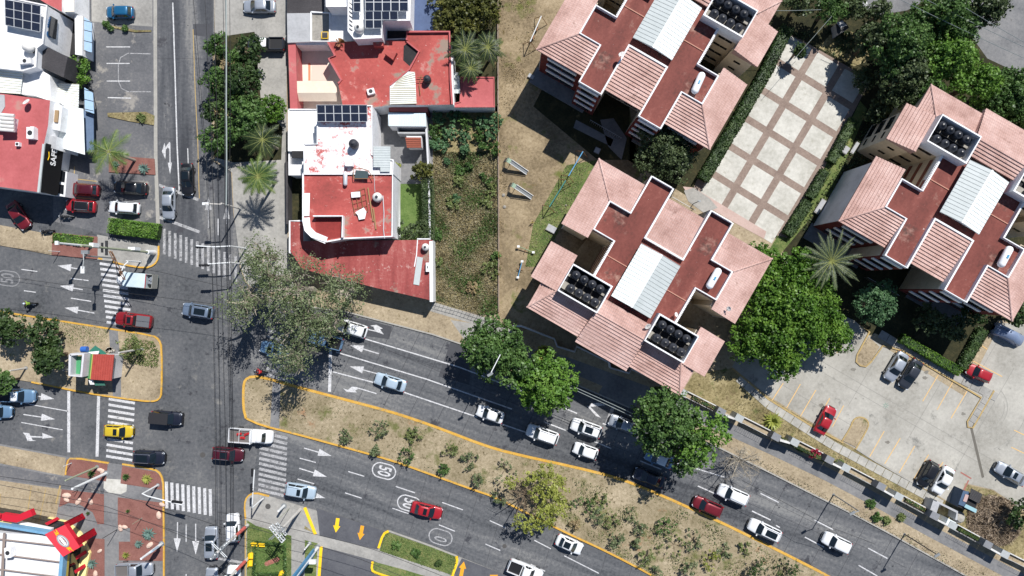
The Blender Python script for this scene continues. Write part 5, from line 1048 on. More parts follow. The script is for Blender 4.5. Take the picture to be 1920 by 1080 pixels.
for k, (x, y, r, w) in enumerate(((822, 222, 16, 'nearest the white wall in the top row'), (850, 218, 15, 'second from the white wall in the top row'), (872, 228, 17, 'third from the white wall in the top row'), (905, 228, 15, 'fourth from the white wall in the top row'), (930, 224, 14, 'at the fence end of the top row'), (815, 248, 15, 'nearest the white wall in the middle row'), (842, 250, 18, 'second from the white wall in the middle row'), (870, 256, 16, 'third from the white wall in the middle row'), (898, 252, 13, 'fourth from the white wall in the middle row'), (922, 250, 15, 'at the fence end of the middle row'), (830, 272, 14, 'second from the wall in the lowest row'), (925, 278, 14, 'at the fence end of the lowest row'), (870, 280, 9, 'tiny one in the centre of the lowest row'), (812, 270, 10, 'touching the white wall in the lowest row'), (905, 275, 9, 'small one left of the fence end bush'))):
    shrub(x, y, r, 'blue' if (k + 1) % 3 else 'mid', 'leafy bush of the dry lot, ' + w, h=1.6, group=g3, dens=4, leaf=.2)
for (x, y, r, kx, w) in ((862, 320, 10, 'mid', 'upper left weed clump of the dry lot below the bushes'), (880, 312, 9, 'mid', 'small weed clump right of the upper left one'), (836, 302, 7, 'blue', 'tiny green weed clump near the white wall'), (910, 335, 15, 'mid', 'weed clump along the fence, upper one'), (920, 355, 14, 'shrub', 'weed clump along the fence, middle one'), (850, 380, 15, 'shrub', 'greyish weed clump in the middle left of the dry lot'), (856, 372, 8, 'blue', 'small blue-green weed inside the greyish clump'), (860, 338, 12, 'shrub', 'yellow green weeds above the greyish clump'), (920, 505, 20, 'shrub', 'green weed clump at the lower right of the dry lot'), (912, 380, 12, 'shrub', 'weed clump along the fence, lower one'), (820, 440, 10, 'mid', 'creeping green weed at the foot of the ivy hedge'), (822, 490, 9, 'shrub', 'weed beside the white end wall of the low red roof'), (930, 480, 10, 'mid', 'small weed by the fence above the lower right clump'), (885, 540, 12, 'dry', 'dry brown bush near the bottom of the dry lot')):
    shrub(x, y, r, kx, w, h=.9, dens=3, gap=.15, name='weed_clump')
tree(1250, 283, 62, 10, 'deep', 'dark olive-green tree between the two upper apartment blocks', dens=3.6, leaf=.2, nb=12)
tree(1480, 572, 96, 9, 'vivid', 'huge vivid green tree beside the parking lot', dens=3.4, leaf=.27, nb=14, sy=1.1, cr=.55); tree(1405, 640, 42, 7, 'vivid', 'vivid green lower crown left of the huge tree, by the tiled roof corner', dens=3.2, leaf=.26); tree(1470, 670, 44, 7.5, 'vivid', 'vivid green crown hanging over the parking stalls below the huge tree', dens=3.4, leaf=.26); tree(1430, 490, 36, 7.5, 'vivid', 'vivid green crown above the huge tree near the pink path', dens=3.2, leaf=.26); tree(1560, 625, 45, 7, 'vivid', 'vivid green crown right of the huge tree, reaching the kerb island', dens=3.2, leaf=.26)
tree(1642, 568, 46, 6.5, 'blue', 'blue-green tree right of the date palm by the kerb island', dens=3.4, leaf=.2)
palm(1560, 490, 62, 8.5, 'datepalm', 'grey-green date palm next to the pale end wall of the right block', n=34, w=.26, droop=.25)
g4 = 'big street trees top right'
for a in ((1500, 5, 28, 6, 'deep', 'dark tree at the top edge right of the top block roof'), (1650, 25, 26, 7, 'deep', 'shaded tree at the top edge between the pale wires'), (1915, 225, 34, 9, 'mid', 'tree at the right edge above the right block roof'), (1862, 205, 34, 9.4, 'mid', 'tree between the right block roof and the sunlit tree'), (1735, 175, 40, 9.4, 'mid', 'tree just above the peak of the right block roof'), (1800, 60, 40, 10.6, 'mid', 'tree shading the left edge of the back street'), (1640, 75, 36, 8.8, 'deep', 'dark tree at the left of the top right group, above the plaza corner'), (1695, 85, 62, 11.2, 'mid', 'large dark-centred tree of the top right group above the plaza'), (1700, 145, 52, 10.0, 'deep', 'dark tree of the top right group closest to the plaza shade'), (1765, 30, 52, 11.2, 'mid', 'tree of the top right group touching the top edge beside the back street'), (1780, 110, 56, 11.2, 'bright', 'brightest tree in the middle of the top right group'), (1835, 155, 45, 10.0, 'bright', 'sunlit tree of the top right group beside the back street'), (1895, 190, 48, 10.0, 'mid', 'tree above the upper right corner of the right block'), (1900, 150, 30, 8.8, 'mid', 'small crown at the right edge below the back street'), (1850, 5, 50, 11.2, 'deep', 'dark tree at the top edge shading the back street'), (1560, 12, 34, 7.5, 'mid', 'green tree at the top edge above the dry slope of the plaza'), (1605, 15, 22, 6.2, 'deep', 'small dark tree at the top edge beside the white objects'), (1752, 218, 22, 6.2, 'deep', 'small dark tree at the peak of the right block roof'), (1660, 190, 24, 6.2, 'deep', 'low dark tree in the shaded garden left of the right block')):
    tree(*a, dens=3.3, leaf=.25, nb=12, group=g4)
g5 = 'street trees along the north pavement of the avenue'
tree(925, 656, 62, 11, 'mid', 'large green street tree over the avenue pavement, upper of the joined pair', dens=2.8, nb=12, group=g5); tree(1022, 722, 62, 11, 'bright', 'large green street tree over the avenue, lower of the joined pair', dens=2.8, nb=12, group=g5); tree(970, 690, 40, 10.5, 'mid', 'middle crown between the joined pair of street trees', dens=2.8, group=g5)
tree(1245, 790, 72, 14, 'mid', 'wide green street tree below the tiled roof corner of the middle block', dens=2.6, nb=13, group=g5); tree(1310, 815, 60, 13.5, 'bright', 'airy green street tree over the avenue beside the bare one', dens=1.9, nb=11, group=g5, gap=.1); tree(1285, 860, 38, 12, 'mid', 'drooping lower crown of green over the shaded dark car', dens=2, group=g5)
tree(1020, 665, 18, 4, 'yellow', 'small yellow-green tree in the shade beside the joined street trees', dens=1.2, gap=.3)
def bare(px, py, rp, h, label, n=60, name='bare_tree', mat=None, mp=.5):
    zc = h * .6; c = G(px, py, zc); t = thing(name, label, 'tree', (c.x, c.y, .1)); Rm = rp / S; m = MB(); top = Vector((0, 0, h * .4)); m.tube((0, 0, 0), top, .16, .12, 8); tw = MB()
    for k in range(9):
        a = 6.28 * k / 9 + random.uniform(-.3, .3); e = Vector((math.cos(a) * Rm * .7, math.sin(a) * Rm * .7, h * random.uniform(.6, .9))); m.tube(top, e, .09, .035, 5)
        for q in range(n // 9):
            s = top.lerp(e, random.uniform(.3, 1)); f_ = s + Vector((random.uniform(-1, 1), random.uniform(-1, 1), random.uniform(-.2, .7))) * Rm * .42; tw.tube(s, f_, .03, .01, 3)
            for w_ in range(4): g_ = s.lerp(f_, random.uniform(.3, 1)); tw.tube(g_, g_ + Vector((random.uniform(-1, 1), random.uniform(-1, 1), random.uniform(-.4, .4))) * Rm * .2, .016, .006, 3)
    m.build('trunk', mat or BARKG, t, local=True); tw.build('twigs', mat or BARKG, t, local=True)
    return t
bare(1390, 868, 44, 6, 'bare leafless grey tree by the avenue kerb beside the airy green one', 110)
t = bare(985, 930, 48, 5, 'half-bare median tree with tangled brown branches and yellow-green leaves', 70, 'half_bare_tree', BARK)
bl = [(x / S, y / S, 3.6, r / S, .7) for x, y, r in ((45, 20, 22), (52, -10, 20), (30, -40, 20), (10, -48, 16), (25, 38, 14), (5, 36, 12), (-28, 30, 12), (40, -30, 18), (62, 8, 16), (55, 30, 16), (35, 52, 14), (20, 8, 14), (-10, -44, 14), (62, -22, 14))]; cs, ns = crown_points(bl, 2.8, cr=.4); leaves('crown', cs, ns, .22, LM['yellow'], t)
g6 = 'young shrubs on the wide median'
for (x, y, r, kx, w) in ((648, 820, 13, 'olive', 'thin shrub nearest the left end of the wide median kerb'), (714, 806, 17, 'olive', 'left shrub of the upper pair on the wide median'), (776, 815, 16, 'shrub', 'right shrub of the upper pair on the wide median'), (764, 854, 15, 'mid', 'dense green shrub by the kerb above the first speed marking'), (847, 844, 15, 'shrub', 'upright shrub in the widening part of the median'), (832, 880, 10, 'mid', 'small green shrub near the lower kerb'), (878, 864, 16, 'olive', 'sparse shrub right of the small green one'), (946, 885, 22, 'olive', 'sparse wide shrub above the half-bare tree'), (705, 845, 9, 'olive', 'faint twiggy shrub by the lower kerb'), (898, 900, 10, 'olive', 'tiny twiggy shrub left of the half-bare tree'), (935, 935, 14, 'olive', 'low shrub at the kerb beside the half-bare tree')):
    shrub(x, y, r * 1.2, kx, w, h=1.7 * random.uniform(.7, 1.3), group=g6, dens=2.2, gap=.2, leaf=.15)
g7 = 'scrub on the right part of the wide median'
for (x, y, r, kx, w) in ((1092, 952, 18, 'mid', 'green bush right of the half-bare tree'), (1125, 942, 15, 'shrub', 'bush touching the green one on its upper right'), (1122, 968, 13, 'olive', 'low bush below the touching pair'), (1145, 975, 16, 'shrub', 'round bush at the centre of the scrub'), (1180, 960, 16, 'olive', 'grey-green bush nearest the upper kerb'), (1247, 985, 20, 'mid', 'darker rounded green bush with deep shadow'), (1200, 990, 13, 'olive', 'low bush left of the rounded green one'), (1158, 1012, 13, 'olive', 'low bush in the middle of the lower row'), (1213, 1045, 14, 'shrub', 'bush near the lower kerb above the white sedan lane'), (1265, 1025, 26, 'shrub', 'widest bush of the scrub'), (1300, 1015, 18, 'olive', 'dry bush right of the widest one'), (1330, 1050, 18, 'yellow', 'yellow-green bush at the bottom edge of the scrub'), (1355, 1035, 16, 'olive', 'bush right of the yellow-green one'), (1290, 1065, 14, 'olive', 'bush at the bottom edge left of the yellow-green one'), (1195, 1020, 9, 'olive', 'tiny bush in the reddish bare soil'), (1395, 1030, 12, 'shrub', 'small flat bush near the upper kerb at right'), (1420, 1066, 26, 'dark', 'large dark bush at the bottom edge, left of the pair'), (1478, 1072, 26, 'dark', 'large dark bush at the bottom edge, right of the pair'), (1078, 985, 9, 'dry', 'dry twiggy clump below the first green bush'), (1230, 1075, 12, 'olive', 'bush at the very bottom beside the kerb')):
    shrub(x, y, r * (1.3 if kx != 'dark' else 1), kx, w, h=(1.4 * random.uniform(.7, 1.35)) if kx != 'dark' else 2.6, group=g7, dens=2.2 if kx != 'dark' else 3, gap=.2 if kx != 'dark' else 0, leaf=.15)
g8 = 'trees on the small west median'
tree(78, 628, 34, 6.5, 'dark', 'upper crown of the dark green tree on the small median', dens=3.2, nb=10, group=g8); tree(90, 668, 36, 6.5, 'dark', 'lower crown of the dark green tree beside the kiosk', dens=3.2, nb=10, group=g8); tree(12, 618, 36, 6, 'dark', 'dark green tree at the left edge of the small median', dens=3, group=g8); tree(6, 715, 24, 5, 'mid', 'green tree at the left edge over the blue pickup', dens=3, group=g8)
tree(243, 648, 25, 3.4, 'shrub', 'thin airy tree on the small median, right of the kiosk', dens=.32, gap=.2, nb=10, leaf=.18)
rosette(278, 1001, 14, 'agave', 'largest blue-green agave in the red bed near the south crosswalk'); rosette(260, 1020, 9, 'agave', 'smaller blue agave below the largest one'); rosette(172, 1057, 11, 'agave', 'blue agave in the bed beside the restaurant'); rosette(236, 1041, 8, 'yellow', 'yellow-green rosette near the silver pickup truck', n=20)
rosette(236, 894, 8, 'mid', 'small green rosette left of the two in the upper corner bed'); rosette(275, 898, 11, 'yellow', 'yellow-green rosette right in the upper corner bed'); rosette(240, 958, 4, 'mid', 'tiny green plant in the middle of the large red bed'); rosette(165, 962, 4, 'mid', 'tiny plant on the edge of the round concrete patch'); rosette(171, 888, 8, 'mid', 'green tuft at the foot of the white poles')
rosette(269, 316, 12, 'agave', 'grey agave right of the palm in the brick bed'); rosette(217, 308, 8, 'agave', 'grey agave left of the palm in the brick bed')
rosette(1448, 790, 20, 'yellow', 'spiky yellow-green bush at the corner of the parking lot wall', n=44, name='spiky_bush', h=1.2)
hedge([(204, 423), (295, 434)], 2.0, 1.3, 'bright', 'clipped bright green box hedge on the corner pavement', dens=90)
hedge([(1478, 50), (1440, 130), (1385, 225), (1320, 335)], 1.6, 1.6, 'dark', 'long dark hedge along the left side of the plaza')
hedge([(1602, 225), (1560, 303)], 1.3, 1.2, 'dark', 'dark hedge right of the plaza, upper stretch', dens=50); hedge([(1550, 320), (1520, 370)], 1.3, 1.2, 'dark', 'dark hedge right of the plaza, middle stretch', dens=50); hedge([(1517, 378), (1478, 440)], 1.5, 1.2, 'dark', 'dark hedge right of the plaza, lower stretch', dens=50)
hedge([(1692, 634), (1745, 665), (1802, 698)], 1.2, 1.1, 'vivid', 'clipped hedge beside the slab path above the parked sedans', dens=50); hedge([(1806, 690), (1846, 618)], 1.4, 1.1, 'dark', 'clipped hedge left of the red car, running up to the covered car', dens=50)
hedge([(478, 1018), (533, 1022), (534, 1077), (475, 1077), (478, 1018)], .35, .5, 'mid', 'low square hedge framing the small green garden by the poles', dens=50)
hedge([(100, 446), (172, 454)], 1.4, .35, 'bright', 'low grassy planting in the brick bed by the motorcycles', dens=70)
for (x, y, r, kx, w) in ((1745, 600, 30, 'deep', 'dark tree in the shaded court below the right block, left'), (1790, 615, 26, 'deep', 'sunlit-tipped dark tree in the shaded court below the right block'), (1830, 585, 26, 'dark', 'dark tree by the brick wall of the right block'), (1905, 590, 24, 'dark', 'dark tree behind the covered car'), (1500, 95, 12, 'dark', 'small dark shrub tree at the plaza top corner'), (1620, 150, 22, 'deep', 'dark small tree casting shade on the plaza'), (1915, 965, 30, 'dark', 'dark tree at the right edge beside the brush pile'), (1640, 215, 16, 'deep', 'dark shrub tree beside the hedge right of the plaza')):
    tree(x, y, r, 4.5, kx, w, dens=2.4)
for (x, y, r, kx, w) in ((743, 1022, 9, 'mid', 'small green bush at the left of the driveway island'), (780, 1037, 9, 'mid', 'small green bush in the middle of the driveway island'), (822, 1055, 6, 'dark', 'small dark bush at the right of the driveway island'), (820, 965 - 640, 0, '', ''), (1632, 945, 10, 'mid', 'weed clump on the avenue verge under the second lamp'), (1643, 970, 10, 'mid', 'weed clump just below it on the verge'), (1662, 975, 9, 'shrub', 'weed clump right of the pair on the verge'), (1690, 970, 7, 'shrub', 'small weed clump on the verge near the pavement'), (1500, 838, 8, 'mid', 'green creeper on the planter wall'), (1575, 868, 8, 'shrub', 'green weed inside the planter gap'), (722, 180 + 140, 0, '', ''), (644 + 60 + 40, 0, 0, '', ''), (703 + 40, 312, 9, 'yellow', 'yellow-green bush beside the back yard path')):
    if r: shrub(x, y, r, kx, w, h=.6, dens=4)
shrub(1528, 850, 11, 'red', 'red flowering bougainvillea on the planter wall', h=1.5, dens=4); 
hedge([(1465 + 2, 824), (1552, 866)], .5, 1.3, 'golden', 'creeper filling the second planter of the boundary wall', dens=26, leaf=.14)
hedge([(1700, 937), (1745, 962)], .5, 1.2, 'dry', 'dry creeper in the planter near the guard hut', dens=26, leaf=.14)
hedge([(1798, 992), (1845, 1016)], .5, 1.2, 'golden', 'creeper in the planter below the guard hut', dens=26, leaf=.14)
hedge([(1298, 745), (1345, 768)], .5, 1.2, 'dry', 'brown creeper in the planter below the tiled corner', dens=26, leaf=.14)
# brush pile, grass tufts: nobody could count them
def stuff(name, mat, cs, ns, size, asp=1.5, jit=.7):
    o = leaves(name, cs, ns, size, mat, None, jit, asp); o['kind'] = 'stuff'; return o
def inpoly(x, y, poly):
    ins = np.zeros(len(x), bool); n = len(poly)
    for i in range(n):
        x1, y1 = poly[i]; x2, y2 = poly[(i + 1) % n]; c_ = ((y1 > y) != (y2 > y)) & (x < (x2 - x1) * (y - y1) / (y2 - y1 + 1e-12) + x1); ins ^= c_
    return ins
def tufts(name, poly, n, mat, size, z=.16, clus=.0):
    q = [tuple(G(*p)[:2]) for p in poly]; a = np.array(q); x = rng.uniform(a[:, 0].min(), a[:, 0].max(), n * 3); y = rng.uniform(a[:, 1].min(), a[:, 1].max(), n * 3)
    if clus:
        f = np.sin(x * .9 + 2 * np.sin(y * .5)) + np.sin(y * 1.1 + 1.7 * np.sin(x * .7)) + rng.normal(0, .6, len(x)); k = f > clus; x, y = x[k], y[k]
    k = inpoly(x, y, q); x, y = x[k][:n], y[k][:n]; N = len(x); c = np.column_stack([x, y, z + rng.uniform(0, .14, N)]); nn = rng.normal(0, .8, (N, 3)); nn[:, 2] = .5
    return stuff(name, mat, c, nn, size, 2.2)
LOTP = [(812, 285), (933, 285), (933, 588), (900, 590), (812, 560)]
tufts('dry_grass', LOTP, 22000, LM['straw'], .12); tufts('dry_grass', LOTP, 12000, LM['shrub'], .11, clus=.35); tufts('dry_grass', LOTP, 6000, LM['olive'], .11, clus=-.2); tufts('weeds', LOTP, 2500, LM['mid'], .15, .3, 1.2)
tufts('dry_grass', EMU + EML[::-1][:-1], 9000, LM['straw'], .08, .14, .3); tufts('weeds', [(1050, 890), (1240, 935), (1440, 1030), (1540, 1090), (1230, 1080), (1060, 985)], 5000, LM['shrub'], .1, .15, .6); tufts('weeds', [(1050, 890), (1240, 935), (1440, 1030), (1540, 1090), (1230, 1080), (1060, 985)], 1800, LM['deep'], .13, .15, 1.1); tufts('weeds', [(620, 760), (760, 795), (960, 860), (1060, 890), (1000, 950), (880, 905), (640, 825)], 1500, LM['olive'], .1, .15, .9)
VG = [(1340, 822), (1440, 868), (1640, 970), (1740, 1020), (1850, 1075), (1812, 1080), (1677, 1003), (1515, 920), (1440, 882)]
tufts('dry_grass', VG, 6000, LM['straw'], .09); tufts('weeds', VG, 1300, LM['mid'], .12, .15, 1.0)
tufts('dry_grass', [(1400, 745), (1440, 772), (1515, 820), (1640, 890), (1750, 950), (1740, 955), (1455, 812), (1360, 765)], 2500, LM['straw'], .09, .14)
tufts('grass', [(1000, 420), (1062, 310), (1110, 300), (1050, 430), (1010, 500), (985, 500)], 2500, LM['straw'], .08, .14); tufts('dry_grass', [(935, -20), (1010, -20), (1000, 120), (960, 200), (935, 600)], 3500, LM['dry'], .09, .14, .4)
tufts('weeds', [(235, 632), (290, 640), (300, 660), (296, 690), (240, 680)], 1200, LM['shrub'], .14, .15)
tufts('grass', [(100, 600), (205, 618), (200, 640), (130, 650), (110, 630)], 900, LM['shrub'], .08, .14)
tufts('grass', [(464, 975), (480, 985), (547, 1004), (546, 1090), (462, 1090)], 1800, LM['shrub'], .08, .14); tufts('grass', [(724, 996), (860, 1043), (849, 1078), (712, 1032)], 2200, LM['shrub'], .08, .15)
tufts('ground_cover', [(1640, 200), (1700, 170), (1610, 330), (1560, 380), (1520, 440), (1500, 430)], 2500, LM['deep'], .16, .16)
tufts('ground_cover', [(1470, 60), (1600, 60), (1610, 130), (1540, 95), (1480, 66)], 1500, LM['deep'], .16, .16, .3)
c = G(1862, 975); n = 5200; r = np.sqrt(rng.random(n)) * 3.7; a = rng.uniform(0, 6.28, n); p = np.column_stack([c.x + r * np.cos(a) * 1.0 + .25 * r * np.sin(a), c.y + r * np.sin(a) * .9 - .3 * r * np.cos(a), .15 + rng.random(n) * 1.3 * (1 - r / 4.2)]); nn = rng.normal(0, 1, (n, 3))
stuff('brush_pile', leafmat('cut branches', [C(112, 96, 78), C(150, 132, 110), C(186, 168, 146)], .05), p, nn, .085, 12)
# ---------------------------------------------------------------- vehicles (local frame: x forward, z up)
def paint(name, col, metal=.35):
    m, t, b = newmat(name); b.inputs['Base Color'].default_value = (*col, 1); b.inputs['Metallic'].default_value = metal; b.inputs['Roughness'].default_value = .38
    b.inputs['Coat Weight'].default_value = .7; b.inputs['Coat Roughness'].default_value = .06; return m
PAINT = {k: paint(k + ' car paint', C(*v), mt) for k, v, mt in (('white', (214, 216, 218), 0), ('silver', (168, 174, 182), .5), ('black', (22, 22, 25), .1), ('red', (134, 26, 32), .15), ('darkred', (112, 26, 36), .3), ('brightred', (156, 26, 36), .1), ('maroon', (78, 20, 34), .3), ('teal', (24, 92, 132), .3), ('blue', (104, 136, 166), .3), ('bluegrey', (116, 132, 152), .4), ('grey', (92, 98, 108), .5), ('darkgrey', (52, 56, 64), .4), ('navy', (26, 30, 44), .2), ('yellow', (190, 164, 36), 0), ('paleblue', (178, 196, 210), .3), ('cover', (120, 134, 160), .2))}
CGL = plain('car glass', (.006, .01, .012), .05, 0, .5, .8); TYRE = plain('tyre rubber', C(26, 26, 27), .8); RIM = plain('wheel rim', C(150, 152, 156), .35, .7)
LAMP = plain('headlamp glass', C(206, 212, 218), .15, .2); TAIL = plain('tail lamp', C(150, 18, 22), .25); BLK = plain('black trim', C(24, 24, 26), .5); CHRM = plain('chrome', C(190, 192, 196), .2, .8)
# kind: L, W, H, belt height, hood height, belt x0,x1, roof x0,x1 (fractions of L from the centre)
KIND = {'sedan': (4.5, 1.78, 1.45, .92, .82, -.37, .235, -.235, .075), 'hatch': (3.95, 1.72, 1.5, .95, .86, -.455, .25, -.37, .10), 'suv': (4.6, 1.88, 1.7, 1.08, .98, -.465, .24, -.40, .11), 'wagon': (4.6, 1.8, 1.65, 1.02, .92, -.46, .26, -.40, .12), 'pickup': (5.3, 1.9, 1.75, 1.12, 1.0, -.11, .225, -.07, .12)}
MC = {}
def meshof(key, fn):
    if key not in MC:
        o = fn(); MC[key] = o.data; bpy.data.objects.remove(o)
    return MC[key]
def body_mesh(kind, mat, Ls):
    L, Wd, Hh, zb, zh, b0, b1, r0, r1 = KIND[kind]; L *= Ls; w = Wd / 2; st = []
    for u in (-1, -.99, -.965, -.93, -.88, -.8, -.7, -.5, -.2, .1, .4, .55, .68, .78, .86, .92, .96, .985, 1):
        au = abs(u); hw = w * (1 - (.16 if u > 0 else .09) * max(0, (au - .5) / .5) ** 1.8 - (.36 if u > 0 else .3) * max(0, (au - .84) / .16) ** 3); fx = u / 2
        if u > 0: zt = zb if fx < b1 else zb + (zh - zb) * min(1, (fx - b1) / .08) - .16 * max(0, (fx - .36) / .14) ** 2
        else: zt = zb if fx > b0 or kind != 'sedan' else zb - .02
        if au > .94: zt -= (.28 if u > 0 else .16) * ((au - .94) / .06)
        st.append((u * L / 2, hw, zt))
    m = MB(); rings = []
    for x, hw, zt in st:
        pr = [(0, .22), (hw * .82, .22), (hw * .96, .34), (hw, .55), (hw * .985, zt - .2), (hw * .93, zt - .06), (hw * .8, zt), (hw * .4, zt + .025), (0, zt + .035)]
        ring = [(x, y, z) for y, z in pr] + [(x, -y, z) for y, z in pr[-2:0:-1]]; rings.append(ring)
    n = len(rings[0]); vs = [v for r in rings for v in r]
    fs = [(i * n + j, i * n + (j + 1) % n, (i + 1) * n + (j + 1) % n, (i + 1) * n + j) for i in range(len(rings) - 1) for j in range(n)] + [tuple(range(n - 1, -1, -1))[::-1][::-1], tuple((len(rings) - 1) * n + j for j in range(n))]
    m.add(vs, fs)
    if kind == 'pickup': # open bed walls
        pass
    return m.build('body', mat, local=True, smooth=True)
def cabin_geo(kind, Ls):
    L, Wd, Hh, zb, zh, b0, b1, r0, r1 = KIND[kind]; L *= Ls; w = Wd / 2
    return (b0 * L, b1 * L, r0 * L, r1 * L, w * .9, w * .7, zb - .01, Hh)
def cabin_mesh(kind, mat, Ls, roof=None):
    x0, x1, s0, s1, wb, wr, z0, z1 = cabin_geo(kind, Ls); m = MB()
    def ring(t):   # t 0 belt .. 1 roof edge
        xa, xb, ww, z = x0 + (s0 - x0) * t, x1 + (s1 - x1) * t, wb + (wr - wb) * t, z0 + (z1 - .06 - z0) * t; c = .2 * (1 - t * .2)
        return [(xa, -ww * .86, z), (xa + c, -ww, z), (xb - c * 1.5, -ww, z), (xb, -ww * .74, z), (xb, ww * .74, z), (xb - c * 1.5, ww, z), (xa + c, ww, z), (xa, ww * .86, z)]
    rr = [ring(0), ring(.5), ring(.93), ring(1)]
    def top(k, z): q = ring(1); cx = (s0 + s1) / 2; return [(cx + (x - cx) * k, y * k, z) for x, y, _ in q]
    rr += [top(.93, z1 - .02), top(.6, z1 + .01)]
    n = 8; vs = [v for r in rr for v in r]; fs = [(i * n + j, i * n + (j + 1) % n, (i + 1) * n + (j + 1) % n, (i + 1) * n + j) for i in range(len(rr) - 1) for j in range(n)] + [tuple((len(rr) - 1) * n + j for j in range(n))]
    m.add(vs, fs); o = m.build('cabin', mat, local=True, smooth=False)
    if roof: o.data.materials.append(roof); [setattr(p, 'material_index', 1) for p in o.data.polygons if p.normal.z > .8]
    o.data.polygons.foreach_set('use_smooth', [True] * len(o.data.polygons)); return o
def glass_quad(pts, name='glass', th=.012):
    m = MB(); c = sum((Vector(p) for p in pts), Vector()) / 4; a, b, cc, d = [Vector(p) for p in pts]; n = (b - a).cross(d - a).normalized()
    if n.dot(c - Vector((0, 0, .6))) < 0 and n.z < 0: n = -n
    q = [Vector(p) + n * th for p in pts]; bow = .07 if n.x > 0 else -.05
    if name in ('windshield', 'rear_window'):
        K = 6; vs = []
        for k in range(K + 1):
            u = k / K; e = bow * (1 - (2 * u - 1) ** 2); vs += [q[0].lerp(q[1], u) + Vector((e, 0, abs(e) * .2)), q[3].lerp(q[2], u) + Vector((e * .5, 0, abs(e) * .5))]
        m.add(vs, [(2 * k, 2 * k + 2, 2 * k + 3, 2 * k + 1) for k in range(K)]); return m.build(name, CGL, local=True, smooth=True)
    m.add(q, [(0, 1, 2, 3)]); return m.build(name, CGL, local=True)
def car(px, py, ang, kind, col, label, Ls=1., roofcol=None, sun=False, rails=False, bed=None, z=0, cat='car', name='car', ws=None, wsheet=False):
    """ang: heading in the photograph, degrees counter-clockwise from pointing right"""
    L, Wd, Hh, zb, zh, b0, b1, r0, r1 = KIND[kind]; c = G(px, py, z + .9); t = thing(name, label, cat, (c.x, c.y, z), R(ang), 'cars and trucks on the streets and in the lots')
    def put(nm, me, loc=(0, 0, 0), par=t, rz=0, sc=(1, 1, 1)):
        o = bpy.data.objects.new(nm, me); COL.objects.link(o); o.parent = par; o.location = loc; o.rotation_euler = (0, 0, rz); o.scale = sc; return o
    put('body', meshof(('b', kind, col, Ls), lambda: body_mesh(kind, PAINT[col], Ls)))
    rc = roofcol or col
    put('cabin', meshof(('c', kind, col, rc, Ls), lambda: cabin_mesh(kind, PAINT[col], Ls, PAINT[rc] if rc != col else None)))
    x0, x1, s0, s1, wb, wr, z0, z1 = cabin_geo(kind, Ls); ze = z1 - .06
    def lp(t, x_b, x_r, y): return (x_b + (x_r - x_b) * t, y, z0 + (ze - z0) * t)
    def W_(xb, xr, a0, a1, yb, yr, sg):
        return [lp(a0, xb, xr, -yb * (wb + (wr - wb) * a0)), lp(a0, xb, xr, yb * (wb + (wr - wb) * a0)), lp(a1, xb, xr, yr * (wb + (wr - wb) * a1)), lp(a1, xb, xr, -yr * (wb + (wr - wb) * a1))][::sg]
    put('windshield', meshof(('ws', kind, Ls), lambda: glass_quad(W_(x1, s1, .03, .95, .9, .9, 1), 'windshield', .02)))
    put('rear_window', meshof(('rw', kind, Ls), lambda: glass_quad(W_(x0, s0, .1, .92, .86, .86, -1), 'rear_window', .02)))
    for s in (-1, 1):
        def sw(s=s):
            def pt(u, t_): xa, xb = x0 + (s0 - x0) * t_ + .22, x1 + (s1 - x1) * t_ - .34; return (xa + (xb - xa) * u, s * (wb + (wr - wb) * t_), z0 + (ze - z0) * t_)
            m = MB(); n = Vector((0, s * .9, .35)).normalized() * .015
            for u0, u1 in ((0, .47), (.51, 1)): q = [Vector(p) + n for p in (pt(u0, .12), pt(u1, .12), pt(u1, .86), pt(u0, .86))]; m.add(q if s < 0 else q[::-1], [(0, 1, 2, 3)])
            return m.build('side_window', CGL, local=True)
        put('side_window', meshof(('sw', kind, Ls, s), sw))
        put('mirror', meshof(('mi', col), lambda: MB().box((0, 0, 0), (.16, .2, .14)).build('mirror', PAINT[col], local=True)), (x1 - .25, s * (wb + .14), zb + .05))
        Lh = L * Ls / 2
        put('headlight', meshof('hl', lambda: MB().box((0, 0, 0), (.34, .18, .1), 0).build('headlight', LAMP, local=True)), (Lh * .9, s * Wd * .36, zh - .17), rz=-s * .5)
        put('taillight', meshof('tl', lambda: MB().box((0, 0, 0), (.12, .3, .12), 0).build('taillight', TAIL, local=True)), (-Lh * .955, s * Wd * .36, zb - .2), rz=s * .45)
        for xx in (.31, -.3):
            w_ = put('wheel', meshof('wt', lambda: MB().tube((0, -.1, 0), (0, .1, 0), .33, .33, 16).build('wheel', TYRE, local=True)), (xx * L * Ls, s * (Wd / 2 - .1), .33))
            put('rim', meshof('wr', lambda: MB().tube((0, -.115, 0), (0, .115, 0), .2, .2, 12).build('rim', RIM, local=True)), (0, 0, 0), w_)
        if rails: put('roof_rail', meshof(('rr', kind, Ls), lambda: MB().box((0, 0, 0), ((s1 - s0) * .9, .05, .05)).build('roof_rail', CHRM, local=True)), ((s0 + s1) / 2, s * wr * .88, z1 + .03))
    if sun: put('sunroof', meshof(('sr', sun), lambda: MB().box((0, 0, 0), (sun, .86, .03)).build('sunroof', CGL, local=True)), (s1 - sun / 2 - .25 if sun < 1.2 else (s0 + s1) / 2, 0, z1 + .02))
    put('grille', meshof('gr', lambda: MB().box((0, 0, 0), (.08, .8, .16)).build('grille', BLK, local=True)), (L * Ls / 2 - .03, 0, .55))
    if kind == 'sedan' : put('trunk_line', meshof('tln', lambda: MB().box((0, 0, 0), (.02, 1.2, .012)).build('trunk_line', BLK, local=True)), (x0 - .04, 0, zb + .035))
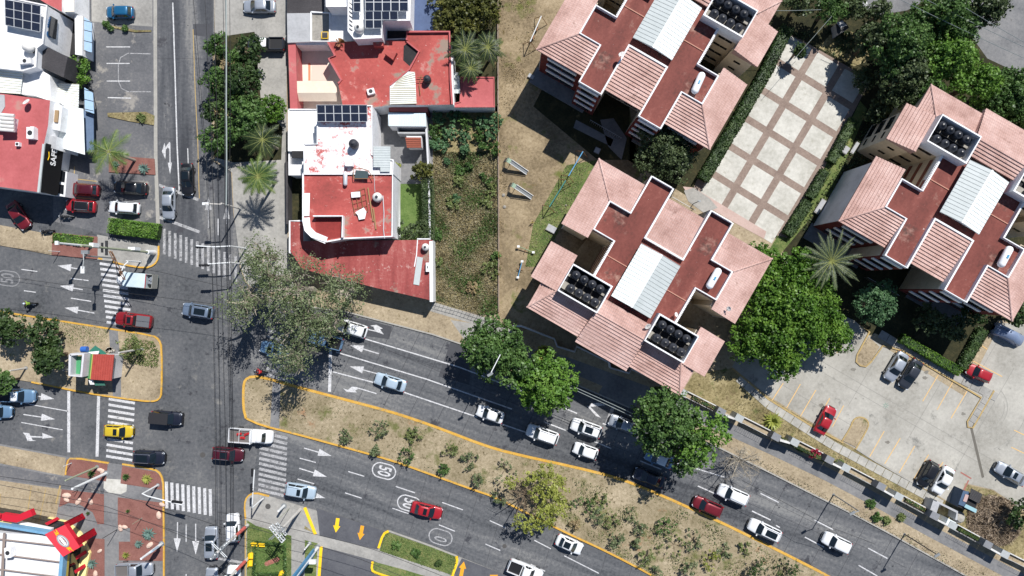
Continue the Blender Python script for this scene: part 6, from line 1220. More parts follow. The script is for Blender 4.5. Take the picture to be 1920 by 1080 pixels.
    put('hood_line', meshof('hln', lambda: MB().box((0, 0, 0), (.02, 1.25, .012)).build('hood_line', BLK, local=True)), (L * Ls * .455, 0, zh - .07 - (.1 if kind != 'pickup' else .08) * 0 - .06))
    if kind == 'pickup':
        X0, X1 = -L * Ls / 2 + .12, x0 - .06; m = MB(); cx, lx = (X0 + X1) / 2, X1 - X0
        if bed == 'tonneau': put('bed_cover', MB().box((cx, 0, zb + .06), (lx, 1.5, .06)).build('x', plain('grey vinyl', C(92, 94, 98), .7), local=True).data)
        else:
            m.box((cx, .8, zb + .14), (lx, .09, .3)); m.box((cx, -.8, zb + .14), (lx, .09, .3)); m.box((X0, 0, zb + .14), (.09, 1.69, .3)); m.box((X1, 0, zb + .14), (.09, 1.69, .3)); put('bed_wall', m.build('x', PAINT[col], local=True).data)
            put('bed_floor', MB().box((cx, 0, zb + .045), (lx, 1.52, .03)).build('x', BLK if bed == 'dark' else plain('bed liner grey', C(96, 92, 90), .8), local=True).data)
            if bed == 'cargo':
                pass
    if wsheet: put('sun_shade', MB().add([Vector(p) + Vector((0, 0, .035)) for p in W_(x1, s1, .15, .8, .7, .7, 1)], [(0, 1, 2, 3)]).build('x', FRAMEW, local=True).data)
    for o in [o for o in bpy.data.objects if o.name.startswith('x') and o.users_collection and o.parent is None and o.name.split('.')[0] == 'x']: bpy.data.objects.remove(o)
    return t
car(223, 22, 180, 'hatch', 'teal', 'teal blue hatchback parked crosswise at the top of the left forecourt', .95)
car(485, 11, 180, 'sedan', 'silver', 'silver sedan at the top edge beside the street strip trees')
car(498, 83, 180, 'pickup', 'darkgrey', 'dark pickup truck with black open bed beside the street strip trees', .98, roofcol='white', bed='dark', cat='pickup truck', name='pickup_truck')
car(350, 336, -89, 'sedan', 'black', 'black sedan waiting at the stop line of the north street', .98, sun=1.0); car(315, 381, -91, 'sedan', 'silver', 'silver-blue sedan waiting between the two white stop lines')
car(155, 355, 176, 'hatch', 'darkred', 'dark red hatchback in the upper bay of the shop parking', 1.08, roofcol='maroon'); car(149, 386, 176, 'hatch', 'brightred', 'red hatchback with dark roof bars in the lower bay of the shop parking', 1.05, roofcol='black', rails=True)
car(243, 352, 176, 'sedan', 'black', 'black sedan parked below the brick bed with agaves', 1.02); car(231, 389, 176, 'hatch', 'white', 'white hatchback parked above the green box hedge', 1.08)
car(33, 404, -57, 'sedan', 'darkred', 'red sedan in the deep shade of the shop, angled towards the street', .92)
car(249, 600, 173, 'pickup', 'red', 'red pickup truck with grey bed cover crossing the junction', .96, bed='tonneau', sun=.5, cat='pickup truck', name='pickup_truck')
car(370, 583, 171, 'suv', 'bluegrey', 'blue-grey car with large sunroof crossing the junction left of the olive trees', .94, sun=1.5, rails=True)
car(516, 656, 166, 'sedan', 'blue', 'light blue sedan half hidden under the lowest olive tree', 1.0, sun=.6); car(609, 638, 165, 'pickup', 'blue', 'blue vehicle hidden under the olive trees behind the stop line', .95, bed='dark', cat='pickup truck', name='pickup_truck')
car(660, 616, 163, 'suv', 'white', 'white car with leaves over it at the head of the left-turn lane', .92)
car(731, 717, 163, 'sedan', 'paleblue', 'pale silver-blue sedan alone in the middle lane of the avenue', 1.0); car(919, 777, 161, 'sedan', 'white', 'white sedan in the middle lane left of the white wagon with light blue bonnet', .86)
car(1017, 815, 161, 'suv', 'white', 'white wagon with pale bonnet between the tree shade and the black-roofed SUV', .99, rails=True); car(1099, 803, 161, 'suv', 'white', 'white SUV with black sunroof, upper of the three in the middle lanes', .94, sun=1.1, rails=True)
car(1098, 846, 161, 'hatch', 'white', 'small white hatchback nearest the yellow kerb', .88); car(1170, 796, 160, 'sedan', 'silver', 'silver car half hidden by the wide street tree', .95)
car(1236, 861, 158, 'sedan', 'blue', 'light blue car under the drooping green crown', .9, roofcol='white'); car(1217, 896, 160, 'sedan', 'navy', 'dark navy sedan in the tree shade beside the yellow kerb', .98)
car(1375, 928, 157, 'suv', 'white', 'white SUV ahead of the red wagon on the right of the avenue', .96); car(1327, 950, 157, 'wagon', 'darkred', 'dark red car beside the yellow kerb right of the tree shade', .92)
car(1434, 995, 155, 'suv', 'white', 'white SUV with long black glass roof beside the yellow kerb', 1.04, sun=1.6, rails=True); car(1569, 1018, 155, 'suv', 'white', 'white SUV alone at the lower right of the avenue', .88)
car(32, 742, -3, 'pickup', 'blue', 'bright blue pickup truck at the left edge under the tree crown', .92, bed='dark', roofcol='white', cat='pickup truck', name='pickup_truck'); car(-8, 772, -3, 'sedan', 'blue', 'light blue car cut by the left edge of the photo', .95)
t = car(312, 784, -5, 'suv', 'navy', 'black soft-top off-roader crossing the lower junction', .92, cat='off-roader', name='off_roader'); 
m = MB(); m.tube((-2.15, -.12, .9), (-2.35, -.12, .9), .36, .36, 16); m.v = [(x, y, z) for x, y, z in m.v]; m.build('spare_wheel', TYRE, t, local=True); m = MB(); m.box((2.1, 0, .5), (.2, 1.7, .16)); m.build('bumper', BLK, t, local=True); MB().box((-.75, 0, 1.72), (2.6, 1.5, .08)).build('soft_top', plain('black canvas', C(34, 34, 38), .9), t, local=True)
car(221, 809, -3, 'hatch', 'yellow', 'bright yellow small car on the lower left crosswalk', 1.02, sun=.5); car(279, 858, -3, 'suv', 'navy', 'dark SUV with black glass roof just past the lower left crosswalk', .94, sun=1.5, rails=True)
car(427, 852, -5, 'suv', 'maroon', 'maroon SUV with roof bars beside the white flatbed truck', .93, sun=1.0, rails=True); 
car(563, 921, -10, 'suv', 'paleblue', 'silver SUV leaving the crosswalk on the lower avenue', .93, sun=.5, rails=True); car(800, 958, -14, 'sedan', 'brightred', 'red sedan driving over the second speed marking', .97, sun=.5)
car(1068, 1022, -24, 'sedan', 'white', 'white sedan with black sunroof beside the lower orange kerb', .86, sun=.9); car(985, 1071, -22, 'pickup', 'white', 'white pickup truck with black bed cut by the bottom edge', .95, bed='dark', cat='pickup truck', name='pickup_truck')
car(436, 990, 92, 'suv', 'white', 'white car heading up at the junction beside the power pole', .86); car(396, 1018, 91, 'suv', 'silver', 'silver SUV with black sunroof heading up in the south street', .98, sun=1.1)
car(396, 1094, 90, 'sedan', 'silver', 'silver car cut by the bottom edge behind the silver SUV', .95); car(437, 1090, 88, 'suv', 'white', 'white car cut by the bottom edge behind the second power pole', .95)
car(252, 1068, 2, 'pickup', 'silver', 'silver pickup truck with open bed parked by the red bed at the bottom', .95, bed='open', z=.12, cat='pickup truck', name='pickup_truck')
zl = .13
car(1682, 688, 239, 'sedan', 'silver', 'silver sedan parked beside the dark grey one in the parking lot', .98, z=zl); car(1709, 702, 239, 'sedan', 'darkgrey', 'dark grey sedan parked right of the silver one', .98, z=zl)
car(1837, 700, 156, 'hatch', 'brightred', 'bright red hatchback parked by the hedge corner', .9, z=zl); car(1549, 788, 62, 'sedan', 'brightred', 'red sedan with a white sunshade parked at the lower kerb', .92, z=zl, wsheet=True)
car(1741, 890, 241, 'hatch', 'black', 'black hatchback parked beside the white sedan near the guard hut', .98, z=zl); car(1770, 902, 241, 'sedan', 'white', 'white sedan with black windows parked near the guard hut', .9, z=zl)
car(1897, 889, 150, 'sedan', 'silver', 'silver sedan with sunroof at the right edge of the parking lot', 1.02, z=zl, sun=.5)
# car under a grey cover
t = thing('covered_car', 'car under a shiny grey-blue cover in the tree shade at the right edge', 'car', (G(1893, 628, .8).x, G(1893, 628, .8).y, zl), R(-27)); m = MB(); pr = [(-2.2, .35, .5), (-2.1, .8, .85), (-1.5, .88, 1.0), (-.9, .78, 1.42), (.5, .78, 1.42), (1.1, .86, 1.0), (1.9, .84, .88), (2.2, .6, .5)]; vs = []
for x, w_, zt in pr: vs += [(x, -w_ - .06, .05), (x, -w_, zt * .6), (x, -w_ * .75, zt), (x, 0, zt + .05), (x, w_ * .75, zt), (x, w_, zt * .6), (x, w_ + .06, .05)]
m.add(vs, [(i * 7 + j, i * 7 + j + 1, (i + 1) * 7 + j + 1, (i + 1) * 7 + j) for i in range(7) for j in range(6)] + [tuple(range(7)), tuple(range(49, 56))]); m.build('cover', PAINT['cover'], t, smooth=True, local=True)
for xx in (-1.35, 1.35):
    for s in (-1, 1): MB().tube((xx, s * .86, .33), (xx, s * .7, .33), .33, .33, 14).build('wheel', TYRE, t, local=True)
# white flatbed truck with red cargo
c = G(470, 818, 1.2); t = thing('flatbed_truck', 'white truck with open bed carrying red crates at the lower crosswalk', 'truck', (c.x, c.y, 0), R(-4)); WP = PAINT['white']
o = body_mesh('pickup', WP, .62); o.parent = t; o.location = (1.35, 0, .1); o = cabin_mesh('pickup', WP, .7); o.parent = t; o.location = (1.2, 0, .15); o.name = 'cabin'
x0, x1, s0, s1, wb, wr, z0, z1 = cabin_geo('pickup', .7)
glass_quad([(1.2 + x1, -wb * .8, z0 + .2), (1.2 + x1, wb * .8, z0 + .2), (1.2 + s1 + .05, wr * .8, z1 + .05), (1.2 + s1 + .05, -wr * .8, z1 + .05)], 'windshield', .03).parent = t
m = MB(); m.box((-1.35, 0, .95), (3.2, 1.95, .1)); m.box((-1.35, .95, 1.25), (3.2, .08, .5)); m.box((-1.35, -.95, 1.25), (3.2, .08, .5)); m.box((-2.93, 0, 1.25), (.08, 1.95, .5)); m.box((.22, 0, 1.5), (.1, 1.95, 1.0)); m.build('bed', WP, t, local=True); MB().box((-1.35, 0, 1.015), (3.1, 1.8, .03)).build('bed_floor', plain('bed liner grey', C(96, 92, 90), .8), t, local=True)
m = MB(); m.path([(-1.35, -.9, 1.9), (-1.35, .9, 1.9), (.2, .9, 1.9), (.2, -.9, 1.9)], .03, 5); m.tube((-1.35, .9, 1.2), (-1.35, .9, 1.9), .03); m.tube((-1.35, -.9, 1.2), (-1.35, -.9, 1.9), .03); m.build('rack', WP, t, local=True)
MB().box((1.0, 0, .5), (3.6, .8, .3)).build('chassis', BLK, t, local=True); MB().box((-1.4, 0, .7), (3, .8, .3)).build('chassis', BLK, t, local=True)
for xx in (2.0, -1.7):
    for s in (-1, 1): MB().tube((xx, s * .98, .38), (xx, s * .75, .38), .38, .38, 14).build('wheel', TYRE, t, local=True)
for k, (dx, dy, rz) in enumerate(((-1.6, .2, .2), (-1.1, -.3, -.1), (-.6, .25, .4))):
    w_ = Matrix.Translation(t.location) @ Matrix.Rotation(R(-4), 4, 'Z') @ Vector((dx, dy, 1.03)); b = thing('crate', ('rear', 'middle', 'front')[k] + ' red crate lying in the bed of the white flatbed truck', 'crate', w_, rz, 'red crates in the truck bed'); MB().box((0, 0, .14), (.6, .26, .26)).build('box', plain('red plastic', C(206, 40, 42), .5), b, local=True); MB().box((0, 0, .28), (.48, .18, .03)).build('lid', plain('dark red plastic', C(140, 30, 34), .5), b, local=True)
# box van with open rear at the upper crosswalk
c = G(250, 525, 2.2); t = thing('box_truck', 'pale box truck with white rounded cab and open rear rack at the upper left crosswalk', 'truck', (c.x, c.y, 0), R(175))
m = MB(); m.box((-.25, 0, 1.75), (3.1, 1.95, 1.5)); m.build('box', noisy('pale box panel', [C(178, 194, 200), C(198, 210, 214)], .6, 3, .3, .5, world=False), t, local=True); MB().box((-.25, 0, 2.53), (3.0, 1.85, .05)).build('box_roof', bpy.data.materials['pale box panel'], t, local=True)
m = MB(); m.lathe((0, 0, 0), [(.02, 0.4), (.9, .45), (.98, 1.0), (.95, 1.7), (.8, 2.3), (.5, 2.55), (.02, 2.6)], 24); m.v = [(x * .62 + 1.75, y * .98, z) for x, y, z in m.v]; m.build('cab', WP, t, smooth=True, local=True)
glass_quad([(2.32, -.7, 1.3), (2.32, .7, 1.3), (2.12, .6, 2.15), (2.12, -.6, 2.15)], 'windshield', .05).parent = t
MB().box((-.2, 0, .65), (4.6, 1.5, .5)).build('chassis', plain('teal chassis', C(60, 104, 108), .6), t, local=True)
m = MB(); m.box((-2.25, 0, 1.1), (1.0, 1.9, .1)); m.box((-2.72, 0, 1.9), (.07, 1.9, 1.3)); m.box((-2.25, .93, 1.9), (1, .06, 1.3)); m.box((-2.25, -.93, 1.9), (1, .06, 1.3)); m.build('rear_rack', plain('grey rack', C(140, 140, 134), .8), t, local=True)
m = MB()
for k in range(9): m.box((-2.3 + random.uniform(-.3, .3), random.uniform(-.7, .7), 1.9 + random.uniform(-.2, .4)), (.35, .3, .4), random.random())
m.build('equipment', noisy('mixed equipment', [C(60, 90, 120), C(120, 124, 130), C(176, 176, 178)], 1.5, 6, .5, .6, world=False), t, local=True); MB().box((-1.83, 0, 2.56), (.08, 1.9, .04)).build('red_edge', plain('red trim', C(170, 60, 60), .6), t, local=True)
for xx in (1.5, -1.5):
    for s in (-1, 1): MB().tube((xx, s * .95, .4), (xx, s * .72, .4), .4, .4, 14).build('wheel', TYRE, t, local=True)
# ---------------------------------------------------------------- motorcycles and riders
def motorcycle(px, py, ang, label, z=0, col='black', rider=None):
    c = G(px, py, .6); t = thing('motorcycle', label, 'motorcycle', (c.x, c.y, z), R(ang), 'motorcycles')
    for x in (-.66, .68):
        w_ = MB(); n = 18
        for k in range(n):
            a, b = 6.283 * k / n, 6.283 * (k + 1) / n; w_.tube((x + .28 * math.cos(a), 0, .32 + .28 * math.sin(a)), (x + .28 * math.cos(b), 0, .32 + .28 * math.sin(b)), .06, .06, 6)
        w = w_.build('wheel', TYRE, t, local=True); MB().tube((x, -.04, .32), (x, .04, .32), .2, .2, 12).build('rim', RIM, w, local=True)
    m = MB(); m.path([(-.66, 0, .32), (-.2, 0, .6), (.35, 0, .75), (.68, 0, .32)], .045); m.path([(-.2, 0, .35), (.2, 0, .35), (.35, 0, .75)], .04); m.box((0, 0, .42), (.4, .3, .3)); m.build('frame', BLK, t, local=True)
    m = MB(); m.lathe((.18, 0, .82), [(.02, -.28), (.13, -.18), (.17, 0), (.12, .2), (.02, .28)], 12, M=Matrix.Rotation(R(90), 3, 'Y')); m.build('fuel_tank', PAINT[col], t, smooth=True, local=True)
    MB().box((-.35, 0, .82), (.65, .26, .1)).build('seat', plain('black seat vinyl', C(28, 28, 30), .6), t, local=True); m = MB(); m.path([(.42, -.36, .98), (.52, -.1, 1.02), (.52, .1, 1.02), (.42, .36, .98)], .02); m.tube((.52, 0, 1.0), (.68, 0, .34), .035); m.build('handlebar', CHRM, t, local=True)
    MB().lathe((.62, 0, .86), [(.02, -.08), (.1, 0), (.09, .06)], 12, M=Matrix.Rotation(R(90), 3, 'Y')).build('headlight', LAMP, t, local=True); MB().tube((-.1, .16, .3), (-.75, .18, .42), .045, .05, 8).build('exhaust', CHRM, t, local=True)
    for s in (-1, 1): MB().box((.36, s * .42, 1.1), (.03, .14, .08)).build('mirror', CHRM, t, local=True)
    if rider:
        lab, shirt, helm = rider; r = thing('person', lab, 'person', (c.x, c.y, z), R(ang))
        J = [(-.3, 0, .92), (-.24, 0, 1.15), (-.14, 0, 1.38), (-.1, 0, 1.5), (-.04, 0, 1.66), (-.05, 0, 1.75), (-.16, .2, 1.4), (.08, .32, 1.2), (.38, .34, 1.03), (-.16, -.2, 1.4), (.08, -.32, 1.2), (.38, -.34, 1.03), (-.28, .14, .9), (.12, .26, .84), (.0, .22, .42), (.14, .22, .36), (-.28, -.14, .9), (.12, -.26, .84), (.0, -.22, .42), (.14, -.22, .36)]
        E = [(0, 1), (1, 2), (2, 3), (3, 4), (4, 5), (2, 6), (6, 7), (7, 8), (2, 9), (9, 10), (10, 11), (0, 12), (12, 13), (13, 14), (14, 15), (0, 16), (16, 17), (17, 18), (18, 19)]
        Rr = [.16, .15, .17, .06, .1, .09, .075, .055, .04, .075, .055, .04, .1, .075, .055, .05, .1, .075, .055, .05]
        me = bpy.data.meshes.new('body'); me.from_pydata(J, E, []); o = bpy.data.objects.new('body', me); COL.objects.link(o); md = o.modifiers.new('s', 'SKIN'); 
        for i, v in enumerate(me.skin_vertices[0].data): v.radius = (Rr[i], Rr[i]); v.use_root = i == 0
        md.use_smooth_shade = True; sb = o.modifiers.new('d', 'SUBSURF'); sb.levels = sb.render_levels = 1; bpy.context.view_layer.update()
        m2 = bpy.data.meshes.new_from_object(o.evaluated_get(bpy.context.evaluated_depsgraph_get())); bpy.data.objects.remove(o); b = bpy.data.objects.new('body', m2); COL.objects.link(b); b.parent = r
        m2.materials.clear(); m2.materials.append(shirt); m2.materials.append(plain('dark trousers', C(36, 38, 48), .9)); m2.materials.append(plain('skin', C(150, 104, 80), .6))
        for p in m2.polygons: cz = p.center; p.material_index = 1 if cz.z < 1.0 and cz.x < .2 or cz.z < .95 else (2 if cz.x > .27 or (cz.z > 1.5) else 0)
        m = MB(); m.lathe((-.03, 0, 1.6), [(.1, 0), (.145, .06), (.15, .14), (.12, .23), (.05, .28), (.01, .285)], 16); m.build('helmet', helm, r, smooth=True, local=True); MB().box((.1, 0, 1.7), (.05, .2, .08)).build('visor', CGL, r, local=True)
        for s in (-1, 1):
            g = MB()
            for f_ in range(4): g.path([(.40, s * (.30 + .025 * f_), 1.05), (.45, s * (.30 + .025 * f_), 1.05), (.46, s * (.30 + .025 * f_), 1.0)], .012, 5)
            g.path([(.39, s * .29, 1.04), (.42, s * .27, 1.01)], .013, 5); g.build('hand', plain('skin', C(150, 104, 80), .6), b, local=True)
    return t
motorcycle(122, 406, 178, 'silver and black motorcycle parked beside the red hatchback'); motorcycle(87, 433, 186, 'black motorcycle parked on the gravel strip under the thin wire'); 
motorcycle(55, 569, 183, 'dark motorcycle ridden along the upper left lanes', 0, 'black', ('motorcyclist in a lime and dark jacket with pale helmet riding in the upper left lanes', plain('lime vest', C(120, 150, 50), .8), plain('pale helmet', C(190, 204, 220), .3)))
motorcycle(488, 696, 170, 'motorcycle ridden beside the yellow tip of the wide median', 0, 'red', ('motorcyclist in a red jacket in the olive tree shade by the median tip', plain('red jacket', C(186, 36, 44), .8), plain('dark helmet', C(50, 50, 56), .3)))
# ---------------------------------------------------------------- poles, masts, lamps
WPOLE = plain('white pole paint', C(214, 216, 216), .5); OPOLE = plain('pale green pole', C(150, 156, 132), .6); GPOLE = plain('grey pole steel', C(136, 140, 142), .5, .3); CPOLE = noisy('concrete pole', [C(176, 172, 166), C(200, 196, 190)], 1, 5, .5, .9, world=False)
def bp(px, py): g = G(px, py); return Vector((g.x, g.y, 0))
def mast(label, base, zt, arm, lights=(), r=.13, name='traffic_mast', cat='traffic light', z0=.1, mat=None, col_low=None):
    b = bp(*base); b.z = z0; t = thing(name, label, cat, b); a = MB(); a.tube(b, (b.x, b.y, zt), r, r * .75, 10); a.build('pole', mat or WPOLE, t); e = [Vector((b.x, b.y, zt))] + [G(x, y, z) for x, y, z in arm]; m = MB(); m.path(e, r * .62, 8); m.build('arm', mat or WPOLE, t)
    MB().tube(b, b + Vector((0, 0, .08)), r * 2, r * 2, 12).build('base_plate', GPOLE, t)
    for (x, y, z, rz, n) in lights:
        c = G(x, y, z); h = MB().box(c, (.34 * n, .22, .34), R(rz)).build('signal_head', BLK, t)
        for k in range(n): d = Vector((math.cos(R(rz)), math.sin(R(rz)), 0)); MB().tube(c + d * (k - (n - 1) / 2) * .33 + Vector((0, 0, 0)), c + d * (k - (n - 1) / 2) * .33 + Vector((-d.y, d.x, 0)) * -.2, .11, .12, 10).build('lens_hood', DSTEEL, h)
    return t
mast('white traffic light mast reaching over the north crosswalk, upper of two', (462, 466), 5.6, [(400, 463, 5.7), (368, 461, 5.8)], [(377, 463, 5.5, 2, 4)]); mast('white traffic light mast reaching over the north crosswalk, lower of two', (458, 495), 5.2, [(390, 495, 5.4)], [(383, 497, 5.2, 2, 4)])
mast('white angled traffic mast reaching over the south crosswalk', (297, 909), 4.2, [(276, 930, 4.6), (342, 947, 5.4)], [(332, 941, 5.2, -8, 4)]); mast('white traffic mast on the pavement corner reaching up over the lower avenue', (494, 934), 4.2, [(473, 945, 4.6), (474, 925, 4.9), (477, 881, 5.4)], [(473, 886, 5.2, 90, 3), (472, 916, 5.0, 90, 3)])
mast('white curved signal mast on the upper left pavement corner', (264, 491), 3.6, [(240, 491, 4.0), (233, 497, 4.2), (228, 508, 4.3)], [(226, 512, 4.1, 60, 3)], .11)
t = mast('tall pale green pole with thick white foot on the upper left pavement corner', (290, 474), 16.5, [], [], .17, 'tall_pole', 'pole', mat=OPOLE); b = bp(290, 474); MB().tube(b + Vector((0, 0, .1)), b + Vector((0, 0, 2)), .36, .3, 12).build('foot_sleeve', WPOLE, t); m = MB(); c = Vector((b.x, b.y, 11.5)); m.box(c, (.25, 1.8, .2)); m.box(c + Vector((0, 0, .9)), (.2, 1.2, .2)); m.build('cross_arm', DSTEEL, t); MB().box((b.x + .1, b.y + .25, 5.4), (.9, .4, 1.4)).build('equipment_box', WPOLE, t); MB().box((b.x, b.y + .2, 14), (.5, .5, 1.2)).build('equipment_box', WPOLE, t)
t = mast('white pole above the grassy brick bed', (172, 462), 7.4, [], [], .17, 'white_pole', 'pole'); b = bp(172, 462); MB().box((b.x, b.y, 7.4), (.4, .5, .3)).build('cap', WPOLE, t)
t = mast('grey street lamp pole with arm and teardrop lamp over the upper left lanes', (216, 484), 7.0, [(156, 475, 7.1), (157, 488, 7.4), (155, 503, 7.5)], [], .12, 'street_lamp', 'street lamp', mat=GPOLE); MB().box(G(155, 506, 7.4), (.45, .9, .18), 0).build('lamp_head', WPOLE, t); MB().box(G(160, 473, 6.9), (.9, .5, .4)).build('bracket', GPOLE, t)
t = thing('steel_gantry', 'brown lattice strut leaning over the upper left crosswalk', 'strut', bp(207, 471)); m = MB(); A, B = G(207, 471, 8), G(233, 524, 5.6)
for o_ in (-.2, .2): m.tube(A + Vector((o_, 0, 0)), B + Vector((o_ * .7, 0, 0)), .05, .05, 5)
for k in range(10): p = A.lerp(B, k / 9); m.tube(p - Vector((.2, 0, 0)), A.lerp(B, min(1, (k + 1) / 9)) + Vector((.2, 0, 0)), .025, .025, 4)
m.tube(bp(216, 484) + Vector((0, 0, .1)), A, .07, .07, 6); m.build('lattice', RUST, t)
mast('thin sign pole at the left end of the grassy brick bed', (113, 472), 2.4, [], [], .05, 'sign_pole', 'sign'); 
t = mast('grey street pole with pale arm over the up-going arrows', (452, 392), 6.6, [(415, 383, 6.6), (384, 382, 6.9)], [], .12, 'street_lamp', 'street lamp', mat=CPOLE); MB().box(G(386, 382, 6.8), (.9, .35, .15)).build('lamp_head', WPOLE, t)
def lamp(label, base, zt, arm, z0=.1, mat=None): 
    t = mast(label, base, zt, arm, [], .09, 'street_lamp', 'street lamp', z0, mat); x, y, z = arm[-1]; MB().box(G(x, y, z), (.75, .3, .14), R(-150)).build('lamp_head', GPOLE, t); return t
lamp('grey street lamp on the avenue verge, left one', (1562, 927), 7.2, [(1598, 962, 7.6)], mat=GPOLE); lamp('dark street lamp on the avenue verge, right one', (1695, 1001), 7.2, [(1757, 1041, 7.4)], mat=plain('dark lamp steel', C(70, 66, 64), .6)); lamp('white street lamp inside the crown of the joined street trees', (940, 652), 10.6, [(919, 702, 11.2)], mat=WPOLE)
mast('concrete pole on the small median, right of the kiosk', (267, 654), 5.8, [], [], .15, 'concrete_pole', 'pole', mat=CPOLE); mast('concrete post at the left edge of the small median', (50, 690), 3.2, [], [], .13, 'concrete_pole', 'pole', mat=CPOLE)
mast('thick white pole on the upper red bed, right of the thin one', (200, 887), 7.6, [], [], .2, 'white_pole', 'pole'); mast('thinner greenish pole on the upper red bed', (183, 875), 7.0, [], [], .14, 'white_pole', 'pole', mat=OPOLE); mast('short post with sign boards at the gravel strip corner', (135, 868), 1.9, [], [], .05, 'sign_pole', 'sign'); mast('thin dark pole in the large red bed near the path', (221, 992), 3.6, [], [], .05, 'thin_pole', 'pole', mat=DSTEEL); mast('thin pole in the large red bed near the rocks', (267, 971), 2.6, [], [], .04, 'thin_pole', 'pole', mat=OPOLE); mast('thin pole standing by the round concrete patch', (148, 918), 1.5, [], [], .05, 'thin_pole', 'pole', mat=DSTEEL)
t = mast('white pole with blue panel by the yellow kerb beside the silver pickup', (304, 1019), 5.5, [], [], .2, 'sign_totem', 'sign'); b = bp(304, 1019); MB().box((b.x, b.y, 2.6), (1.0, .25, 1.6), R(30)).build('panel', PAINT['paleblue'], t)
mast('short white pole on the pavement in front of the power pole', (533, 948), 2.4, [], [], .2, 'white_pole', 'pole'); mast('slim greenish guy pole by the power pole', (543, 953), 4.5, [], [], .04, 'thin_pole', 'pole', mat=OPOLE); mast('short white bollard pole on the narrow grass strip', (581, 1018), 2.4, [], [], .14, 'white_pole', 'pole')
t = mast('tall white totem sign with blue side beside the yellow kerb of the driveway', (596, 1026), 12, [], [], .22, 'sign_totem', 'sign'); b = bp(596, 1026); MB().box((b.x, b.y + .1, 6.5), (.25, .9, 9)).build('panel', plain('blue sign panel', C(70, 130, 170), .5), t); MB().box((b.x + .6, b.y - .2, 4.6), (.9, .5, .5)).build('box', WPOLE, t)
def power_pole(label, base, h=10, rz=0, col=None):
    b = bp(*base); b.z = .1; t = thing('power_pole', label, 'power pole', b, 0, 'power poles at the south corner'); MB().tube(b, (b.x, b.y, h), .24, .13, 12).build('pole', CPOLE, t)
    if col: MB().tube((b.x, b.y, 1.2), (b.x, b.y, 4.4), .235, .2, 12, 0, False).build('red_band', col, t)
    for z, L in ((h - .1, 2.6), (h - .8, 2.6), (h - 2.0, 2.0)):
        m = MB(); d = Vector((math.cos(R(rz)), math.sin(R(rz)), 0)); n = Vector((-d.y, d.x, 0)); c = Vector((b.x, b.y, z))
        for s in (-.14, .14): m.tube(c + n * s - d * L / 2, c + n * s + d * L / 2, .06, .06, 4)
        m.tube(c - d * L * .35, c + Vector((0, 0, -.9)), .04, .04, 4); m.tube(c + d * L * .35, c + Vector((0, 0, -.9)), .04, .04, 4); ca = m.build('cross_arm', STEEL, t)
        for k in (-1, -.4, .4, 1): MB().lathe(c + d * L * .46 * k, [(.07, 0), (.1, .1), (.06, .22), (.02, .25)], 10).build('insulator', WPOLE, ca)
    m = MB(); c = Vector((b.x, b.y, h - .5)); d = Vector((math.cos(R(rz + 90)), math.sin(R(rz + 90)), 0))
    for s in (-.14, .14): m.tube(c + Vector((s, 0, 0)) - d * 1.2, c + Vector((s, 0, 0)) + d * 1.2, .055, .055, 4)
    m.build('cross_arm', STEEL, t); return t
RB = plain('pale red paint', C(190, 92, 84), .7)
power_pole('concrete power pole with double cross arms above the small square garden', (563, 955), 10, 130); power_pole('leaning-looking concrete power pole with red band beside the white car in the south street', (465, 984), 10, 45, RB); power_pole('concrete power pole with red band at the bottom edge of the south street', (465, 1047), 9.5, 45, RB)
CAB = plain('black cable', C(30, 30, 32), .7); CABG = plain('aluminium cable', C(140, 148, 146), .5)
def cable(label, pts, r=.03, sag=.25, mat=None):
    q = [G(x, y, z) for x, y, z in pts]; ps = []
    for a, b in zip(q[:-1], q[1:]): ps += [a.lerp(b, k / 8) - Vector((0, 0, sag * 4 * (k / 8) * (1 - k / 8))) for k in range(8)]
    m = MB(); m.path(ps + [q[-1]], r, 4); one(m.build('overhead_cable', mat or CAB), label, 'cable', 'overhead cables')
for k, (xs, w) in enumerate((((357, 392, 400, 404), 'first from the left'), ((381, 400, 409, 412), 'second from the left'), ((398, 409, 418, 424), 'third from the left'), ((417, 421, 428, 432), 'fourth from the left'), ((421, 425, 431, 435), 'fifth from the left'), ((430, 430, 434, 438), 'rightmost one'))):
    cable('black cable running down the street past the strip trees, ' + w, [(xs[0], -60, 8.5), (xs[1], 380, 8.0), (xs[2], 640, 8.2), (xs[3], 1010, 8.6)])
cable('thick pale aluminium cable bundle over the street strip trees', [(423, -60, 9.5), (424, 200, 9.4), (424, 385, 9.3)], .09, .1, CABG)
cable('black cable crossing the lower left pavement towards the power poles, upper one', [(-40, 888, 8), (210, 925, 8), (420, 990, 8.8)]); cable('black cable crossing the lower left pavement, lower one', [(-40, 902, 8), (200, 950, 8), (410, 1034, 8.8)]); cable('black cable from the power pole along the lower service path, upper one', [(408, 960, 8.6), (517, 985, 9), (700, 1030, 9), (900, 1110, 9)]); cable('black cable from the power pole along the lower service path, lower one', [(410, 975, 8.6), (517, 1003, 9), (680, 1050, 9), (860, 1130, 9)])
cable('thin cable along the upper left gravel strip', [(-40, 455, 7), (110, 478, 7), (300, 510, 7), (450, 545, 7)], .025); cable('thin cable over the upper left lanes', [(-40, 512, 7), (200, 545, 7), (440, 575, 7)], .025)
cable('pale double cable below the tiled roof of the middle block', [(1060, 718, 7), (1185, 775, 7)], .04, .2, CABG); cable('pale cable beside the double one', [(1062, 724, 7), (1185, 781, 7)], .04, .2, CABG)
for k, (a, b) in enumerate((((1650, -20), (1940, 118)), ((1700, -20), (1940, 112 - 15)), ((1755, -20), (1940, 90)))): cable(('left', 'middle', 'right')[k] + ' pale wire crossing the top right trees', [(a[0], a[1], 9), (b[0], b[1], 9)], .035, .2, CABG)
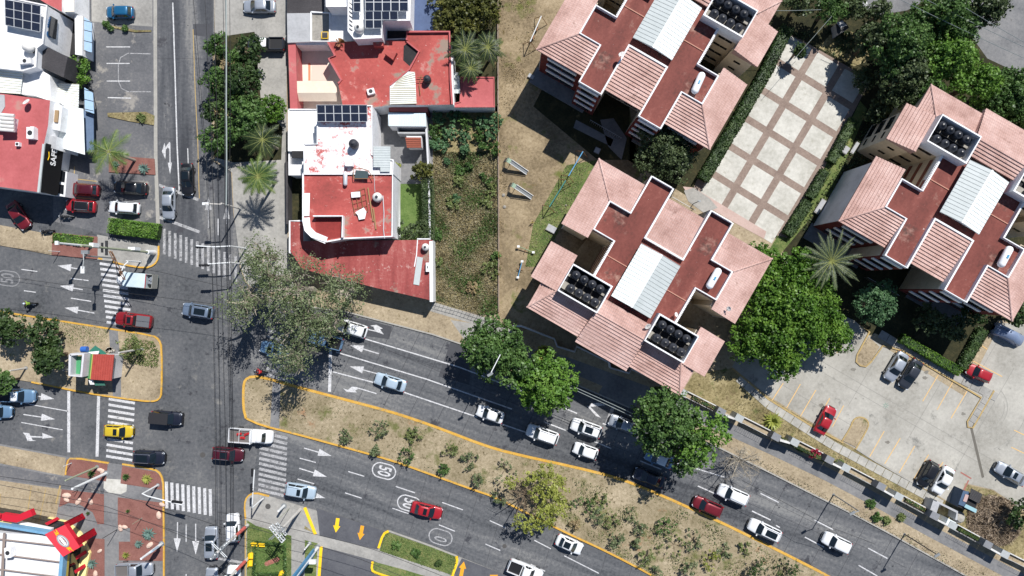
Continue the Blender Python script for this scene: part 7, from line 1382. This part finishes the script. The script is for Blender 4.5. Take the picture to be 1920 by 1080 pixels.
cable('pale wire across the top plaza corner', [(1455, 20, 8), (1540, 18, 8)], .03, .1, CABG); cable('thin wire across the plaza from the hedge', [(1490, 110, 6), (1560, 30, 6)], .025, .1, CABG)
cable('thin cable over the right avenue lanes, left one', [(1390, 900, 6), (1560, 990, 6), (1640, 1020, 6)], .025); 
# ---------------------------------------------------------------- kiosk on the small median
t = thing('kiosk', 'street kiosk with green and red tile roof and boxed rooftop sign on the small median', 'kiosk', bp(175, 700)); KG = plain('kiosk green', C(60, 150, 96), .6)
vol(t, 'wall', [(158, 667), (212, 667), (208, 711), (157, 708)], 2.7, PALEW, KG)
plate(t, 'green_roof', [(162, 663), (176, 664), (171, 711), (158, 708)], 3.0, noisy('green roof sheet', [C(62, 116, 68), C(78, 134, 82)], .8, 5, .4, .6, world=False), .1); plate(t, 'yellow_strip', [(173, 664), (177, 664), (172, 711), (168, 711)], 3.03, plain('olive yellow strip', C(164, 166, 84), .6), .03)
m = MB(); q = P([(177, 664), (214, 665), (209, 714), (172, 711)], 3.1); tile_slope(m, q[0] + Vector((0, 0, .25)), q[3] + Vector((0, 0, .25)), q[1], q[2], .3, .05); tile_slope(m, q[3] + Vector((0, 0, .28)), q[0] + Vector((0, 0, .28)), q[3] + Vector((-.05, 0, .1)), q[0] + Vector((-.05, 0, .1)), .3, .02); m.build('tiled_roof', noisy('red kiosk tiles', [C(150, 62, 54), C(170, 76, 66)], 1.5, 6, .5, .7, world=False), t)
m = MB(); fr = T([(131, 665), (156, 664), (152, 706), (130, 704)], 4.4); strip(m, fr + [fr[0]], .3, 2.9, 4.4); s_ = m.build('rooftop_sign', PALEW, t); plate(s_, 'sign_floor', [(134, 668), (153, 668), (149, 703), (133, 702)], 3.2, plain('sign green', C(70, 146, 100), .5), .1); m = MB(); m.tube(G(145, 690, .1) * 1, (G(145, 690, 0).x, G(145, 690, 0).y, 2.95), .15, .15, 8); m.build('post', GPOLE, s_)
q = P([(160, 664), (178, 648), (196, 660), (200, 665)], 2.3); m = MB(); m.prism([(v.x, v.y) for v in q], 2.2, 2.28); m.build('awning', plain('teal awning', C(42, 108, 92), .7), t); m = MB(); m.prism(T([(176, 711), (193, 712), (197, 723), (178, 723)], 2.4), 2.3, 2.38); m.build('awning', plain('dark green awning', C(50, 100, 86), .7), t); plate(t, 'white_sheet', [(166, 713), (173, 711), (177, 721), (169, 721)], 2.6, WHITE); plate(t, 'white_sheet', [(166, 660), (186, 658), (184, 664), (168, 664)], 2.9, WHITE)
t = thing('barrel', 'blue barrel with dark mouth beside the kiosk', 'barrel', bp(159, 655)); m = MB(); m.tube(G(153, 655, .5), G(164, 655, .5), .4, .42, 16); m.build('drum', plain('blue barrel plastic', C(46, 96, 176), .5), t); MB().tube(G(152.5, 655, .5), G(153, 655, .5), .33, .33, 14).build('mouth', plain('barrel inside', C(50, 26, 28), .8), t)
t = thing('litter_heap', 'small heap of pale rubbish beside the kiosk awning', 'rubbish', bp(204, 656)); m = MB()
for k in range(14): m.box(G(204 + random.uniform(-6, 10), 656 + random.uniform(-3, 3), .3), (.35, .25, .2), random.random() * 3)
m.build('rubbish', noisy('pale rubbish', [C(120, 110, 96), C(196, 190, 180)], 3, 8, .5, .9), t)
# ---------------------------------------------------------------- playground
def swing(label, a, b, col, seats=2):
    A, B = G(*a, 2.2), G(*b, 2.2); t = thing('swing_set', label, 'swing set', (*(((A + B) / 2)[:2]), .1), 0, 'swing sets'); d = (B - A).normalized(); n = Vector((-d.y, d.x, 0)); m = MB(); m.tube(A, B, .07, .07, 8); m.build('top_bar', col, t); lg = MB()
    for P_ in (A, B):
        for s in (-1, 1): lg2 = MB().tube(P_, Vector((P_.x, P_.y, .1)) + n * s * 1.0, .045, .045, 6).build('leg', RUST, t)
    for k in range(seats):
        p = A.lerp(B, (k + 1) / (seats + 1)); h = MB(); h.tube(p + d * .2, p + d * .2 - Vector((0, 0, 1.6)), .012, .012, 4); h.tube(p - d * .2, p - d * .2 - Vector((0, 0, 1.6)), .012, .012, 4); c_ = h.build('chain', STEEL, t); MB().box(p - Vector((0, 0, 1.6)), (.5, .2, .04), math.atan2(d.y, d.x)).build('seat', RUST, c_)
BLU = plain('light blue steel', C(96, 156, 196), .5); TEA = plain('teal steel', C(62, 128, 124), .5)
swing('white and blue swing set near the top of the playground by the tiled roof', (1015, 30), (994, 78), WPOLE); swing('light blue swing set partly in the block shadow', (1093, 284), (1066, 330), BLU); swing('teal swing set below the light blue one, by the grass patch', (1061, 338), (1030, 388), TEA)
def slide(label, px, py):
    c = bp(px, py); c.z = .1; t = thing('slide', label, 'slide', c, R(-30), 'metal slides'); m = MB(); m.add([(-.7, -.25, 1.6), (-.7, .25, 1.6), (1.9, .25, .25), (1.9, -.25, .25)], [(0, 3, 2, 1)]); m.add([(-.7, -.25, 1.54), (-.7, .25, 1.54), (1.9, .25, .19), (1.9, -.25, .19)], [(0, 1, 2, 3)]); m.build('chute', GPOLE, t, local=True); m = MB()
    for s in (-.28, .28): m.tube((-.7, s, 1.7), (1.95, s, .35), .05, .05, 6)
    m.build('side_rail', WPOLE, t, local=True); MB().box((-1.0, 0, 1.58), (.6, .62, .06)).build('platform', plain('pale green steel', C(132, 154, 132), .6), t, local=True); m = MB()
    for s in (-.28, .28): m.tube((-1.2, s, 1.6), (-1.7, s, 0), .035, .035, 5); m.tube((-.75, s, 1.55), (-.75, s, 0), .035, .035, 5); m.tube((-1.2, s, 1.6), (-1.2, s, 2.3), .03, .03, 5)
    for k in range(6): m.tube((-1.25 - .09 * k, -.28, 1.5 - k * .27), (-1.25 - .09 * k, .28, 1.5 - k * .27), .025, .025, 5)
    m.build('ladder', DSTEEL, t, local=True)
slide('metal slide in the playground, upper of two', 966, 312); slide('metal slide in the playground, lower of two', 975, 358)
def seesaw(label, a, b, col):
    A, B = G(*a, .7), G(*b, .5); c = (A + B) / 2; t = thing('seesaw', label, 'seesaw', (c.x, c.y, .1), 0, 'seesaws'); MB().tube(A, B, .06, .06, 8).build('beam', col, t); n = (B - A).normalized(); n = Vector((-n.y, n.x, 0)); m = MB(); m.tube(c + n * .4 - Vector((0, 0, .5)), c, .04); m.tube(c - n * .4 - Vector((0, 0, .5)), c, .04); m.tube(c - n * .4, c + n * .4, .04); m.build('pivot', RUST, t)
    for p in (A, B): MB().box(p + Vector((0, 0, .06)), (.35, .3, .06)).build('seat', WPOLE, t)
seesaw('green seesaw with white seats in the playground', (972, 462), (1000, 473), plain('grey green steel', C(120, 136, 104), .6)); seesaw('light blue seesaw near the bottom of the playground', (979, 490), (971, 520), BLU)
t = thing('spring_rider', 'small yellow play post between the slides and the seesaws', 'play post', bp(998, 420)); m = MB(); m.tube(bp(998, 420), G(998, 414, .9), .07); m.tube(G(994, 418, .7), G(1002, 417, .7), .04); m.build('frame', plain('dull yellow steel', C(146, 128, 60), .6), t)
for k, (x, y, w) in enumerate(((944, 366, 'upper'), (946, 388, 'lower'), (1061, 385, 'smallest'))):
    m = MB(); m.lathe(G(x, y, .12), [(.26 if k < 2 else .14, 0), (.22 if k < 2 else .12, .12), (.05, .2)], 9); one(m.build('stone', SLABF), w + ' pale stone lying in the playground near the slides', 'stone')
def cbox(name, label, cat, px, py, w, d, h, rz, mat, z=.1, lid=None):
    c = G(px, py, z + h); t = thing(name, label, cat, (c.x, c.y, z), R(rz)); MB().box((0, 0, h / 2), (w, d, h)).build('body', mat, t, local=True); MB().box((0, 0, h + .02), (w * .86, d * .86, .04)).build('lid', lid or GROOF, t, local=True)
cbox('manhole_box', 'concrete inspection box at the edge of the playground lawn', 'box', 1034, 429, 1.4, .95, .3, -28, CONC); cbox('manhole_box', 'dark inspection box in the shade below the top block', 'box', 1120, 282, .8, .8, .3, -25, CONC_G); cbox('bench', 'concrete bench beside the dark hedge right of the plaza, upper one', 'bench', 1586, 281, 1.1, .8, .45, 55, CONC); cbox('bench', 'concrete bench beside the dark hedge right of the plaza, lower one', 'bench', 1538, 387, 2.2, .7, .45, 58, CONC); cbox('bench', 'pale kerb bench near the pale end wall of the right block, top', 'bench', 1603, 277, 1.8, .5, .3, 58, CONC)
cbox('manhole_box', 'pale box beside the path at the left end of the top block', 'box', 996, 143, .9, .6, .3, -30, CONC)
m = MB(); 
for q in ([(1080, 225), (1150, 262), (1145, 275), (1075, 240)], [(1125, 225), (1150, 222), (1175, 260), (1165, 300), (1140, 275)]): m.sheet(P(q), Z + .02)
struct('path', m, CONC_G)
m = MB(); m.sheet(P([(1282, 358), (1300, 352), (1330, 372), (1345, 390), (1320, 400), (1290, 378)]), Z + .025); struct('path', m, CONC)
t = thing('entrance_lamp', 'curved dark garden lamp by the pink path', 'garden lamp', bp(1290, 392)); m = MB(); m.path([bp(1300, 392) + Vector((0, 0, .1)), G(1294, 390, 2.2), G(1300, 382, 2.6), G(1311, 377, 2.8)], .05); m.build('post', DSTEEL, t); MB().box(G(1311, 377, 2.75), (.4, .25, .1)).build('lamp_head', GPOLE, t)
# ---------------------------------------------------------------- boundary wall of the parking lot: pillars, planters, plain stretches
PILW = noisy('pale pillar cap', [C(150, 154, 154), C(172, 176, 176)], .8, 5, .5, .8, world=False); PILG = noisy('grey pillar cap', [C(112, 114, 118), C(132, 134, 138)], .8, 5, .5, .8, world=False); WALLP = noisy('weathered white wall', [C(164, 163, 160), C(196, 195, 192), C(212, 211, 208)], .6, 5, .5, .9, world=False)
wl = [((1280, 736), 'w'), ((1352, 772), 'g'), ((1386, 784), 'w'), ((1455, 819), 'g'), ((1490, 829), 'w'), ((1555, 862), 'g'), ((1586, 877), 'w'), ((1652, 912), 'g'), ((1685, 931), 'w'), ((1752, 967), 'g'), ((1786, 985), 'w'), ((1852, 1021), 'g'), ((1884, 1039), 'w'), ((1950, 1072), 'g')]
t = thing('boundary_wall', 'long white boundary wall with planters between the parking lot and the avenue pavement', 'wall', bp(1600, 885)); d0 = math.atan2(-.5, 1) 
for k, ((x, y), c_) in enumerate(wl):
    p = G(x, y, 2.2); MB().box((p.x, p.y, 1.2), (1.15, .95, 2.2), R(-28)).build('pillar', PILW if c_ == 'w' else PILG, t)
    if k + 1 < len(wl):
        a, b = wl[k][0], wl[k + 1][0]; A, B = G(*a, 2.2 if c_ == 'g' else 1.2), G(*b, 2.2 if c_ == 'g' else 1.2); d = (B - A).normalized(); n = Vector((-d.y, d.x, 0)); A, B = A + d * .6, B - d * .6
        if c_ == 'g': m = MB(); strip(m, [A - n * .3, B - n * .3], .25, .1, 2.3); m.build('wall_panel', WALLP, t)
        else:
            m = MB(); strip(m, [A + n * .42, B + n * .42], .13, .1, 1.1); strip(m, [A - n * .42, B - n * .42], .1, .1, .95); pl_ = m.build('planter', WALLP, t); m = MB(); strip(m, [A, B], .7, .1, .75); m.build('soil', DIRT, pl_); m = MB(); L_ = (B - A).length
            for j in range(int(L_ / .3)): q = A + d * (j * .3 + .1) - n * .42; m.tube((q.x, q.y, 1.0), (q.x, q.y, 2.0), .015, .015, 4)
            m.tube((A.x - n.x * .42, A.y - n.y * .42, 2.0), (B.x - n.x * .42, B.y - n.y * .42, 2.0), .02, .02, 4); m.build('railing', DSTEEL, pl_)
t = thing('boundary_wall', 'stepped dark boundary wall in the shade between the middle block and the avenue', 'wall', bp(1080, 660)); m = MB(); strip(m, T([(962, 612), (978, 612), (1040, 636), (1045, 650), (1078, 660), (1082, 650), (1143, 680), (1145, 690), (1180, 700), (1184, 692), (1262, 728)], 1.8), .2, .1, 1.8); m.build('wall', PALEW, t)
# guard hut, meter court
t = thing('guard_hut', 'small blue-grey guard hut with corrugated roof at the bottom right', 'hut', bp(1810, 940)); vol(t, 'wall', [(1805, 918), (1836, 932), (1826, 962), (1796, 950)], 2.0, noisy('slate blue wall', [C(60, 76, 96), C(78, 96, 118)], .6, 4, .4, .7, world=False), DARKF); plate(t, 'corrugated_roof', [(1821, 916), (1842, 927), (1836, 944), (1817, 934)], 2.4, noisy('dark corrugated', [C(72, 70, 72), C(96, 94, 94)], 1, 6, .4, .7, world=False), .06); ribs(t, [(1821, 916), (1842, 927), (1836, 944), (1817, 934)], 2.42, DSTEEL, 8, .04); plate(t, 'pale_roof_edge', [(1811, 945), (1832, 955), (1830, 962), (1808, 951)], 2.3, plain('pale teal sheet', C(140, 176, 184), .6), .06); plate(t, 'side_roof', [(1806, 920), (1818, 922), (1808, 950), (1797, 946)], 2.2, noisy('slate blue roof', [C(64, 84, 108), C(80, 100, 124)], .6, 4, .4, .6, world=False), .06); MB().box(G(1811, 934, 2.26), (.5, 1.0, .04), R(-20)).build('sign_board', plain('faded sign', C(176, 150, 146), .7), t)
t = thing('meter_court', 'small walled court of grey blocks built onto the boundary wall near the guard hut', 'enclosure', bp(1768, 960)); m = MB(); strip(m, T([(1748, 962), (1757, 941), (1795, 960), (1793, 975)], 1.8), .3, .1, 1.8); m.build('wall', GROOF, t); vol(t, 'block', [(1750, 938), (1762, 944), (1756, 962), (1744, 956)], 1.9, GROOF, GROOF); vol(t, 'block', [(1778, 972), (1793, 980), (1788, 992), (1773, 984)], 2.2, METALW, METALW)
t = thing('cover_sheet', 'cream tarpaulin bundle beside the walled court', 'tarpaulin', bp(1795, 970)); m = MB(); m.lathe(G(1794, 968, .1), [(.9, 0), (.85, .5), (.5, .9), (.02, 1.0)], 9); m.build('sheet', CONC_P, t)
for k, (x, y, w) in enumerate(((1841, 1000, 'left'), (1853, 998, 'upper'), (1859, 1006, 'right'), (1898, 973, 'upper one at the dark tree'), (1905, 988, 'lower one at the dark tree'))):
    m = MB(); c = G(x, y, .25)
    for i in range(16):
        a, b = 6.283 * i / 16, 6.283 * (i + 1) / 16; m.tube(c + Vector((.28 * math.cos(a), .28 * math.sin(a), 0)), c + Vector((.28 * math.cos(b), .28 * math.sin(b), 0)), .11, .11, 6)
    one(m.build('tyre', TYRE), 'old tyre lying by the brush pile, ' + w, 'tyre', 'old tyres by the brush pile')
# stones in the red beds, benches in the little garden
for k, (x, y, s, w) in enumerate(((125, 929, .5, 'round pale boulder at the left of the middle red bed'), (147, 940, .45, 'pale boulder under the thin pole of the middle red bed'), (170, 940, .4, 'pale boulder right in the middle red bed'), (188, 881, .35, 'small boulder on the upper red bed'), (192, 884, .3, 'smaller boulder touching the poles on the upper bed'), (226, 990, .4, 'left boulder of the pair on the large red bed'), (234, 988, .35, 'right boulder of the pair on the large red bed'), (281, 1022, .45, 'flat pale boulder below the largest agave'), (298, 966, .45, 'tan boulder near the yellow kerb'), (304, 946, .35, 'boulder beside the south crosswalk kerb'), (187, 1033, .3, 'small boulder in the lower left red bed'), (179, 1076, .4, 'boulder at the bottom of the lower left red bed'), (125, 937, .35, 'boulder just below the round pale one'))):
    m = MB(); M = Matrix.Diagonal((1.3, .8, .7)); m.lathe(G(x, y, .2), [(s * .7, -.1), (s, .05), (s * .8, s * .6), (s * .3, s * .85), (.02, s * .9)], 9, M=Matrix.Rotation(k, 3, 'Z') @ M); one(m.build('boulder', noisy('pale pink stone', [C(186, 156, 140), C(212, 188, 172)], 2, 6, .5, .9) if k == 0 else bpy.data.materials['pale pink stone']), w, 'boulder', 'boulders in the red beds')
for (x, y, rz, w) in ((480, 1018, -3, 'upper left'), (494, 1019, -3, 'upper right'), (474, 1039, 88, 'left side upper'), (473, 1053, 88, 'left side lower'), (531, 1073, 75, 'bottom right')):
    c = bp(x, y); t = thing('bench', f'small yellow bench at the {w} of the square garden', 'bench', (c.x, c.y, .12), R(rz), 'yellow benches round the square garden'); MB().box((0, 0, .45), (.8, .5, .08)).build('seat', YELB, t, local=True); MB().box((0, .25, .7), (.8, .06, .4)).build('backrest', YELB, t, local=True)
    for s in (-.3, .3): MB().box((s, 0, .21), (.06, .4, .42)).build('leg', YELB, t, local=True)
m = MB()
for a in range(5): m.lathe(G(500 + a * 5, 1057 - a * 2, .14), [(.35, 0), (.02, .06)], 8)
o = struct('flower_patch', m, plain('reddish ground cover', C(150, 96, 84), .9)); 
for (x, y, w) in ((207, 53, 'left'), (235, 54, 'right'), (199, 45, 'leftmost')): shrub(x, y, 5, 'mid', f'small green weed on the {w} part of the upper lot divider', h=.5, name='weed_clump')
shrub(265, 221, 8, 'shrub', 'green weed on the lower lot divider', h=.5, name='weed_clump')
# white bags and debris at the top edge by the back alley
for (x, y, s, w) in ((1617, 8, 1.0, 'large white bag at the top edge by the back alley'), (1665, 24, .5, 'small white bag between the top right trees'), (1602, 2, .5, 'white bag cut by the top edge')):
    m = MB(); m.lathe(G(x, y, .13), [(s * .4, 0), (s * .55, s * .3), (s * .3, s * .55), (.03, s * .6)], 9); one(m.build('bag', WHITE), w, 'bag')
t = thing('utility_box', 'dark utility box with pale lid above the dry slope of the plaza', 'utility box', bp(1575, 48)); vol(t, 'body', [(1567, 45), (1585, 40), (1592, 52), (1570, 66)], 1.6, GROOF, DSTEEL); plate(t, 'lid', [(1568, 42), (1580, 38), (1588, 48), (1576, 52)], 1.7, GROOF)
